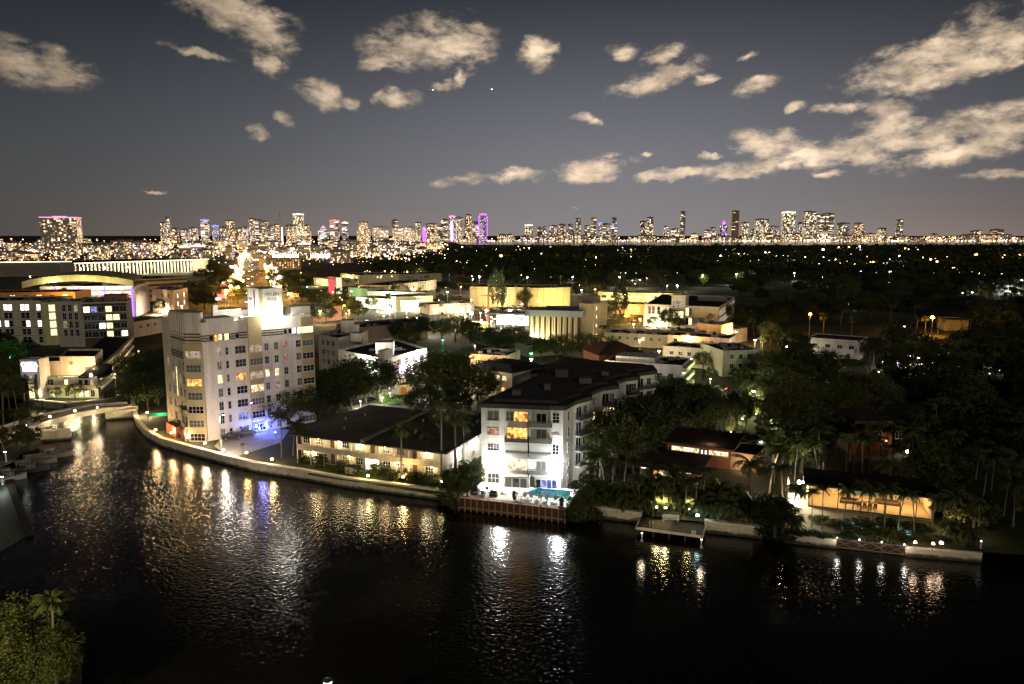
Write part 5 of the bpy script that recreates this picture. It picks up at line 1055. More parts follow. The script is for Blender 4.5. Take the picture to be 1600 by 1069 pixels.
RW = [
 ('row_house', 'long low pale row building with a lit post beside it, below the finned hall', (945, 519), (1043, 524), 7, 14, (.46, .40, .30), [(0, 7, (5,), 1.2, 1.3, 'ddwgd')], .5),
 ('orange_block', 'orange lit square block with two dark windows in front of the modern block', (1090, 505), (1127, 508), 11.5, 11, (.55, .36, .18), [(0, 3, (8,), 1.4, 1.4, 'dr')], .5),
 ('row_house', 'low cream row building running right of the orange block', (1043, 523), (1140, 529), 8, 13, (.46, .40, .34), [(0, 6, (6,), 1.2, 1.2, 'ddg')], .5),
 ('row_house', 'far low pale block with an orange lit end wall below the modern block', (1120, 517), (1168, 512), 7.5, 12, (.42, .34, .27), [(0, 3, (5,), 1.2, 1.2, 'd')], .4),
 ('flat_house', 'grey cream flat roofed house behind the white apartments', (1036, 540), (1120, 546), 8.5, 12, (.48, .43, .36), [(0, 5, (6.2,), 1.3, 1.2, 'dd')], .5),
 ('tall_house', 'narrow house with a pale green lit end wall over the side street', (1095, 536), (1130, 548), 10.0, 12, (.46, .46, .36), [(1, 3, (8, 5), 1.2, 1.3, 'd')], .4)]
for r_ in RW: town(r_[0], r_[1], r_[2], r_[3], r_[4], r_[5], r_[6], r_[7], r_[8])
WA = town('white_apartments', 'white flat roofed apartments with three yellow green balcony bands on the side', (945, 563), (1066, 571), 10.5, 14, (.60, .60, .60), [(0, 6, (7.3,), 1.4, 1.2, 'ddo'), (0, 5, (4,), 1.5, 1.6, 'Wdd')], .5, cat='apartment house'); l = WA.frame(1)[3]
for zz in (3.4, 6.2, 9.0): WA.part('balcony_band', MB().box(0, l, -1.3, 0, zz-G-.4, zz-G+.75), wallm((.50, .52, .34)), 1)
WA.part('raised_roof', MB().box(3, 14, 1, 9, 8.5, 10.3), WA.wm, 0); p = at(1075, 612); point((p.x+5, p.y-6, 5), (.85, 1, .5), 900, .3); p = at(1010, 600, 8); point((p.x-4, p.y-9, 9), (.9, .93, 1), 900, .3)
DR = town('round_roof_house', 'dark red hipped roof house left of the white apartments', (936, 555), (1005, 552), 9.5, 14, (.2, .1, .07), (), 0, roof=ROOFBROWN, cat='house'); Q = [p-DR.c for p in DR.poly]; O1 = Bldg.inset(Q, -.8); O2 = Bldg.inset(Q, 5); m = MB(); t = 9.5-G+.05
for k in range(4): j = (k+1) % 4; m.face([(*O1[k], t), (*O1[j], t), (*O2[j], t+2.8), (*O2[k], t+2.8)])
m.face([(*p, t+2.8) for p in O2]); DR.part('hip_roof', m, plain('dark_red_tiles', (.07, .03, .022), .9, .3, .6))
# left of the picture
HT = town('beige_hotel', 'beige hotel block with paired tall windows at the left edge', (-60, 470), (64, 469.5), 20, 24, (.44, .40, .30), (), .6, cat='hotel')
for x in (-30, -22, -3, 9.5, 16.5, 36, 43, 61):
    r_ = HT.hit(0, x, 490)
    for k, zz in enumerate((17.2, 13.9, 10.6, 7.3, 4)): HT.win(0, r_[0], zz, 1.5, 2.4, ('W', 'd', 'dW'[int(x) % 2], 'd', 'd')[k], 1, 2)
m = MB(); [m.box(0, HT.frame(0)[3], -.06, 0, zz, zz+.12) for zz in (14, 10.7, 7.4, 4.1)]; HT.part('joint_band', m, plain('dark_joint', (.1, .09, .07), .8, .1), 0)
HB = town('glazed_bay', 'narrow yellow block with a column of lit bay windows beside the beige hotel', (64.5, 472.5), (88, 472), 19.2, 18, (.50, .46, .22), (), .4); [HB.win(0, 3.6, zz, 2.2, 2.6, 'y', 1, 2) for zz in (16.8, 13.5, 10.2, 6.9)]
HC2 = town('grey_wing', 'grey wing with slim dark window strips between yellow block and dark glass block', (88.5, 471), (128, 471), 20, 22, (.40, .36, .29), [(0, 3, (17.3, 14, 10.7, 7.4), 1.3, 2.6, 'dddm')], .5)
GB = town('glass_block', 'dark glass cornered block with a few lit rooms right of the grey wing', (128.5, 473), (197, 471), 20, 22, (.07, .06, .05), (), .4); l = GB.frame(0)[3]
for k in range(6):
    for q, zz in enumerate((17.2, 13.9, 10.6, 7.3)): GB.win(0, l*(k+.5)/6, zz, l/6-.5, 2.2, {(0, 0): 'W', (1, 0): 'b', (4, 1): 'y', (2, 2): 'W', (5, 3): 'W', (3, 0): 'y', (3, 1): 'y', (3, 2): 'y', (3, 3): 'y'}.get((k, q), 'd'), 2, 1)
GB.part('cornice', MB().box(-.4, l+.4, -.5, .2, 17.9, 18.5), wallm((.42, .37, .27)), 0); GB.roofbox('roof_house', 162, 471, 8.5, 8, 2.4, plain('rust_panel', (.22, .10, .07), .8, .2)); m = MB(); [m.box(0, l, -.5, 0, zz, zz+.25) for zz in (14, 10.7, 7.4)]; GB.part('floor_band', m, wallm((.36, .32, .25)), 0)
OB = town('orange_block', 'orange floodlit rooftop storey behind the beige hotel', (-80, 458), (117, 456), 20.5, 18, (.42, .20, .06), [(0, 9, (18.2,), 2.2, 2.0, 'dywyd')], .3); p = at(105, 462, 19); point((p.x, p.y-4, 19.0), (1, .5, .12), 1500, .3)
LB = town('low_block', 'low dark roofed pale block between the glass block and the deco hotel', (197, 505), (262, 495), 8.5, 16, (.32, .26, .2), [(0, 5, (6,), 1.4, 1.4, 'd')], .5); SH = town('shed', 'small white shed left of the deco hotel', (246, 556), (263, 558), 5, 6, (.5, .48, .45), (), .2)
# parking garage with curved canopy
PGm = town('parking_garage', 'open parking garage with white lit decks under a long arched canopy', (62, 448), (208, 446), 19.0, 34, (.34, .28, .26), (), .4, cat='garage'); l = PGm.frame(0)[3]
DECKL = litpane('garage_light', (1, .74, .66), 1.7, .5, .35)
for k, zz in enumerate((2.0, 5.6, 9.2, 12.4, 15.2)): PGm.part('lit_deck', MB().box(l*.28, l-.5, -.04, 0, zz, zz+1.9), DECKL, 0)
for k in range(8): PGm.part('column', MB().box(l*.1+k*l*.128, l*.1+k*l*.128+.9, -.5, 0, 0, 15), WALLW, 0)
for u, za, zb in ((.985, 0, 16.6), (.41, 9, 17), (.69, 11, 17), (.16, 15, 17)): PGm.part('neon_fin', MB().box(l*u-.35, l*u+.35, -.9, -.5, za, zb), glow('neon_violet', (.16, .06, 1), 4), 0)
m = MB(); n_ = 16; zc = [20.2+3.4*math.sin(math.pi*(k/n_)**.95)**.8 for k in range(n_+1)]; us = [-.16*l+1.18*l*k/n_ for k in range(n_+1)]
for k in range(n_):
    a, b, za, zb = us[k], us[k+1], zc[k], zc[k+1]; m.face([(a, -3, za), (b, -3, zb), (b, 26, zb+1), (a, 26, za+1)]); m.face([(a, -3, za-3.4), (a, 26, za-3.4), (b, 26, zb-3.4), (b, -3, zb-3.4)]); m.face([(a, -3, za-3.4), (b, -3, zb-3.4), (b, -3, zb), (a, -3, za)])
PGm.part('arched_canopy', m, wallm((.42, .37, .2)), 0)
for x in (60, 105, 150, 190): p = at(x, 446, 19); point((p.x, p.y-14, 19.5), (1, .88, .45), 1000, .4)
BB = town('banded_block', 'long grey block with dark bands right of the parking garage', (209, 437), (292, 433), 17, 40, (.30, .26, .2), (), .5); l = BB.frame(0)[3]; m = MB(); [m.box(0, l, -.1, 0, zz, zz+1.5) for zz in (3, 6.6, 10.2, 13.4)]; BB.part('dark_band', m, DBAND, 0)
SB = town('salmon_block', 'salmon and white corner block lit from below left of the avenue', 0, 0, 15.5, 0, (.58, .40, .28), [(0, 3, (12, 7.5), 1.6, 2.2, 'dgd'), (1, 2, (12, 7.5), 1.6, 2.4, 'W')], .6, poly=[(237, 450.5), (270, 454), (293, 449.5), (262, 446)])
for x, y in ((255, 490), (284, 489)): p = at(x, y); point((p.x, p.y-7, 3.5), (1, .8, .55), 3600, .3)
CV = town('convention_hall', 'vast low convention hall with pale vertical fins along its front', (115, 411), (325, 404.5), 16.5, 90, (.30, .27, .21), (), .5, cat='hall'); l = CV.frame(0)[3]
m = MB(); [m.box(k*l/38, k*l/38+1.2, -1.6, 0, 0, 13.8) for k in range(33)]; CV.part('fins', m, wallm((.62, .58, .46)), 0); CV.part('dark_glazing', MB().box(0, l*.86, -.05, 0, 0, 13.5), PANE['d'], 0); CV.part('roof_light_strip', MB().box(0, l, -2.1, -1.7, 14.1, 14.8), glow('strip_warm', (1, .86, .5), 2.2), 0)
for k in range(6): a_, e_, an, _ = CV.frame(0); p = a_+e_*(l*(k+.5)/6)+Vector((math.sin(an), -math.cos(an)))*14; point((p.x, p.y, 9), (1, .88, .6), 5200, .5)
DM = town('domed_hall', 'grey hall with a shallow ribbed roof left of the fins', (-60, 417), (113, 415), 13, 70, (.16, .15, .13), (), .3, cat='hall'); l = DM.frame(0)[3]; m = MB()
for k in range(20): a, b = l*k/20, l*(k+1)/20; za, zb = 13+4*math.sin(math.pi*k/20), 13+4*math.sin(math.pi*(k+1)/20); m.face([(a, -1, za-1.6), (b, -1, zb-1.6), (b, 60, zb-1.6), (a, 60, za-1.6)]); m.face([(a, -1, 11.0), (b, -1, 11.0), (b, -1, zb-1.6), (a, -1, za-1.6)])
DM.part('shallow_roof', m, plain('ribbed_metal', (.14, .135, .13), .6, .3, .3), 0); DM.part('roof_light_strip', MB().box(l*.2, l, -1.6, -1.3, 15.5, 16.2), glow('strip_warm', (1, .86, .5), 2.2), 0)
# the bright low town beyond the deco hotel
MID = [
 ('long_hall', 'long low hall with a lit cream front at its left end, nearest the dark woods', (532, 427), (562, 430), 10, 40, YELW, [(0, 4, (7.5,), 5, 1.6, 'yW')], .4, (1, .9, .5), 2800),
 ('long_hall', 'long grey roofed hall right of the lit cream front', (562, 430), (690, 427), 9.5, 34, (.30, .27, .2), [(0, 6, (6,), 3, 1, 'd')], .4, None, 0),
 ('warehouse', 'pale warehouse with a sloping roof below the long grey hall', (606, 446), (682, 437), 9.5, 26, (.52, .44, .32), [(0, 5, (6,), 2, 1.2, 'dg')], .4, (1, .8, .5), 1800),
 ('flat_store', 'low flat white store with a bright roof edge, in the middle of the bright town', (574, 455), (664, 457), 7.5, 20, WHT, [(0, 6, (4,), 3, 1.8, 'Wyd')], .4, (1, .95, .65), 3600),
 ('cream_store', 'broad cream store wall with two fan palms before it', (618, 464), (676, 462), 10, 20, YELW, (), .4, (1, .88, .5), 4200),
 ('white_store', 'dazzling white low store front left of the cream store', (556, 464), (640, 470), 8, 16, WHT, [(0, 5, (4.5,), 3.4, 2.4, 'Wy')], .4, (1, .93, .7), 5200),
 ('arcade', 'low arcade of lit yellow arches with a dark flat roof', (671, 476), (741, 473), 7.5, 18, (.40, .30, .22), [(0, 6, (4,), 3, 3.6, 'y')], .6, (1, .85, .4), 1500),
 ('tan_box', 'big windowless tan box left of the finned hall', (734, 448), (818, 449), 14, 30, (.48, .40, .22), (), .4, (1, .82, .42), 2400),
 ('tan_box', 'second windowless tan box with a lit roof edge, right behind the finned hall', (829, 450), (891, 449), 14, 28, (.50, .43, .20), (), .4, (1, .85, .4), 2400),
 ('low_terrace', 'long low yellow lit terrace behind the modern block', (934, 456), (1066, 459), 9, 18, YELW, [(0, 9, (6,), 3, 1.6, 'yWd')], .4, (1, .85, .4), 2600),
 ('orange_store', 'low orange glowing store between the finned hall and the modern block', (958, 474), (1008, 476), 7.5, 14, (.52, .36, .18), [(0, 3, (4.5,), 2.5, 2, 'ow')], .4, (1, .5, .12), 4200),
 ('white_garage', 'white lit garage front left of the finned hall', (776, 487), (826, 489), 8, 14, WHT, [(0, 4, (5,), 2.4, 1.4, 'dWd')], .4, (1, .97, .9), 4200),
 ('curved_shop', 'cream shop at the corner left of the pylon sign', (490, 434), (524, 437), 8, 20, YELW, [(0, 3, (5,), 5, 2.2, 'yW')], .4, (1, .9, .5), 2200),
 ('back_block', 'grey block with a lit green wall panel behind the pylon sign', (544, 449), (574, 451), 8, 16, GREY, (), .4, (.2, 1, .4), 900),
 ('apartment_block', 'low dark block with lit slits right of the avenue', (416, 404), (470, 403), 17, 30, (.30, .24, .18), [(0, 12, (14, 11, 8, 5), 1.6, 1.8, 'dwom')], .4, None, 0),
 ('market_hall', 'wide bright market hall with white floodlights beyond the low dark block', (425, 397), (530, 397), 9, 50, WHT, [(0, 10, (6,), 8, 3, 'Wy')], .4, (1, .97, .7), 9000),
 ('theatre_block', 'pale block by the avenue lit in red from a sign', (455, 478), (486, 482), 9, 18, (.42, .25, .2), [(0, 4, (6,), 1.6, 1.6, 'dr')], .4, (1, .12, .06), 2600),
 ('roof_block', 'dark flat roofed block behind the flat block of four window rows', (560, 512), (668, 502), 9, 18, (.26, .22, .17), (), .5, None, 0),
 ('side_block', 'low pale block with green lit trees at its corner', (735, 553), (792, 556), 8, 14, (.36, .30, .24), [(0, 5, (5.5,), 1.3, 1.2, 'd')], .4, None, 0),
 ('garden_block', 'grey low block among trees right of the finned hall', (745, 520), (826, 540), 6, 14, (.28, .25, .2), (), .3, None, 0)]
for (nm, lb, a, b, z, dp, wl_, ws, pa, lc, lw_) in MID:
    b_ = town(nm, lb, a, b, z, dp, wl_, ws, pa)
    if nm in ('tan_box', 'cream_store', 'warehouse', 'long_hall'):
        l = b_.frame(0)[3]; mm_ = MB(); [mm_.box(q_, q_+.35, -.3, 0, 0, z-G-.2) for q_ in [4.2*j_ for j_ in range(int(l/4.2)+1)]]; mm_.box(0, l, -.2, 0, z-G-1.3, z-G-1.0); b_.part('pilasters', mm_, wallm(tuple(c_*.8 for c_ in wl_)), 0)
    if lc:
        l = b_.frame(0)[3]; a_, e_, an, _ = b_.frame(0); nn = max(1, int(l/22))
        for k in range(nn): p = a_+e_*(l*(k+.5)/nn)+Vector((math.sin(an), -math.cos(an)))*(6+z*.3); point((p.x, p.y, z*.55), lc, lw_*.8, .4)
p = at(523, 459); PY = thing('pylon_sign', 'red and cream pylon sign standing beside the lit stores', 'sign', (p.x, p.y, G)); MB().box(-4.5, 0, -1, 1, 0, 13).build('red_panel', glow('red_sign', (.9, .12, .14), .75), PY); MB().box(1.5, 5.5, -1, 1, 0, 12.4).build('cream_panel', glow('cream_sign', (.85, .8, .5), .8), PY); MB().box(-5.2, 0.8, -1.3, 1.3, 11, 12.6).build('cross_panel', plain('sign_brown', (.3, .16, .12), .8, .2), PY)
p = at(744, 521); YC = thing('forecourt_canopy', 'round yellow lit canopy below the dazzling white forecourt lamps', 'canopy', (p.x, p.y, G)); MB().lathe([(.1, 4.2), (6.6, 4.2), (6.8, 4.5), (6.6, 4.9), (.1, 5.0)], n=24).build('canopy', plain('yellow_canopy', (.65, .55, .15), .6, .1), YC); MB().lathe([(5.9, .4), (5.9, 4.1)], n=24).build('drum', glow('yellow_drum', (1, .78, .22), 1.1), YC); [MB().tube([(5.9*math.cos(t), 5.9*math.sin(t), 0), (5.9*math.cos(t), 5.9*math.sin(t), 4.2)], .2, 6).build('column', DKMETAL, YC) for t in (0, 1.57, 3.14, 4.71)]
for (x, y, zh, c_, wt, st, hr, lb) in [
 (722, 484, 10, (1, .97, .86), 5200, 60, .9, 'dazzling white forecourt lamp, the leftmost of the forecourt row'), (737, 490, 9, (1, .97, .86), 5200, 70, 1.1, 'dazzling white forecourt lamp nearest the round yellow canopy'), (733, 478, 10, (1, .9, .7), 3600, 60, .8, 'white forecourt lamp behind the row, left of the crane mast'), (760, 485, 10, (1, .97, .86), 4200, 60, .9, 'dazzling white forecourt lamp right of the crane mast'), (797, 487, 10, (1, .97, .9), 6000, 80, 1.2, 'white floodlight over the white garage front left of the finned hall'),
 (752, 500, 8, (1, .5, .25), 1500, 30, .5, 'small orange lamp above the round yellow canopy'), (699, 456, 15, (.75, 1, .8), 2200, 40, .7, 'greenish white mast lamp over the parked cars of the bright town'), (739, 436, 12, (.95, 1, .85), 1500, 40, .7, 'left of two white lamps over the tan box'), (749, 432, 14, (.95, 1, .85), 3000, 60, .9, 'right and larger of two white lamps over the tan box'),
 (643, 451, 9, (1, .8, .5), 3000, 60, 1.0, 'large warm lamp on the warehouse wall in the bright town'), (625, 468, 7, (1, .5, .2), 2600, 40, .6, 'orange lamp at the corner of the cream store'), (605, 475, 6, (1, .95, .75), 4500, 50, .8, 'dazzling lamp before the white store front'), (537, 477, 8, (1, .55, .05), 5200, 70, 1.1, 'brilliant orange yellow street lamp inside a round tree'), (449, 460, 11, (1, .5, .08), 2600, 60, .7, 'orange street lamp right of the hotel tower'), (352, 458, 11, (1, .5, .08), 2600, 60, .7, 'orange street lamp on a pale post left of the hotel tower'), (549, 455, 8, (.15, 1, .45), 1800, 25, .8, 'green lamp right of the pylon sign'),
 (985, 483, 9, (1, .5, .1), 4200, 70, 1.0, 'brilliant orange lamp left of the modern block'), (977, 460, 10, (1, .62, .25), 3000, 50, .8, 'warm lamp above the orange glowing store'), (990, 506, 5, (1, .78, .4), 2600, 40, .7, 'warm low lamp lighting the ground left of the modern block'),
 (968, 433, 11, (1, .98, .75), 2600, 50, .8, 'white mast lamp before the dark woods right of the slim pine'), (895, 433, 11, (1, .95, .6), 2600, 55, .9, 'white yellow mast lamp before the dark woods above the second tan box'), (824, 433, 11, (.75, 1, .6), 2200, 30, .7, 'pale green mast lamp before the dark woods'), (1000, 437, 9, (.9, 1, .6), 1800, 40, .7, 'yellow green lamp before the dark woods above the low terrace'), (1098, 430, 12, (.95, 1, .7), 2200, 45, .7, 'white lamp in the woods above the modern block, left one'), (1151, 428, 12, (.95, 1, .75), 2600, 55, .8, 'white lamp in the woods above the modern block, right one'), (1058, 446, 7, (1, .95, .7), 2600, 50, .8, 'warm white lamp low before the woods above the modern block'),
 (830, 552, 6, GREEN, 260, 16, .7, 'green lamp in the trees under the finned hall'), (692, 531, 6, GREEN, 260, 12, .5, 'green lamp in the trees right of the corner apartments'), (742, 540, 5, (.8, 1, .9), 300, 20, .4, 'pale green lamp over the low block among trees'), (17, 558, 6, (.1, 1, .6), 700, 14, .8, 'green traffic light left of the sign tower'), (668, 508, 7, (1, .95, .8), 900, 30, .5, 'white lamp in the trees behind the corner apartments'), (1326, 476, 5, COOL, 200, 16, .5, 'faint white lamp in the darkest part of the right woods'),
 (1266, 491, 12, (1, .42, .06), 1500, 80, 1.0, 'brilliant orange street lamp on a tall pale post among dark palms'), (1457, 496, 10, (1, .45, .05), 3800, 90, 1.2, 'brilliant orange lamp blazing through palm leaves at the far right'), (1229, 541, 6, (1, .85, .6), 1300, 50, .6, 'warm white lamp in the bushes left of the white house'), (1593, 653, 8, (1, .9, .7), 120, 20, .3, 'small white lamp on a thin post at the right edge'),
 (232, 560, 4, (1, .5, .3), 350, 14, .35, 'pinkish lamp by the small shed left of the deco hotel'), (284, 478, 10, (1, .85, .6), 1200, 30, .5, 'pale lamp beside the salmon corner block'), (47, 432, 16, (1, .95, .8), 1200, 24, .6, 'white lamp on a mast above the arched canopy'), (139, 426, 20, (1, .95, .8), 1200, 30, .6, 'white lamp on the crest of the arched canopy'),
 (1413, 510, 5, (1, .9, .75), 300, 18, .5, 'small white lamp right of the blazing orange lamp'), (1404, 567, 4, (.55, .45, 1), 500, 20, .5, 'violet lamp among the sparkling plants below the white house'), (1458, 567, 4, (1, .6, .3), 500, 20, .5, 'orange lamp behind dark leaves right of the violet lamp'), (1430, 570, 4, WHITE, 500, 26, .45, 'white lamp between the violet and the orange lamp'), (1457, 554, 4, WHITE, 250, 20, .35, 'small white lamp over the orange one behind dark leaves'), (1520, 568, 4, WHITE, 300, 20, .4, 'white lamp in dark leaves at the right below the woods'), (1380, 565, 4, WHITE, 250, 18, .35, 'white lamp left of the violet lamp'), (1035, 478, 9, WHITE, 0, 5, .2, 'tiny white lamp on the modern block roof')]:
    lampx(x, y, zh, c_, wt*.62, lb, st=min(st, 30), hr=hr*.8, drop=.5)
p = at(763, 520); CM = thing('mast', 'slim red mast standing before the forecourt lamps', 'mast', (p.x, p.y, G)); MB().tube([(0, 0, 0), (0, 0, 24)], [.5, .25], 6).build('pole', plain('red_metal', (.4, .09, .04), .6, .2), CM); MB().box(-3.5, 3.5, -.2, .2, 17, 17.5).box(-2.5, 2.5, -.2, .2, 11.5, 12).build('crossarm', plain('red_metal', (.4, .09, .04), .6, .2), CM)
for k, (x, y) in enumerate(((455, 503), (500, 500), (545, 499), (590, 500), (635, 501), (680, 502), (728, 508), (772, 512), (815, 516), (860, 512), (905, 514), (1000, 512), (1150, 532), (1180, 545), (560, 462), (600, 441), (660, 440), (720, 462), (770, 474), (905, 460), (930, 466), (520, 470), (480, 462), (470, 440), (960, 548), (1030, 562), (1098, 552), (1150, 532), (1000, 545), (1075, 538), (925, 590), (700, 600), (735, 570), (810, 590), (830, 575))):  # lamps added to brighten dark gaps between the blocks
    lampx(x, y-14, 8.5, ((1, .62, .22), (1, .84, .5), (1, .5, .14))[k % 3], 1700, None, st=22, hr=.5, drop=.5, group='street lamps of the middle town'); LAMPS.pop(); SL = [o for o in COL.objects if o.get('group') == 'street lamps of the middle town'][-1]; SL['label'] = 'added lamp of the middle town, %s' % ('amber', 'pale yellow', 'deep orange')[k % 3]; MIDL = globals().setdefault('MIDL', []); MIDL.append(SL)
# the avenue: lamps in two rows and cars with their lights on
NL0 = None
random.seed(31); AV = [Vector(xy(*q_)) for q_ in ((402, 500), (400, 470), (398, 440), (397, 415), (396, 398))]
def along(t):
    k = min(3, int(t*4)); return AV[k].lerp(AV[k+1], t*4-k)
for k in range(38):
    t = .14+.84*k/37; p = along(t)
    for s in (-1, 1):
        if random.random() < .22: continue
        street_lamp(p.x+s*14+rnd(-3, 3), p.y+s*6+rnd(-12, 12), G, 9.5, (1, .50, .10) if k < 24 else (1, .72, .36), 2200*(1+t*2.2), None, st=20, hr=round(rnd(.5, 1.1)*(1+1.5*t), 1), drop=.5)
for k in range(34):
    t = .12+.86*(k/34)**1.0; p = along(t); s = (-6, -2.5, 2.5, 6)[k % 4]; d = (along(min(1, t+.02))-along(t-.02)).normalized(); q_ = p+Vector((d.y, -d.x))*s; an = math.atan2(d.y, d.x)
    car(0, 0, an if s > 0 else an+math.pi, random.choice([(.3, .3, .3), (.05, .05, .06), (.4, .1, .08)]), None, loc=(q_.x, q_.y), group='cars on the avenue', lights=True)['category'] = 'car'
EXTRA = [(o_, o_['label'].split(', ')[1]+' added lamp brightening the middle town') for o_ in MIDL]
PANELC = [('orange', (1, .45, .1)), ('white', (1, .93, .82)), ('red', (1, .1, .06)), ('yellow', (1, .75, .25)), ('pink', (1, .4, .5))]
for k in range(46):  # glowing panels added to strengthen the blaze of the avenue
    t = .16+.82*(k/46); p = along(t); s = rnd(15, 26)*(1 if k % 2 else -1); cn, cc_ = random.choice(PANELC); sz = (1+2.2*t)*rnd(.7, 1.4)
    o = thing('glow_panel', None, 'shop sign', (p.x+s, p.y, G), 0, 'added glow panels along the avenue'); MB().tube([(0, 0, 0), (0, 0, 4)], .15, 6).build('post', STEEL, o); MB().box(-1.5*sz, 1.5*sz, -.2, .2, 4, 4+1.3*sz).build('panel', glow('glowpanel_'+cn, cc_, 3), o); MB().box(-1.56*sz, 1.56*sz, .205, .3, 3.95, 4.05+1.3*sz).build('back', STEEL, o)
    EXTRA.append((o, cn+' glow panel added along the avenue'))
for (x0, x1, y0, y1, n_) in ((660, 720, 462, 466, 9), (690, 760, 492, 497, 8), (770, 830, 478, 482, 7), (560, 650, 476, 480, 8), (940, 1000, 498, 503, 7), (500, 560, 452, 456, 7), (1010, 1110, 514, 518, 7), (600, 690, 508, 512, 6)):
    for k in range(n_):
        q_ = at(x0+(x1-x0)*k/(n_-1)+rnd(-1, 1), y0+(y1-y0)*k/(n_-1)); cn, cc_ = random.choice((('red', (.35, .03, .02)), ('white', (.6, .6, .58)), ('black', (.03, .03, .03)), ('silver', (.35, .36, .38)), ('tan', (.4, .33, .24))))
        o = car(0, 0, 1.57+rnd(-.08, .08)+(3.14 if k % 3 else 0), cc_, None, loc=(q_.x, q_.y), group='cars parked in the bright town'); EXTRA.append((o, cn+' parked car in the bright middle town'))
for k in range(58):
    x, y = rnd(480, 1060), rnd(430, 520)
    cn, cc_ = random.choice((('warm', (1, .7, .36)), ('white', (1, .93, .82)), ('yellow', (1, .8, .3)), ('orange', (1, .5, .12)), ('greenish', (.8, 1, .6)))); q_ = at(x, y)
    if any(inside_(b.poly, q_.x, q_.y) for b in ALLB): continue
    o = street_lamp(q_.x, q_.y, G, rnd(4, 8), cc_, 420*rnd(.5, 2), None, st=16, hr=round(rnd(.25, .6), 1), drop=.6, group='small lamps of the bright town'); LAMPS.pop(); EXTRA.append((o, cn+' small lamp in the bright middle town'))
AVC = [o for o in COL.objects if o.get('group') == 'cars on the avenue']

for o in COL.objects:
    if o.type == 'LIGHT' and o.name not in OLDL: o.data.energy *= 4.6
# ------------------------------------------------------------------ trees
def inside(P, x, y):
    c = False; j = len(P)-1
    for i in range(len(P)):
        if (P[i][1] > y) != (P[j][1] > y) and x < (P[j][0]-P[i][0])*(y-P[i][1])/(P[j][1]-P[i][1])+P[i][0]: c = not c
        j = i
    return c
FOOT = [Bldg.inset(b.poly, -2.5) for b in ALLB]+[[va2-vd*5-Vector((-vd.y, vd.x))*2, vb2+vd*2-Vector((-vd.y, vd.x))*2, vb2+vd*2+Vector((-vd.y, vd.x))*9, va2-vd*5+Vector((-vd.y, vd.x))*9]]
AVP = [p+Vector((s, 0)) for s in (-17,) for p in AV]+[p+Vector((17, 0)) for p in reversed(AV)]
FOOT.append(AVP)
SETP = []
def free(x, y, dmin):
    if any(inside(P, x, y) for P in FOOT): return False
    for (a, b, d) in SETP:
        if (a-x)**2+(b-y)**2 < (min(d, dmin))**2: return False
    return True
def scatter(poly, n, kinds, dmin, hr, avoid=(), label=None, group=None, tries=60):
    P = [xy(*q) for q in poly]; xs, ys = [p[0] for p in P], [p[1] for p in P]; k = 0
    AV_ = [[xy(*q) for q in a] for a in avoid]
    for _ in range(n*tries):
        if k >= n: break
        x, y = rnd(min(xs), max(xs)), rnd(min(ys), max(ys))
        if not inside(P, x, y) or any(inside(a, x, y) for a in AV_) or not free(x, y, dmin): continue
        SETP.append((x, y, dmin)); k += 1; kd = random.choice(kinds)
        tree(kd, x, y, rnd(*hr)*(1.15 if kd in ('palm', 'fan') else 1), wide=rnd(.9, 1.2))
random.seed(11)
def T(kind, x, y, h, label=None, **k):
    p = at(x, y, k.get('z', G)); SETP.append((p.x, p.y, 3)); return treep(kind, x, y, h, label, **k)
# named trees around the canal front
for i, (x, y, h) in enumerate(((430, 668, 7.5), (452, 664, 8.5), (476, 660, 8.5), (500, 655, 9), (524, 648, 10), (549, 640, 11), (572, 632, 12), (590, 627, 10.5), (460, 650, 9), (510, 640, 9.5), (540, 632, 10))): T('broad', x, y, h, wide=1.15)
T('small', 360, 673, 6.0, 'round small tree over the cars of the blue lit lot', wide=1.3); T('small', 412, 664, 6.5, 'small tree lit cyan in front of the deco hotel', wide=1.2)
T('palm', 290, 690, 8.5, 'palm tree before the corner bay of the deco hotel', wide=.8); T('palm', 380, 712, 3.0, 'low spiky palm lit yellow at the parking lot exit', wide=.8)
for x, y, h, kd in ((440, 716, 10, 'palm'), (458, 712, 8.5, 'palm'), (474, 722, 8, 'palm'), (628, 748, 11, 'fan'), (690, 752, 15, 'fan'), (712, 744, 14, 'fan'), (672, 735, 8, 'palm'), (654, 738, 6.5, 'palm'), (725, 733, 10, 'fan'), (747, 660, 9, 'palm')): T(kd, x, y, h)
for x, y, h, w_ in ((700, 642, 15, 1.0), (672, 632, 13, 1.0), (735, 640, 10, 1.1), (660, 650, 7, 1.1), (690, 654, 7, 1.2), (715, 655, 7, 1.2), (770, 612, 9, 1.2), (800, 605, 8, 1), (755, 618, 8, 1.1)): T('broad', x, y, h, wide=w_)
for i, (x, y, h) in enumerate(((700, 778, 3.5), (716, 789, 4.5), (730, 782, 4.4), (740, 768, 4.2), (722, 770, 4.0), (705, 764, 3.0), (744, 756, 3.6))): T('small', x, y, h*1.2, wide=1.0)
for x, y, h in ((902, 808, 3.6), (914, 808, 4.6), (926, 802, 5), (918, 795, 6), (893, 809, 2.2)): T('small', x, y, h, wide=1.05)
for x, y, h in ((915, 780, 7), (930, 782, 9), (945, 770, 9), (938, 755, 11), (958, 778, 8), (975, 770, 9.5), (990, 784, 8), (928, 764, 9)): T('palm', x, y, h)
for x, y, h in ((960, 742, 12), (985, 730, 12), (1010, 715, 11), (945, 730, 10), (1030, 690, 10), (985, 700, 11), (1010, 680, 11), (965, 705, 11), (1040, 665, 9), (1000, 655, 12)): T('broad', x, y, h, wide=.85)
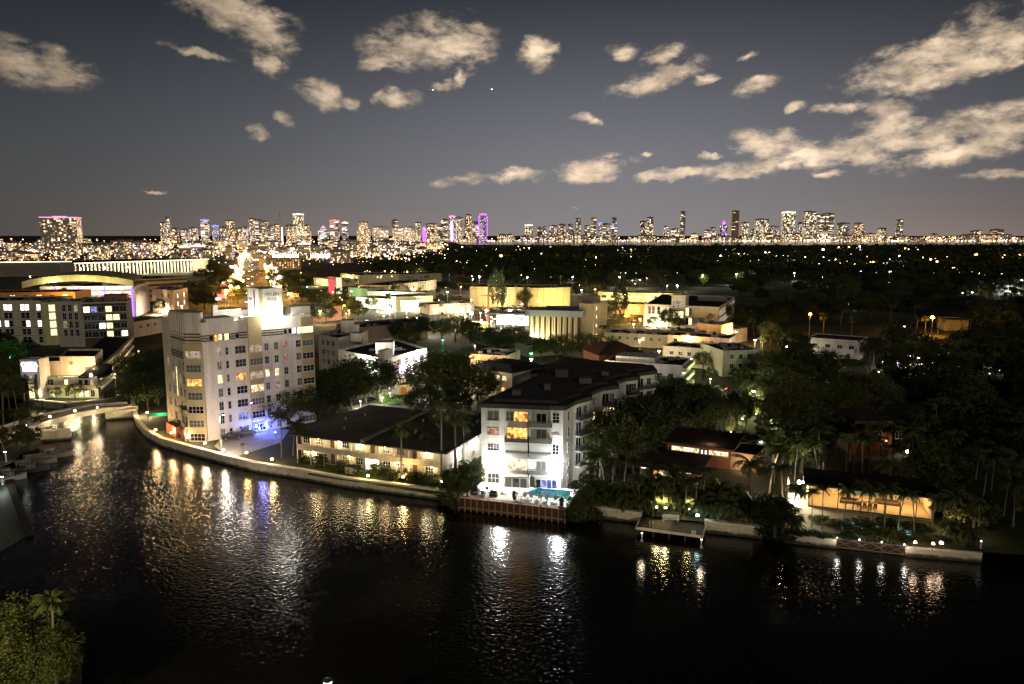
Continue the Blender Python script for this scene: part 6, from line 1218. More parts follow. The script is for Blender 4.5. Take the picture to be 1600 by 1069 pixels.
for x, y, h in ((1000, 802, 7), (1020, 806, 7.5), (1036, 802, 6.5), (1052, 800, 7.5), (1070, 806, 7), (1088, 808, 7), (1010, 790, 8), (1045, 788, 7), (1064, 792, 7), (1098, 800, 8)): T('palm', x, y, h)
for x, y, lb in ((1026, 793, 'warm uplight at the left of the palms above the timber dock'), (1040, 794, 'yellow uplight behind the bench of the timber dock'), (1076, 796, 'yellow uplight at the right of the palms above the timber dock'), (1003, 786, 'yellow green light at the left end of the garden wall above the dock')): garden_light(x, y, (1, .85, .38), 700, lb, st=16, r=.2, up=1.4)
garden_light(1090, 806, (.7, .9, 1), 90, 'cold white light right of the uplit palms', st=20, r=.25)
for x, y, h in ((1197, 828, 4.5), (1210, 836, 5.5), (1222, 834, 4.5), (1205, 820, 5)): T('small', x, y, h, wide=1.4)
for x, y, h in ((1268, 824, 6.5), (1284, 828, 7.5), (1318, 822, 7), (1342, 826, 8), (1361, 826, 7), (1381, 830, 8), (1402, 832, 7.5), (1428, 834, 7.5), (1454, 830, 7), (1470, 836, 7), (1490, 838, 7.5), (1505, 832, 6.5), (1236, 818, 7.5), (1528, 846, 7)): T('palm', x, y, h, wide=.85)
for i in range(22): x = 1245+i*12.5; T('bush', x, 835+i*.6+rnd(-3, 3), rnd(.7, .95) if x < 1325 or x > 1395 else rnd(1.3, 1.9), wide=1.3 if 1325 < x < 1395 else 2.0)
for x, y, h in ((1480, 822, 5), (1500, 826, 5.5), (1520, 830, 5), (1530, 826, 5)): T('small', x, y, h, wide=1.2)
for x, y in ((508, 726), (536, 735), (552, 738), (604, 745), (648, 752), (662, 756), (676, 760), (480, 722), (590, 741), (620, 750)): T('bush', x, y, rnd(1.8, 2.6), wide=1.3)
for k, (x, y, w_) in enumerate(((515, 722, 12), (655, 738, 9))):
    p = at(x, y); o = thing('garden_hedge', 'clipped dark hedge before the motel ground floor, %s' % ('left one' if k == 0 else 'right one'), 'hedge', (p.x, p.y, G), MO.frame(0)[2]); m = MB(); [leaf_quad(m, Vector((rnd(0, w_), rnd(0, 1.2), rnd(.05, 1.5))), .13) for _ in range(1800)]; m.build('leaves', LEAF, o)
for x, y, h in ((1006, 800, 4.5), (1018, 796, 5), (1032, 794, 5.2), (1046, 797, 4.6), (1062, 799, 5), (1080, 802, 4.8), (1094, 806, 4.5), (1012, 782, 5.5), (1028, 780, 5.5), (1050, 784, 5.5), (1072, 788, 5.2), (996, 792, 5), (950, 792, 5), (968, 794, 5.2), (984, 796, 5), (935, 788, 5.5), (1115, 806, 5), (1135, 812, 5), (1155, 816, 5), (1175, 818, 5.5), (1120, 790, 5.5), (1150, 796, 5.5),
   (1240, 826, 3.2), (1345, 842, 2.4), (1385, 845, 2.4), (1490, 846, 4), (1510, 850, 4), (500, 728, 3), (560, 741, 2.4), (640, 754, 2.6), (700, 758, 3.4), (735, 745, 4), (640, 740, 3)): T('areca', x, y, h)
# round dark trees in the town
for x, y, h, w_ in ((870, 566, 9.5, 1.3), (920, 563, 9.5, 1.3), (845, 562, 7.5, 1), (945, 556, 7, 1.1), (712, 535, 10, 1.3), (655, 532, 10, 1.1), (735, 532, 8, 1.1), (690, 530, 8, 1.1), (775, 552, 10, 1.3), (805, 550, 10, 1.1), (790, 560, 8, 1.1), (752, 548, 9, 1), (620, 535, 9, .9), (640, 545, 8, .9),
   (535, 495, 11, 1.1), (500, 485, 12, 1.1), (455, 470, 14, 1.2), (440, 455, 15, 1.3), (330, 468, 14, 1.3), (345, 452, 16, 1.4), (365, 462, 12, 1.2), (300, 470, 12, 1.2), (320, 485, 11, 1.2), (372, 475, 10, 1.1), (260, 478, 12, 1), (250, 492, 9, 1), (352, 440, 14, 1.3), (430, 440, 12, 1.2), (470, 455, 12, 1.2), (335, 430, 14, 1.3), (315, 440, 12, 1.2),
   (480, 505, 9, 1.2), (510, 505, 9, 1.1), (560, 500, 8, 1.2), (965, 515, 7, 1.1), (940, 520, 7, 1), (1020, 515, 6, 1), (1045, 513, 9, 1), (1060, 516, 6, 1), (905, 468, 12, .9), (1098, 580, 6, 1), (1108, 604, 5.5, 1), (1055, 622, 5.5, 1), (1040, 640, 8, 1), (1075, 645, 7, 1.1), (1095, 630, 5, 1), (1110, 650, 6.5, 1), (1130, 660, 7, 1.1), (1085, 665, 8, 1.1), (1110, 675, 8, 1.1), (1150, 668, 8, 1.1), (1200, 596, 9, 1.2), (1215, 604, 9, 1.2)): T('broad', x, y, h, wide=w_)
for x, y, h in ((608, 490, 13), (690, 487, 9), (700, 486, 8), (612, 505, 11), (690, 500, 10), (640, 478, 12), (656, 478, 12), (1108, 520, 9), (1095, 524, 8), (1190, 560, 8), (1190, 620, 9), (1205, 625, 10), (1200, 640, 9), (1165, 672, 9), (1120, 690, 9), (1128, 685, 8), (1140, 690, 9), (1150, 688, 8)): T(random.choice(['palm', 'fan']), x, y, h)
PN = at(968, 520); o = tree('broad', PN.x, PN.y, 24, 'tall slim dark pine left of the modern block', wide=.34, v=2); SETP.append((PN.x, PN.y, 4)); PN = at(1003, 500); tree('broad', PN.x, PN.y, 20, 'tall slim dark pine left of the crane mast', wide=.3, v=0) if 0 else None
PN = at(778, 500); tree('broad', PN.x, PN.y, 25, 'tall thin dark tree before the windowless tan box', wide=.3, v=1)
for x, y, h in ((1330, 530, 10), (1286, 528, 11), (1385, 528, 9), (1375, 530, 8), (1395, 526, 8), (1430, 524, 9), (1445, 522, 9), (1465, 522, 9), (1420, 528, 8), (1500, 520, 8), (1515, 524, 9), (1200, 520, 8), (1178, 525, 9)): T('fan' if x in (1330, 1286) else 'palm', x, y, h)
# between creekside hotel and deco hotel, and the left bank
for x, y, h in ((232, 640, 8), (216, 632, 8), (248, 634, 9), (228, 618, 9), (250, 612, 10), (212, 606, 9), (240, 598, 9), (225, 590, 8), (255, 585, 8), (184, 625, 3.5), (172, 628, 3)): T('broad', x, y, h, wide=1.1)
for x, y, h in ((6, 668, 12), (30, 672, 11), (-18, 676, 12), (52, 676, 8), (22, 690, 8), (40, 694, 7.5), (-5, 700, 9), (60, 690, 6.5), (10, 720, 7), (15, 640, 10), (-10, 655, 12)): T('palm', x, y, h, z=1.0 if y > 665 else G)
for x, y, h in ((38, 628, 7), (20, 618, 9), (0, 610, 9), (-25, 615, 10), (10, 595, 9), (15, 575, 9), (5, 555, 8), (70, 622, 4), (118, 624, 4.5), (132, 622, 4.5), (88, 624, 3)): T('broad' if h > 5 else 'small', x, y, h, wide=1.1)
T('small', 28, 706, 6, z=1.0, wide=1.2); T('small', 46, 703, 5, z=1.0, wide=1.2)
for x, y, h in ((1168, 619, 5.5), (1188, 618, 6), (1197, 606, 6), (1162, 604, 5), (1205, 614, 6.5), (1183, 628, 4), (1152, 600, 5), (1212, 600, 7)): T('small', x, y, h, wide=1.15)
scatter([(1100, 628), (1215, 645), (1225, 712), (1090, 690)], 26, ['small', 'areca', 'small'], 2.6, (2.8, 4.4))
for x, y, c_, w_, lb in ((1142, 676, (1, .8, .4), 420, 'warm garden uplight behind the low dark red house'), (1160, 655, (.95, 1, .5), 420, 'yellow green uplight under small trees below the side street'), (1126, 642, (1, .7, .4), 300, 'warm garden uplight left of the side street trees'), (1206, 662, (.9, 1, .5), 420, 'yellow green uplight right of the side street trees'), (1182, 648, (1, .9, .5), 360, 'pale yellow uplight below the dazzling side street lamp'), (1112, 694, (1, .7, .35), 300, 'warm uplight under palms beside the roof of the low dark red house'), (1492, 826, (1, .8, .45), 260, 'warm uplight among palms right of the glass villa'), (1244, 812, (1, .85, .5), 420, 'warm uplight among plants left of the glass villa'), (1215, 790, (1, .85, .45), 260, 'dim warm uplight in the garden left of the glass villa'), (1350, 700, (1, .6, .3), 160, 'dim uplight before the brick house'), (1150, 792, (1, .85, .4), 200, 'dim uplight in the garden right of the dock palms')): garden_light(x, y, c_, w_*1.6, lb, st=18, r=.2, up=.8)
for x, y, h in ((1193, 834, 2.6), (1203, 838, 2.8), (1214, 841, 2.6), (1226, 844, 2.2), (1198, 828, 2.6), (890, 811, 2.0), (902, 812, 2.6), (914, 812, 2.8), (926, 809, 2.4), (702, 786, 2.2), (710, 792, 2.6), (697, 780, 2.2)): T('bush', x, y, h, z=.35, wide=1.25)
for k in range(26):
    x = 1268+k*7.4; T('bush' if k % 3 else 'areca', x, 812+(x-1268)*.075+rnd(-2, 9), rnd(.75, 1.0) if x < 1325 or x > 1400 else rnd(1.0, 1.7), wide=1.6)
# the dark wooded quarter on the right
AVD = [[(1030, 695), (1195, 700), (1200, 805), (990, 795)], [(1235, 785), (1540, 795), (1545, 880), (1235, 860)], [(985, 780), (1110, 790), (1110, 860), (985, 860)], [(1255, 530), (1350, 530), (1350, 590), (1255, 590)], [(1330, 690), (1425, 690), (1425, 725), (1330, 725)], [(1110, 560), (1215, 560), (1220, 715), (1095, 700)], [(1230, 500), (1300, 500), (1300, 530), (1230, 530)], [(1355, 505), (1530, 500), (1530, 548), (1355, 548)]]
scatter([(1090, 700), (1620, 690), (1620, 850), (1535, 868), (1110, 822), (1100, 770)], 62, ['palm', 'palm', 'palm', 'broad'], 4.2, (6.5, 9.5), AVD)
scatter([(1120, 590), (1640, 560), (1640, 700), (1080, 700)], 58, ['broad', 'broad', 'palm'], 6.5, (8, 12), AVD)
scatter([(1150, 500), (1680, 478), (1680, 565), (1110, 590)], 62, ['broad', 'broad', 'broad', 'palm'], 9, (8, 12), AVD)
scatter([(1150, 447), (1700, 440), (1700, 480), (1160, 500)], 75, ['broad'], 11, (9, 13), AVD)
scatter([(640, 432), (1160, 430), (1160, 450), (640, 440)], 75, ['broad'], 10, (10, 14), AVD)
scatter([(430, 440), (960, 450), (960, 545), (500, 545)], 34, ['broad', 'palm', 'fan'], 10, (7, 11), AVD)
# far woods as one canopy
random.seed(5); m = MB(); Q = [xy(560, 421), xy(640, 428), xy(1150, 432), xy(1800, 438), xy(2100, 384), xy(1600, 385), xy(1200, 386.5), xy(830, 387), xy(690, 392)]
xs, ys = [p[0] for p in Q], [p[1] for p in Q]; k = 0
while k < 3600:
    v = rnd(0, 1)**1.7; y = min(ys)+(max(ys)-min(ys))*v; x = rnd(-.3, 1.15)*y
    if not inside(Q, x, y): continue
    k += 1; h = rnd(8, 15)*(1+.15*math.sin(x*.01)); r = rnd(5, 9)*(1+y/4000); c = Vector((x, y, G+h*.55))
    for q in range(26 if y < 1500 else 14):
        d = Vector((random.gauss(0, 1), random.gauss(0, 1), random.gauss(0, 1))).normalized(); d = Vector((d.x*r, d.y*r, d.z*h*.5))*rnd(.75, 1.05); leaf_quad(m, c+d, r*(.30 if y < 1500 else .4)*rnd(.7, 1.2), .5)
tag(m.build('far_woods', LEAF), kind='stuff')
# scattered street lamps and lit houses in the woods
FW = [(846,398,'W',3),(882,405,'O',5),(848,415,'O',3),(931,405,'O',5),(1000,404,'O',5),(1006,401,'O',3),(1026,408,'W',2),(1088,398,'W',3),(1106,407,'W',5),(1126,403,'O',6),(1132,415,'W',4),(1175,417,'W',4),(1089,416,'W',3),(783,404,'O',8),(745,393,'W',3),(722,388,'W',4),(700,391,'W',3),(1212,403,'O',5),(1224,401,'W',3),(1232,402,'W',3),(1258,404,'O',4),(1243,413,'C',5),(1286,393,'C',6),(1287,403,'W',3),(1241,429,'W',4),(1285,435,'W',4),(1372,398,'W',4),(1355,403,'O',3),(1405,402,'W',4),(1454,408,'Y',5),(1464,412,'O',6),(1525,402,'O',8),(1593,402,'O',6),(1434,392,'W',3),(1310,416,'W',2),(1390,443,'W',2),(1545,434,'W',2),(1553,446,'C',5),(1596,441,'C',6),(1582,449,'W',4),(1519,459,'W',4),(1504,459,'W',2),(951,419,'O',3),(1058,428,'W',3),(760,416,'W',2),(1200,415,'W',3),(1330,398,'W',2),(1390,406,'W',2),(1480,402,'W',2),(1566,404,'O',4),(1345,425,'W',2),(810,387,'W',3),(860,387,'W',2),(775,391,'W',3),(1190,408,'W',2),(1268,411,'W',3),(1280,413,'W',2),(1300,420,'W',2),(905,410,'W',2),(975,412,'O',2),(1040,402,'O',2),(1068,409,'W',2),(1160,401,'O',3),(1146,409,'W',2),(1500,411,'W',3),(1540,414,'W',2),(1412,416,'W',2),(1442,404,'O',3)]
CLUST = []
for k in range(30):
    cx_, cy_, ln = rnd(590, 1590), 387+50*rnd(0, 1)**1.4, rnd(8, 40); CLUST.append((cx_, cy_, ln)); cc_ = random.choice('WOOY'); FW.append((cx_, cy_, cc_, 4 if k % 2 else 3))
    for q in range(random.randint(1, 3)): FW.append((cx_+rnd(-ln, ln), cy_+rnd(-1.5, 1.5), cc_ if q else random.choice('WO'), random.choice([1.5, 2, 3])))
FWL = []
for x, y, c, s in FW:
    p = at(x, y, 8); d = p.y/F
    rgb = {'W': (1, .93, .8), 'O': (1, .48, .12), 'C': (.85, .95, 1), 'Y': (1, .8, .4)}[c]
    o = street_lamp(p.x, p.y, G, 6.5+d*s*.5, rgb, (3200*s*d*d if s > 3 else 0), None, st=12+s, hr=max(.4, round(d*s*.29, 1)), drop=2.5, group='lamps in the far dark woods'); FWL.append(o)
    if s > 4: SETP.append((p.x, p.y, 5))
# ------------------------------------------------------------------ near bank, boats, aeroplanes
TV['broad'].append((broadleaf_meshes(33, 10, 5.6, 95, 170, .125)[0].mesh('crown', LEAF2), TV['broad'][3][1])); BASEH['broad'].append(10)
NB = at(36, 1128, 1.2); tree('broad', NB.x-4.6, NB.y+1, 9.9, 'large leafy tree lit yellow green in the near left corner', z=1.2, v=5, wide=1.12)
tree('broad', NB.x+.9, NB.y+2.0, 7.6, 'darker lower tree at the right of the large tree in the near left corner', z=1.2, v=5, wide=.8)
TV['palm'].append((lambda c, t: (c.mesh('crown', PLEAF), t.mesh('trunk', PALMBARK)))(*palm_meshes(78, 12.4, 26, 2.5, .6))); BASEH['palm'].append(13)
tree('palm', -44.0, 66.5, 11.0, 'pale yellow palm rising over the trees in the near left corner', z=1.2, v=4, wide=1.0, rz=.6)
street_lamp(NB.x-2, NB.y-19, 1.2, 17, (1, .86, .42), 24000, 'added unseen lamp on the near bank lighting the corner trees', st=20, hr=.3)  # unseen lamp added to light the near left trees
lampx(512, 1066, 3.4, (1, .93, .72), 260, 'white lamp on the near bank at the bottom edge of the picture', z0=1.2, zb=1.2, st=40, hr=.45)
BDK = plain('weathered_boat_deck', (.10, .095, .09), .6, .2)
def boat(x, y, L_, rz, hullc, label, z=0, cabin=True, top=None):
    p = at(x, y, .4); o = thing('motorboat', label, 'boat', (p.x, p.y, 0), rz, 'boats along the left bank'); W_ = L_*.17; m = MB(); S_ = []
    for t in (0, .25, .5, .7, .85, .95, 1):
        w_ = W_*(1 if t < .55 else max(.03, 1-((t-.55)/.45)**2)); sh_ = .75+.35*t*t; S_.append([(L_*(t-.5), -w_, sh_), (L_*(t-.5), -w_*.75, 0), (L_*(t-.5), 0, -.3+.35*max(0, t-.7)), (L_*(t-.5), w_*.75, 0), (L_*(t-.5), w_, sh_)])
    for a, b in zip(S_, S_[1:]):
        for k in range(4): m.face([a[k], b[k], b[k+1], a[k+1]])
    m.face(S_[0]); m.build('hull', plain('hull_%02d%02d%02d' % tuple(int(c*99) for c in hullc), hullc, .35, .08, 1, 0, .5), o)
    d = MB()
    for a, b in zip(S_, S_[1:]): d.face([(a[0][0], a[0][1]*.97, a[0][2]-.06), (b[0][0], b[0][1]*.97, b[0][2]-.06), (b[4][0], b[4][1]*.97, b[4][2]-.06), (a[4][0], a[4][1]*.97, a[4][2]-.06)])
    d.build('boat_deck', BDK, o)
    if cabin:
        c = MB(); c.prism([(-.05*L_, -W_*.7), (.22*L_, -W_*.5), (.22*L_, W_*.5), (-.05*L_, W_*.7)], .85, 1.7); c.build('cabin', BDK, o); MB().prism([(-.06*L_, -W_*.72), (.235*L_, -W_*.45), (.235*L_, W_*.45), (-.06*L_, W_*.72)], 1.15, 1.5).build('windscreen', PANE['d'], o)
        MB().box(-.2*L_, .12*L_, -W_*.75, W_*.75, 2.3, 2.4).build('canopy', plain(top or 'boat_canvas', (.2, .2, .19) if not top else (.3, .07, .05), .8, .1), o)
        for x_ in (-.18*L_, .1*L_):
            for s in (-1, 1): MB().tube([(x_, s*W_*.68, .8), (x_, s*W_*.68, 2.3)], .03, 5).build('canopy_pole', STEEL, o)
    MB().box(-.56*L_, -.5*L_, -.25, .25, .2, 1.1).build('outboard_motor', DKMETAL, o)
    return o
boat(78, 712, 8.5, .45, (.22, .2, .19), 'white motorboat with a red brown canopy, farthest right along the left bank', top='red_canvas')
boat(40, 735, 8, .55, (.05, .05, .06), 'dark hulled motorboat with a pale rail moored below the palms of the left bank'); boat(10, 748, 6.5, .6, (.3, .3, .29), 'small white motorboat at the left edge of the picture, nearest the camera'); boat(60, 722, 6.5, .5, (.2, .19, .18), 'white open boat between the red canopied and the dark hulled motorboat', cabin=False)
p = at(30, 705, 3); point((p.x+2, p.y-2, 6), (.9, .95, .85), 16, .3); lampx(8, 706, 3.2, (.9, 1, .95), 50, 'small white lamp among the palms over the left boats', z0=1.0, zb=1.0, st=14, hr=.25); lampx(3, 745, 2.6, (.9, 1, .85), 170, 'white lamp by the nearest boat at the left edge', z0=1.0, zb=1.0, st=14, hr=.25)
RP = [at(x, y, .3) for x, y in ((-40, 768), (8, 752), (34, 800), (40, 836), (-40, 880))]; o = thing('lit_water_slab', 'pale green lit boat ramp at the left edge of the canal', 'ramp', (RP[1].x, RP[1].y, 0)); m = MB(); m.prism([(p.x-RP[1].x, p.y-RP[1].y) for p in RP], -1, .12); m.build('slab', plain('lit_water_green', (.07, .10, .075), .6, .35, .5), o)  # pale green slab stands in for calm water catching light
m = MB(); a, b = RP[1]-RP[1], RP[3]-RP[1]; d = (b-a).normalized(); nr = Vector((d.y, -d.x, 0)); m.prism([tuple((a-nr*.0)[:2]), tuple((b-nr*0)[:2]), tuple((b-nr*1.1)[:2]), tuple((a-nr*1.1)[:2])], .0, .5); m.build('dock_edge', DARKW, o)
for x, y, lb in ((675, 140, 'left of two small aeroplanes with white lights in the night sky'), (767, 139, 'right of two small aeroplanes with white lights in the night sky')):
    d = ray(x, y).normalized()*2600; o = thing('aeroplane', lb, 'aeroplane', co.location+d, .5, 'aeroplanes'); AL = plain('aeroplane_skin', (.5, .5, .52), .4, .05)
    MB().tube([(-14, 0, 0), (-10, 0, .6), (8, 0, 0), (13, 0, -.2)], [.5, 1.8, 1.9, .4], 8).build('fuselage', AL, o); MB().prism([(-1, -13), (2, 0), (-1, 13), (-3, 13), (-4, 0), (-3, -13)], -.3, .1).build('wing', AL, o); MB().prism([(-12, -4.5), (-10, 0), (-12, 4.5), (-14, 4.5), (-14, -4.5)], .4, .6).build('tailplane', AL, o); MB().box(-14, -10.5, -.15, .15, .5, 4).build('tail_fin', AL, o)
    for s in (-1, 1): MB().ball((3, s*2.5, -.8), 1.6, 0).build('landing_light', glow('landing', (.6, .95, 1), 3), o)
# ------------------------------------------------------------------ skyline
def tower_mat():
    m, n, l, b = new_mat('tower_windows')
    tc = n.new('ShaderNodeTexCoord'); oi = n.new('ShaderNodeObjectInfo'); ge = n.new('ShaderNodeNewGeometry')
    s = n.new('ShaderNodeSeparateXYZ'); l.new(tc.outputs['Object'], s.inputs[0]); sn = n.new('ShaderNodeSeparateXYZ'); l.new(ge.outputs['True Normal'], sn.inputs[0])
    def M(op, a, b_=None, c=None):
        q = n.new('ShaderNodeMath'); q.operation = op
        for i, v in enumerate((a, b_, c)):
            if v is None: continue
            if isinstance(v, (int, float)): q.inputs[i].default_value = v
            else: l.new(v, q.inputs[i])
        return q.outputs[0]
    ax_ = M('GREATER_THAN', M('ABSOLUTE', sn.outputs[0]), .7)
    ro = n.new('ShaderNodeAttribute'); ro.attribute_type = 'OBJECT'; ro.attribute_name = 'floor_rows'
    u = M('ADD', M('MULTIPLY', s.outputs[0], M('SUBTRACT', 1, ax_)), M('MULTIPLY', s.outputs[1], ax_))
    sz = n.new('ShaderNodeAttribute'); sz.attribute_type = 'OBJECT'; sz.attribute_name = 'window_pitch'
    uu = M('DIVIDE', u, sz.outputs['Fac']); vv = M('DIVIDE', s.outputs[2], M('MULTIPLY', sz.outputs['Fac'], .9))
    cb = n.new('ShaderNodeCombineXYZ'); l.new(M('FLOOR', M('MULTIPLY', uu, M('SUBTRACT', 1, M('MULTIPLY', ro.outputs['Fac'], .78)))), cb.inputs[0]); l.new(M('FLOOR', vv), cb.inputs[1]); l.new(M('ADD', M('MULTIPLY', oi.outputs['Random'], 97), M('MULTIPLY', ax_, 13)), cb.inputs[2])
    wn_ = n.new('ShaderNodeTexWhiteNoise'); wn_.noise_dimensions = '3D'; l.new(cb.outputs[0], wn_.inputs['Vector'])
    sc_ = n.new('ShaderNodeSeparateColor'); l.new(wn_.outputs['Color'], sc_.inputs[0])
    cc2 = n.new('ShaderNodeCombineXYZ'); l.new(M('FLOOR', M('DIVIDE', uu, 1.7)), cc2.inputs[0]); l.new(M('FLOOR', M('DIVIDE', vv, 5)), cc2.inputs[1]); l.new(oi.outputs['Random'], cc2.inputs[2])
    wc = n.new('ShaderNodeTexWhiteNoise'); wc.noise_dimensions = '3D'; l.new(cc2.outputs[0], wc.inputs['Vector'])
    on = M('LESS_THAN', sc_.outputs[0], M('MULTIPLY', oi.outputs['Alpha'], M('MULTIPLY_ADD', wc.outputs['Value'], 1.3, .35)))
    fx = M('MULTIPLY', M('GREATER_THAN', M('FRACT', uu), .18), M('GREATER_THAN', M('FRACT', vv), .25))
    st_ = M('MULTIPLY', M('MULTIPLY', on, fx), M('MULTIPLY_ADD', M('POWER', sc_.outputs[1], 2.6), 2.4, .15))
    up = M('LESS_THAN', M('ABSOLUTE', sn.outputs[2]), .5); st_ = M('MULTIPLY', st_, up)
    mixn = n.new('ShaderNodeMix'); mixn.data_type = 'RGBA'; l.new(sc_.outputs[2], mixn.inputs['Factor']); l.new(oi.outputs['Color'], mixn.inputs['A']); mixn.inputs['B'].default_value = (1, .8, .55, 1)
    l.new(mixn.outputs['Result'], b.inputs['Emission Color']); l.new(st_, b.inputs['Emission Strength'])
    b.inputs['Base Color'].default_value = (.26, .22, .19, 1); b.inputs['Roughness'].default_value = .6; m.cycles.emission_sampling = 'NONE'
    return m
TWM = tower_mat(); DKT = plain('tower_crown', (.14, .13, .13), .6, .2)
SKY = []
COLS = {'w': (1, .80, .50), 'o': (1, .55, .20), 'c': (.9, .93, 1), 'p': (1, .62, .6), 'v': (.5, .2, 1), 'b': (.3, .35, 1), 'y': (1, .8, .4)}
CROWNG = {'v': ('crown_violet', (.45, .08, 1), 2.2), 'b': ('crown_blue', (.12, .14, 1), 2.6), 'w': ('crown_white', (1, .9, .75), 1.6), 'r': ('crown_red', (1, .12, .12), 2.0), 'm': ('crown_magenta', (1, .42, .75), .8), 'o': ('crown_orange', (1, .5, .2), 1.2)}
def tower(x, w_, yt, D, tint='w', dens=.5, style='slab', crown=None, label=None, pitch=None, name='tower', cat='tower', depth=.8, group='towers of the skyline', yb=None):
    sc = D/F; wm_ = w_*sc; X = (x-800)*sc*1.0; zt = atY(x, yt, D).z; h = zt-G; dp = wm_*depth
    o = thing(name, label, cat, (X*(D*CP+HC*SP)/D, D, G), math.atan2(-X, D)*.6+random.uniform(-.12, .12), group)
    pt_ = pitch or max(3.0, sc*random.uniform(.95, 1.7)); rowm = random.choice([0.0, 0.0, 1.0]); m = MB()
    def part(nm, mb, mat):
        q = mb.build(nm, mat, o); q.color = (*COLS[tint], dens); q['window_pitch'] = float(pt_); q['floor_rows'] = rowm; return q
    W2_, D2_ = wm_/2, dp/2
    if style == 'slab': m.box(-W2_, W2_, -D2_, D2_, -2, h)
    elif style == 'step': m.box(-W2_, W2_, -D2_, D2_, -2, h*.72); m.box(-W2_*.66, W2_*.66, -D2_*.7, D2_*.7, h*.72, h)
    elif style == 'notch': m.box(-W2_, W2_*.1, -D2_, D2_, -2, h); m.box(W2_*.1+.5, W2_, -D2_*.85, D2_*.85, -2, h*.86)
    elif style == 'slim': m.box(-W2_, W2_, -D2_, D2_, -2, h*.93); m.box(-W2_*.8, W2_*.8, -D2_*.8, D2_*.8, h*.93, h)
    elif style == 'round': m.lathe([(W2_, -2), (W2_, h*.95), (W2_*.7, h), (.1, h)], n=10)
    elif style == 'cone': m.box(-W2_, W2_, -D2_, D2_, -2, h*.74); m.prism([(-W2_*.6, -D2_*.6), (W2_*.6, -D2_*.6), (W2_*.6, D2_*.6), (-W2_*.6, D2_*.6)], h*.74, h*.84)
    part('shaft', m, TWM)
    c = MB()
    if style == 'cone': c.lathe([(W2_*.55, h*.84), (W2_*.3, h*.92), (.3, h)], n=8)
    else:
        tw_ = W2_*(.66 if style == 'step' else 1); c.box(-tw_*1.02, tw_*1.02, -D2_*1.02, D2_*1.02, h*(1.0 if style in ('notch',) else 1.0)+.02, h+max(2.5, sc*1.6))
        c.box(-tw_*.4, tw_*.3, -D2_*.4, D2_*.4, h+max(2.5, sc*1.6)+.02, h+max(5, sc*2.4))
    q = c.build('crown', glow(*CROWNG[crown]) if crown else DKT, o)
    if style in ('slab', 'notch', 'step') and wm_ > 25:
        part('podium', MB().box(-W2_*1.25, W2_*1.25, -D2_*1.3, -D2_*1.02, -2, min(h*.2, 22)), TWM)
    SKY.append((x, o, label, tint, h, style, crown)); return o
random.seed(3)
FARD = 5900
R_T = [(826,12,353,'y',.75,'slab'),(843,10,357,'o',.6,'step'),(852,8,356,'p',.5,'slab'),(865,13,354,'p',.6,'notch'),(878,11,352,'o',.65,'slab'),(891,11,352,'c',.4,'step'),(903,8,343,'w',.45,'slim'),(917,8,354,'w',.4,'slab'),(927,8,342,'o',.45,'slab'),(938,6,350,'b',.7,'slab'),(946,14,351,'y',.6,'notch'),(959,10,342,'c',.5,'step'),(1005,11,347,'w',.55,'notch'),(1015,9,341,'w',.5,'slim'),(1040,8,355,'p',.6,'step'),(1054,12,359,'w',.6,'slab'),(1066,7,332,'w',.22,'slim'),(1105,10,361,'p',.7,'slab'),(1113,9,357,'p',.5,'slab'),(1163,10,349,'y',.7,'slab'),(1176,8,360,'y',.6,'step'),(1189,18,344,'w',.6,'slab'),(1207,15,355,'p',.6,'notch'),(1230,18,333,'w',.55,'slab'),(1249,7,349,'c',.6,'round'),(1263,16,332,'w',.6,'slab'),(1278,10,337,'w',.5,'slab'),(1292,16,335,'w',.6,'slab'),(1316,16,350,'w',.4,'notch'),(1340,18,350,'o',.55,'step'),(1377,15,358,'y',.6,'step'),(1404,9,345,'w',.3,'slim'),(1524,14,362,'o',.5,'slab'),(1556,16,360,'o',.3,'slab')]
SPL = {826: 'narrow yellow lit tower at the left end of the far right skyline', 927: 'slim reddish dark tower just left of the blue lit top', 938: 'thin tower glowing blue between two taller towers', 1066: 'slim very tall dark tower standing apart in the right skyline', 1230: 'broad bright tower with a pale flat top, left of the twin tall ones', 1263: 'tallest bright tower of the twin tall ones in the right skyline', 1292: 'broad bright tower with a dark upper edge, right of the twin tall ones', 1404: 'lone slim dark tower farthest right of the tall ones', 1249: 'small round tower between the two broadest bright towers', 903: 'slender pale tower with two lights at its top, left of the reddish dark tower', 1015: 'slim tower with a stepped top, right half of a close pair', 1556: 'low dark broad block at the right end of the skyline'}
for x, w_, yt, t, d, s_ in R_T: tower(x, w_, yt, FARD+random.uniform(-250, 500), t, d*.85, s_, 'b' if x == 938 else ('w' if x in (1230, 826) else None), SPL.get(x))
tower(1130, 11, 344, FARD, 'v', .55, 'cone', 'v', 'pointed tower lit violet with a bright tip'); o = tower(1147.5, 11, 331, FARD-200, 'o', .06, 'slab', None, 'tall black slab tower with faint orange edges')
h_ = atY(1147, 331, FARD-200).z-G; wm_ = 11*(FARD-200)/F; [MB().box(s*wm_/2-2+s*1.2, s*wm_/2+2+s*1.2, -wm_*.42-2, -wm_*.42, 4, h_).build('edge_light', glow('edge_orange', (.8, .3, .15), .35), o) for s in (-1, 1)]
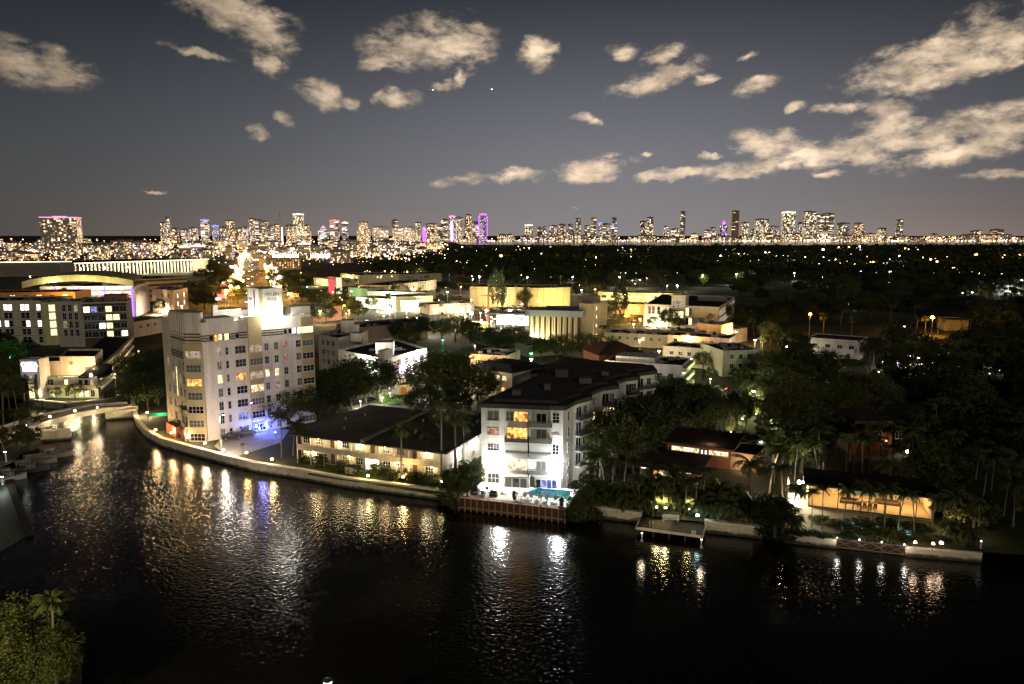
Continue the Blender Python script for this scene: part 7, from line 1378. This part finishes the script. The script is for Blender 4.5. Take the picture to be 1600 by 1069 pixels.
L_T = [(99.5,49,341,1900,'o',.42,'slab','m','broad hotel slab with a pink lit roof line, standing alone at the left'),(257,8,349,3300,'w',.45,'slab',None,None),(264,9,341,3500,'w',.5,'step',None,'dark stepped tower, tallest left of the blue crowned tower'),(275,10,358,3400,'o',.6,'slab',None,None),(291,12,360,3300,'p',.65,'notch',None,None),(304,12,357,3400,'p',.6,'slab',None,None),(322,11,345,3400,'w',.6,'slim','b','tower with a tall blue glowing crown in the left skyline'),(338,9,354,3300,'b',.55,'slab','b','low tower with a blue arch of light right of the blue crowned tower'),(361,20,346,3300,'o',.55,'step',None,None),(350,8,356,3400,'p',.6,'slab',None,None),(376,12,358,3200,'o',.6,'slab',None,None),(396,11,343,3200,'w',.5,'slab',None,None),(384,9,356,3100,'p',.5,'slab',None,None),(406,10,345,3200,'p',.6,'notch',None,None),(416,9,347,3100,'w',.5,'slab',None,None),(425,9,354,3000,'p',.6,'slab',None,None),(434,9,352,3000,'o',.6,'slab',None,None),(468,15,336,3300,'y',.75,'slab','w','tan bright tower with a pale crown, tallest of its group'),(456,14,353,3200,'o',.6,'slab',None,None),(481,10,353,3200,'o',.6,'step',None,None),(506,16,352,3200,'c',.8,'cone','m','white lit tower with a magenta tip'),(524,13,346,3200,'p',.6,'slab','r','tower with a red top right of the magenta tipped tower'),(540,9,349,3300,'c',.5,'slab','w','slim pale tower with a white top, left of the big condominiums'),
 (569,19,348,2700,'o',.65,'step',None,'big condominium tower, first of four in a close row'),(595,24,356,2650,'w',.62,'notch',None,'big condominium tower, second of four in a close row'),(622,16,357,2650,'w',.62,'slab',None,'big condominium tower, third of four in a close row'),(642,20,356,2650,'y',.6,'notch',None,'big condominium tower, last of four in a close row'),(618,10,345,3300,'w',.4,'slab',None,None),(654,8,349,3100,'w',.5,'slab',None,None),(663.5,6,357,2600,'v',.5,'slab','v','thin violet lit tower edge at the right of the big condominiums'),(675,15,351,4200,'o',.6,'slab',None,None),
 (695,10,344,4800,'w',.5,'slab',None,None),(707,10,339,4800,'v',.6,'slim','m','tower with a bright white and magenta stripe'),(718,11,341,4900,'w',.6,'slab',None,None),(732,9,337,4800,'o',.6,'slab',None,None),(743,10,348,4900,'p',.6,'slab',None,None),(755,11,336,4800,'v',.55,'slab','v','tower outlined in violet at the right end of its group'),(688,8,355,4700,'w',.5,'slab',None,None)]
for x, w_, yt, D, t, d, s_, cr_, lb in L_T: tower(x, w_, yt, D, t, d, s_, cr_, lb, pitch=4.8 if x < 110 else None)
q = SKY[[k for k, t in enumerate(SKY) if t[0] == 707][0]][1]; MB().box(-8, 3, -22, -20, 10, 130).build('light_stripe', glow('stripe_magenta', (1, .75, 1), 3), q)
q = SKY[[k for k, t in enumerate(SKY) if t[0] == 755][0]][1]; [MB().box(s*26-2.5, s*26+2.5, -24, -20, 40, 165).build('edge_light', glow('edge_violet', (.45, .1, 1), 1.8), q) for s in (-1, 1)]
q = SKY[[k for k, t in enumerate(SKY) if t[0] == 663.5][0]][1]; MB().box(-6, 6, -8, -6.5, 5, 62).build('edge_light', glow('edge_violet', (.45, .1, 1), 1.8), q)
p = atY(439, 390, 2300); o = thing('mast', 'thin lattice mast with a lit lower half, left of the tan bright tower', 'mast', (p.x, p.y, G)); MB().tube([(0, 0, 0), (0, 0, atY(439, 330, 2300).z)], [1.6, .8], 6).build('pole', DKMETAL, o); MB().box(4.2, 7.2, -1, 1, 2, atY(442, 356, 2300).z).build('lit_strip', glow('mast_white', (1, .88, .75), 3), o)
# low blocks of the town below the skyline
LOWS = []
for k in range(96):
    x = random.uniform(-20, 690); D = random.uniform(1150, 2600) if x < 560 else random.uniform(1700, 2600); w_ = random.uniform(10, 34); yt = 534.5+F*math.tan(math.atan((HC-random.uniform(10, 34))/D)-PITCH)
    o = tower(x, w_, yt, D, random.choice('ooowyp'), random.uniform(.2, .6), random.choice(['slab', 'notch', 'step']), random.choice([None]*22+['w', 'o']), None, pitch=random.uniform(2.6, 3.6), name='low_block', cat='building', group='low blocks of the lit town', depth=.6); SKY.pop(); LOWS.append(o)
for k in range(46):
    x = 700+k*20+random.uniform(-8, 8); D = FARD+random.uniform(-300, -80); o = tower(x, random.uniform(8, 20), random.uniform(366, 373), D, random.choice('oowyp'), random.uniform(.25, .6), random.choice(['slab', 'notch', 'step']), None, None, name='low_block', cat='building', group='low blocks on the far shore'); SKY.pop(); LOWS.append(o)
# unseen lights added to brighten the fronts of the beach quarter towers
for k in range(18):
    x = 150+k*32; D = 2250 if x < 560 else 2350; point(((x-800)*D/F, D, 26), (1, .68, .42), 330000, 3, None, 'tower_fill')
# uncountable lights of the far town
random.seed(9); m = MB(); LM_ = [glow('far_orange', (1, .42, .10), 3.2), glow('far_warm', (1, .70, .38), 3.2), glow('far_white', (1, .93, .82), 4.5), glow('far_yellow', (1, .82, .42), 3.0), glow('far_red', (1, .12, .08), 2.5), glow('far_violet', (.5, .15, 1), 2.5)]
def speck(x, D, z, s, c): X = (x-800)*(D*CP+(HC-z)*SP)/F; m.box(X-s/2, X+s/2, D-s/2, D+s/2, z-s*.4, z+s*.4, c)
for k in range(950):
    x = random.uniform(660, 1640); D = FARD+random.uniform(-420, 200); z = 3+abs(random.gauss(0, 5)) if random.random() < .75 else 3+random.random()*30
    speck(x, D, z, random.choice([3.5, 4.5, 5, 6, 8]), random.choices(range(6), [5 if x > 1400 else 3, 5, 3, 2, .5, .15])[0])
for k in range(520): x = random.uniform(1280, 1640); D = 7600+random.uniform(-600, 900); speck(x, D, random.uniform(4, 34), random.choice([4, 6, 8]), random.choices(range(6), [6, 4, 2, 2, .4, 0])[0])
for k in range(1900):
    x = random.uniform(-30, 700); D = random.uniform(1000, 3300)**1.0; z = random.uniform(3, 14) if random.random() < .8 else random.uniform(10, 34)
    speck(x, D, z, D/F*random.choice([.7, .9, 1.2, 1.7]), random.choices(range(6), [7, 6, 1.6, 3, .7, .35])[0])
for k in range(420):
    x = random.uniform(420, 660); D = random.uniform(1400, 2300); speck(x, D, random.uniform(3, 9), D/F*random.choice([.9, 1.3, 2]), random.choices(range(6), [2, 3, 5, 4, .5, .3])[0])
for k in range(90):
    a_ = random.random(); x = 1258+random.uniform(-6, 1)*0+a_*330; y = random.uniform(548, 585); x = random.uniform(1370, 1580) if k < 90 else random.uniform(1100, 1330); p = at(x, y if k < 90 else random.uniform(600, 690), random.uniform(2, 4)); s = random.choice([.14, .2, .3]); m.box(p.x-s, p.x+s, p.y-s, p.y+s, p.z-s*.6, p.z+s*.6, random.choices(range(6), [1, 2, 5, 1, 0, .4])[0])
for k in range(240):
    c_ = random.choice(CLUST); x, y = c_[0]+random.uniform(-1, 1)*c_[2], c_[1]+random.gauss(0, 1.2);
    if k % 4 == 0: y = 387+48*random.random()**1.6; x = random.uniform(560, 1600)
    y = max(386, y); p = at(x, y, random.uniform(4, 9)); s = p.y/F*random.choice([.25, .35, .5, .7]); m.box(p.x-s, p.x+s, p.y-s, p.y+s, p.z-s*.6, p.z+s*.6, random.choices(range(6), [4, 5, 3, 2, .2, .2])[0])
tag(m.build('city_lights', LM_), kind='stuff')
# ------------------------------------------------------------------ labels that single each one out
bpy.context.view_layer.update()
LANDM = [(b.o.location.x, b.o.location.y, t) for b, t in ((H, 'the deco hotel'), (MO, 'the motel'), (A, 'the apartment house'), (D2, 'the corner apartments'), (S1, 'the finned hall'), (M0, 'the modern block'), (WA, 'the white apartments'), (h1, 'the low dark red house'), (h4, 'the brick house'), (h5, 'the lone white house'), (h3, 'the garden house'), (cw, 'the creekside hotel'), (PGm, 'the parking garage'), (CV, 'the convention hall'), (SB, 'the salmon block'), (N1, 'the grey house'), (S2, 'the blank yellowish block'), (h6, 'the far villa'), (h2, 'the garden annex'))]
LANDM += [(V.location.x+8, V.location.y+3, 'the glass villa'), (DK.location.x+8, DK.location.y, 'the pool deck'), (dk.location.x+5, dk.location.y, 'the timber dock'), (gt.x+5, gt.y, 'the boat gate'), (BR.location.x, BR.location.y, 'the bridge')]
for b_, t in ((x_, x_.o.get('label').split(' with')[0].split(',')[0]) for x_ in ALLB if x_.o.get('label')):
    pass
def relation(o):
    x, y = o.location.x, o.location.y
    bx, by, t = min(LANDM, key=lambda q: (q[0]-x)**2+((q[1]-y)*.8)**2); d = math.hypot(bx-x, by-y); dp = px(Vector((x, y, 2)))-px(Vector((bx, by, 2)))
    dy = y-by
    if abs(dy) > abs(bx-x)*.9: r = 'behind' if dy > 0 else 'in front of'
    else: r = 'right of' if dp > 0 else 'left of'
    return ('far ' if d > 70 else '')+r+' '+t
ORD = ['first', 'second', 'third', 'fourth', 'fifth', 'sixth', 'seventh', 'eighth', 'ninth', 'tenth', 'eleventh', 'twelfth', 'thirteenth', 'fourteenth', 'fifteenth', 'sixteenth', 'seventeenth', 'eighteenth', 'nineteenth', 'twentieth']
def ordn(k): return ORD[k] if k < 20 else ('twenty '+ORD[k-20] if k < 29 else 'number %d' % (k+1))
def spread(items, fmt):
    by = {}
    for o, l in items: by.setdefault(l, []).append(o)
    for l, os_ in by.items():
        os_.sort(key=lambda o: px(o.location))
        for k, o in enumerate(os_): o['label'] = l if len(os_) == 1 else (l+(', the left one' if k == 0 else ', the right one') if len(os_) == 2 else l+', '+ordn(k)+' from the left')
KW = {'broad': 'broadleaf tree', 'palm': 'feathery palm', 'fan': 'fan palm', 'small': 'small bushy tree', 'bush': 'low round bush', 'areca': 'bushy clumping palm'}
items = []
for o, kd in TREES:
    s_ = o.scale.z*BASEH[kd][0]; hgt = 'tall dark' if s_ > (10.5 if kd != 'small' else 6) else 'dark'
    items.append((o, '%s %s %s' % (hgt, KW[kd], relation(o)))); o['group'] = {'broad': 'broadleaf trees of the quarter', 'palm': 'palm trees of the quarter', 'fan': 'fan palms of the quarter', 'small': 'small trees by the canal', 'bush': 'bushes in the gardens', 'areca': 'clumping palms in the gardens'}[kd]
spread(items, 0)
items = []
for o, rgb in LAMPS:
    c = 'orange' if rgb[1] < .6 else ('cold white' if rgb[0] < .9 else 'white')
    if o.get('group') == 'lamps in the far dark woods':
        near = min((s_ for s_ in SKY if s_[2]), key=lambda s_: abs(s_[0]-px(o.location))); row = 'far' if o.location.y > 1500 else ('middle' if o.location.y > 800 else 'near')
        items.append((o, '%s lamp in the %s woods below the %s' % (c, row, ' '.join(near[2].split(',')[0].split()[:3]))))
    else: o['group'] = 'lamps along the avenue'; items.append((o, '%s street lamp on the %s side of the avenue' % (c, 'left' if px(o.location) < px(along(min(.999, max(0, .5))).to_3d()) else 'right')))
spread(items, 0)
spread([(o, 'small car with lit lamps on the glowing avenue') for o in AVC], 0)
spread([(o, l) for o, l in EXTRA], 0)
LMK = sorted([(x, l) for x, o, l, *_ in SKY if l])
items = []
for x, o, l, t, h, s_, c in SKY:
    if l: continue
    nx = min(LMK, key=lambda q: abs(q[0]-x)); cw_ = {'w': 'warm white', 'o': 'orange', 'c': 'cool white', 'p': 'pinkish', 'v': 'violet', 'b': 'blue', 'y': 'yellow'}[t]
    items.append((o, '%s tower with %s windows %s the %s' % ({'slab': 'plain', 'step': 'stepped', 'notch': 'two part', 'slim': 'slim', 'round': 'round', 'cone': 'pointed'}[s_], cw_, 'right of' if x > nx[0] else 'left of', ' '.join(nx[1].split(',')[0].split()[:4]))))
spread(items, 0)
items = []
for o in LOWS:
    x = px(o.location); nx = min(LMK, key=lambda q: abs(q[0]-x)); items.append((o, '%s low lit block below the %s' % ('far' if o.location.y > 4000 else ('near' if o.location.y < 1800 else 'middle'), ' '.join(nx[1].split(',')[0].split()[:4]))))
spread(items, 0)
seen = {}
for o in COL.objects:
    if o.parent is None and o.get('label') and o.get('category'): seen.setdefault(o['label'], []).append(o)
for l, os_ in seen.items():
    if len(os_) > 1: print('DUP', l, len(os_))

long_ = [(len(o['label'].split()), o.name, o['label']) for o in COL.objects if o.parent is None and o.get('label') and len(o['label'].split()) > 16]
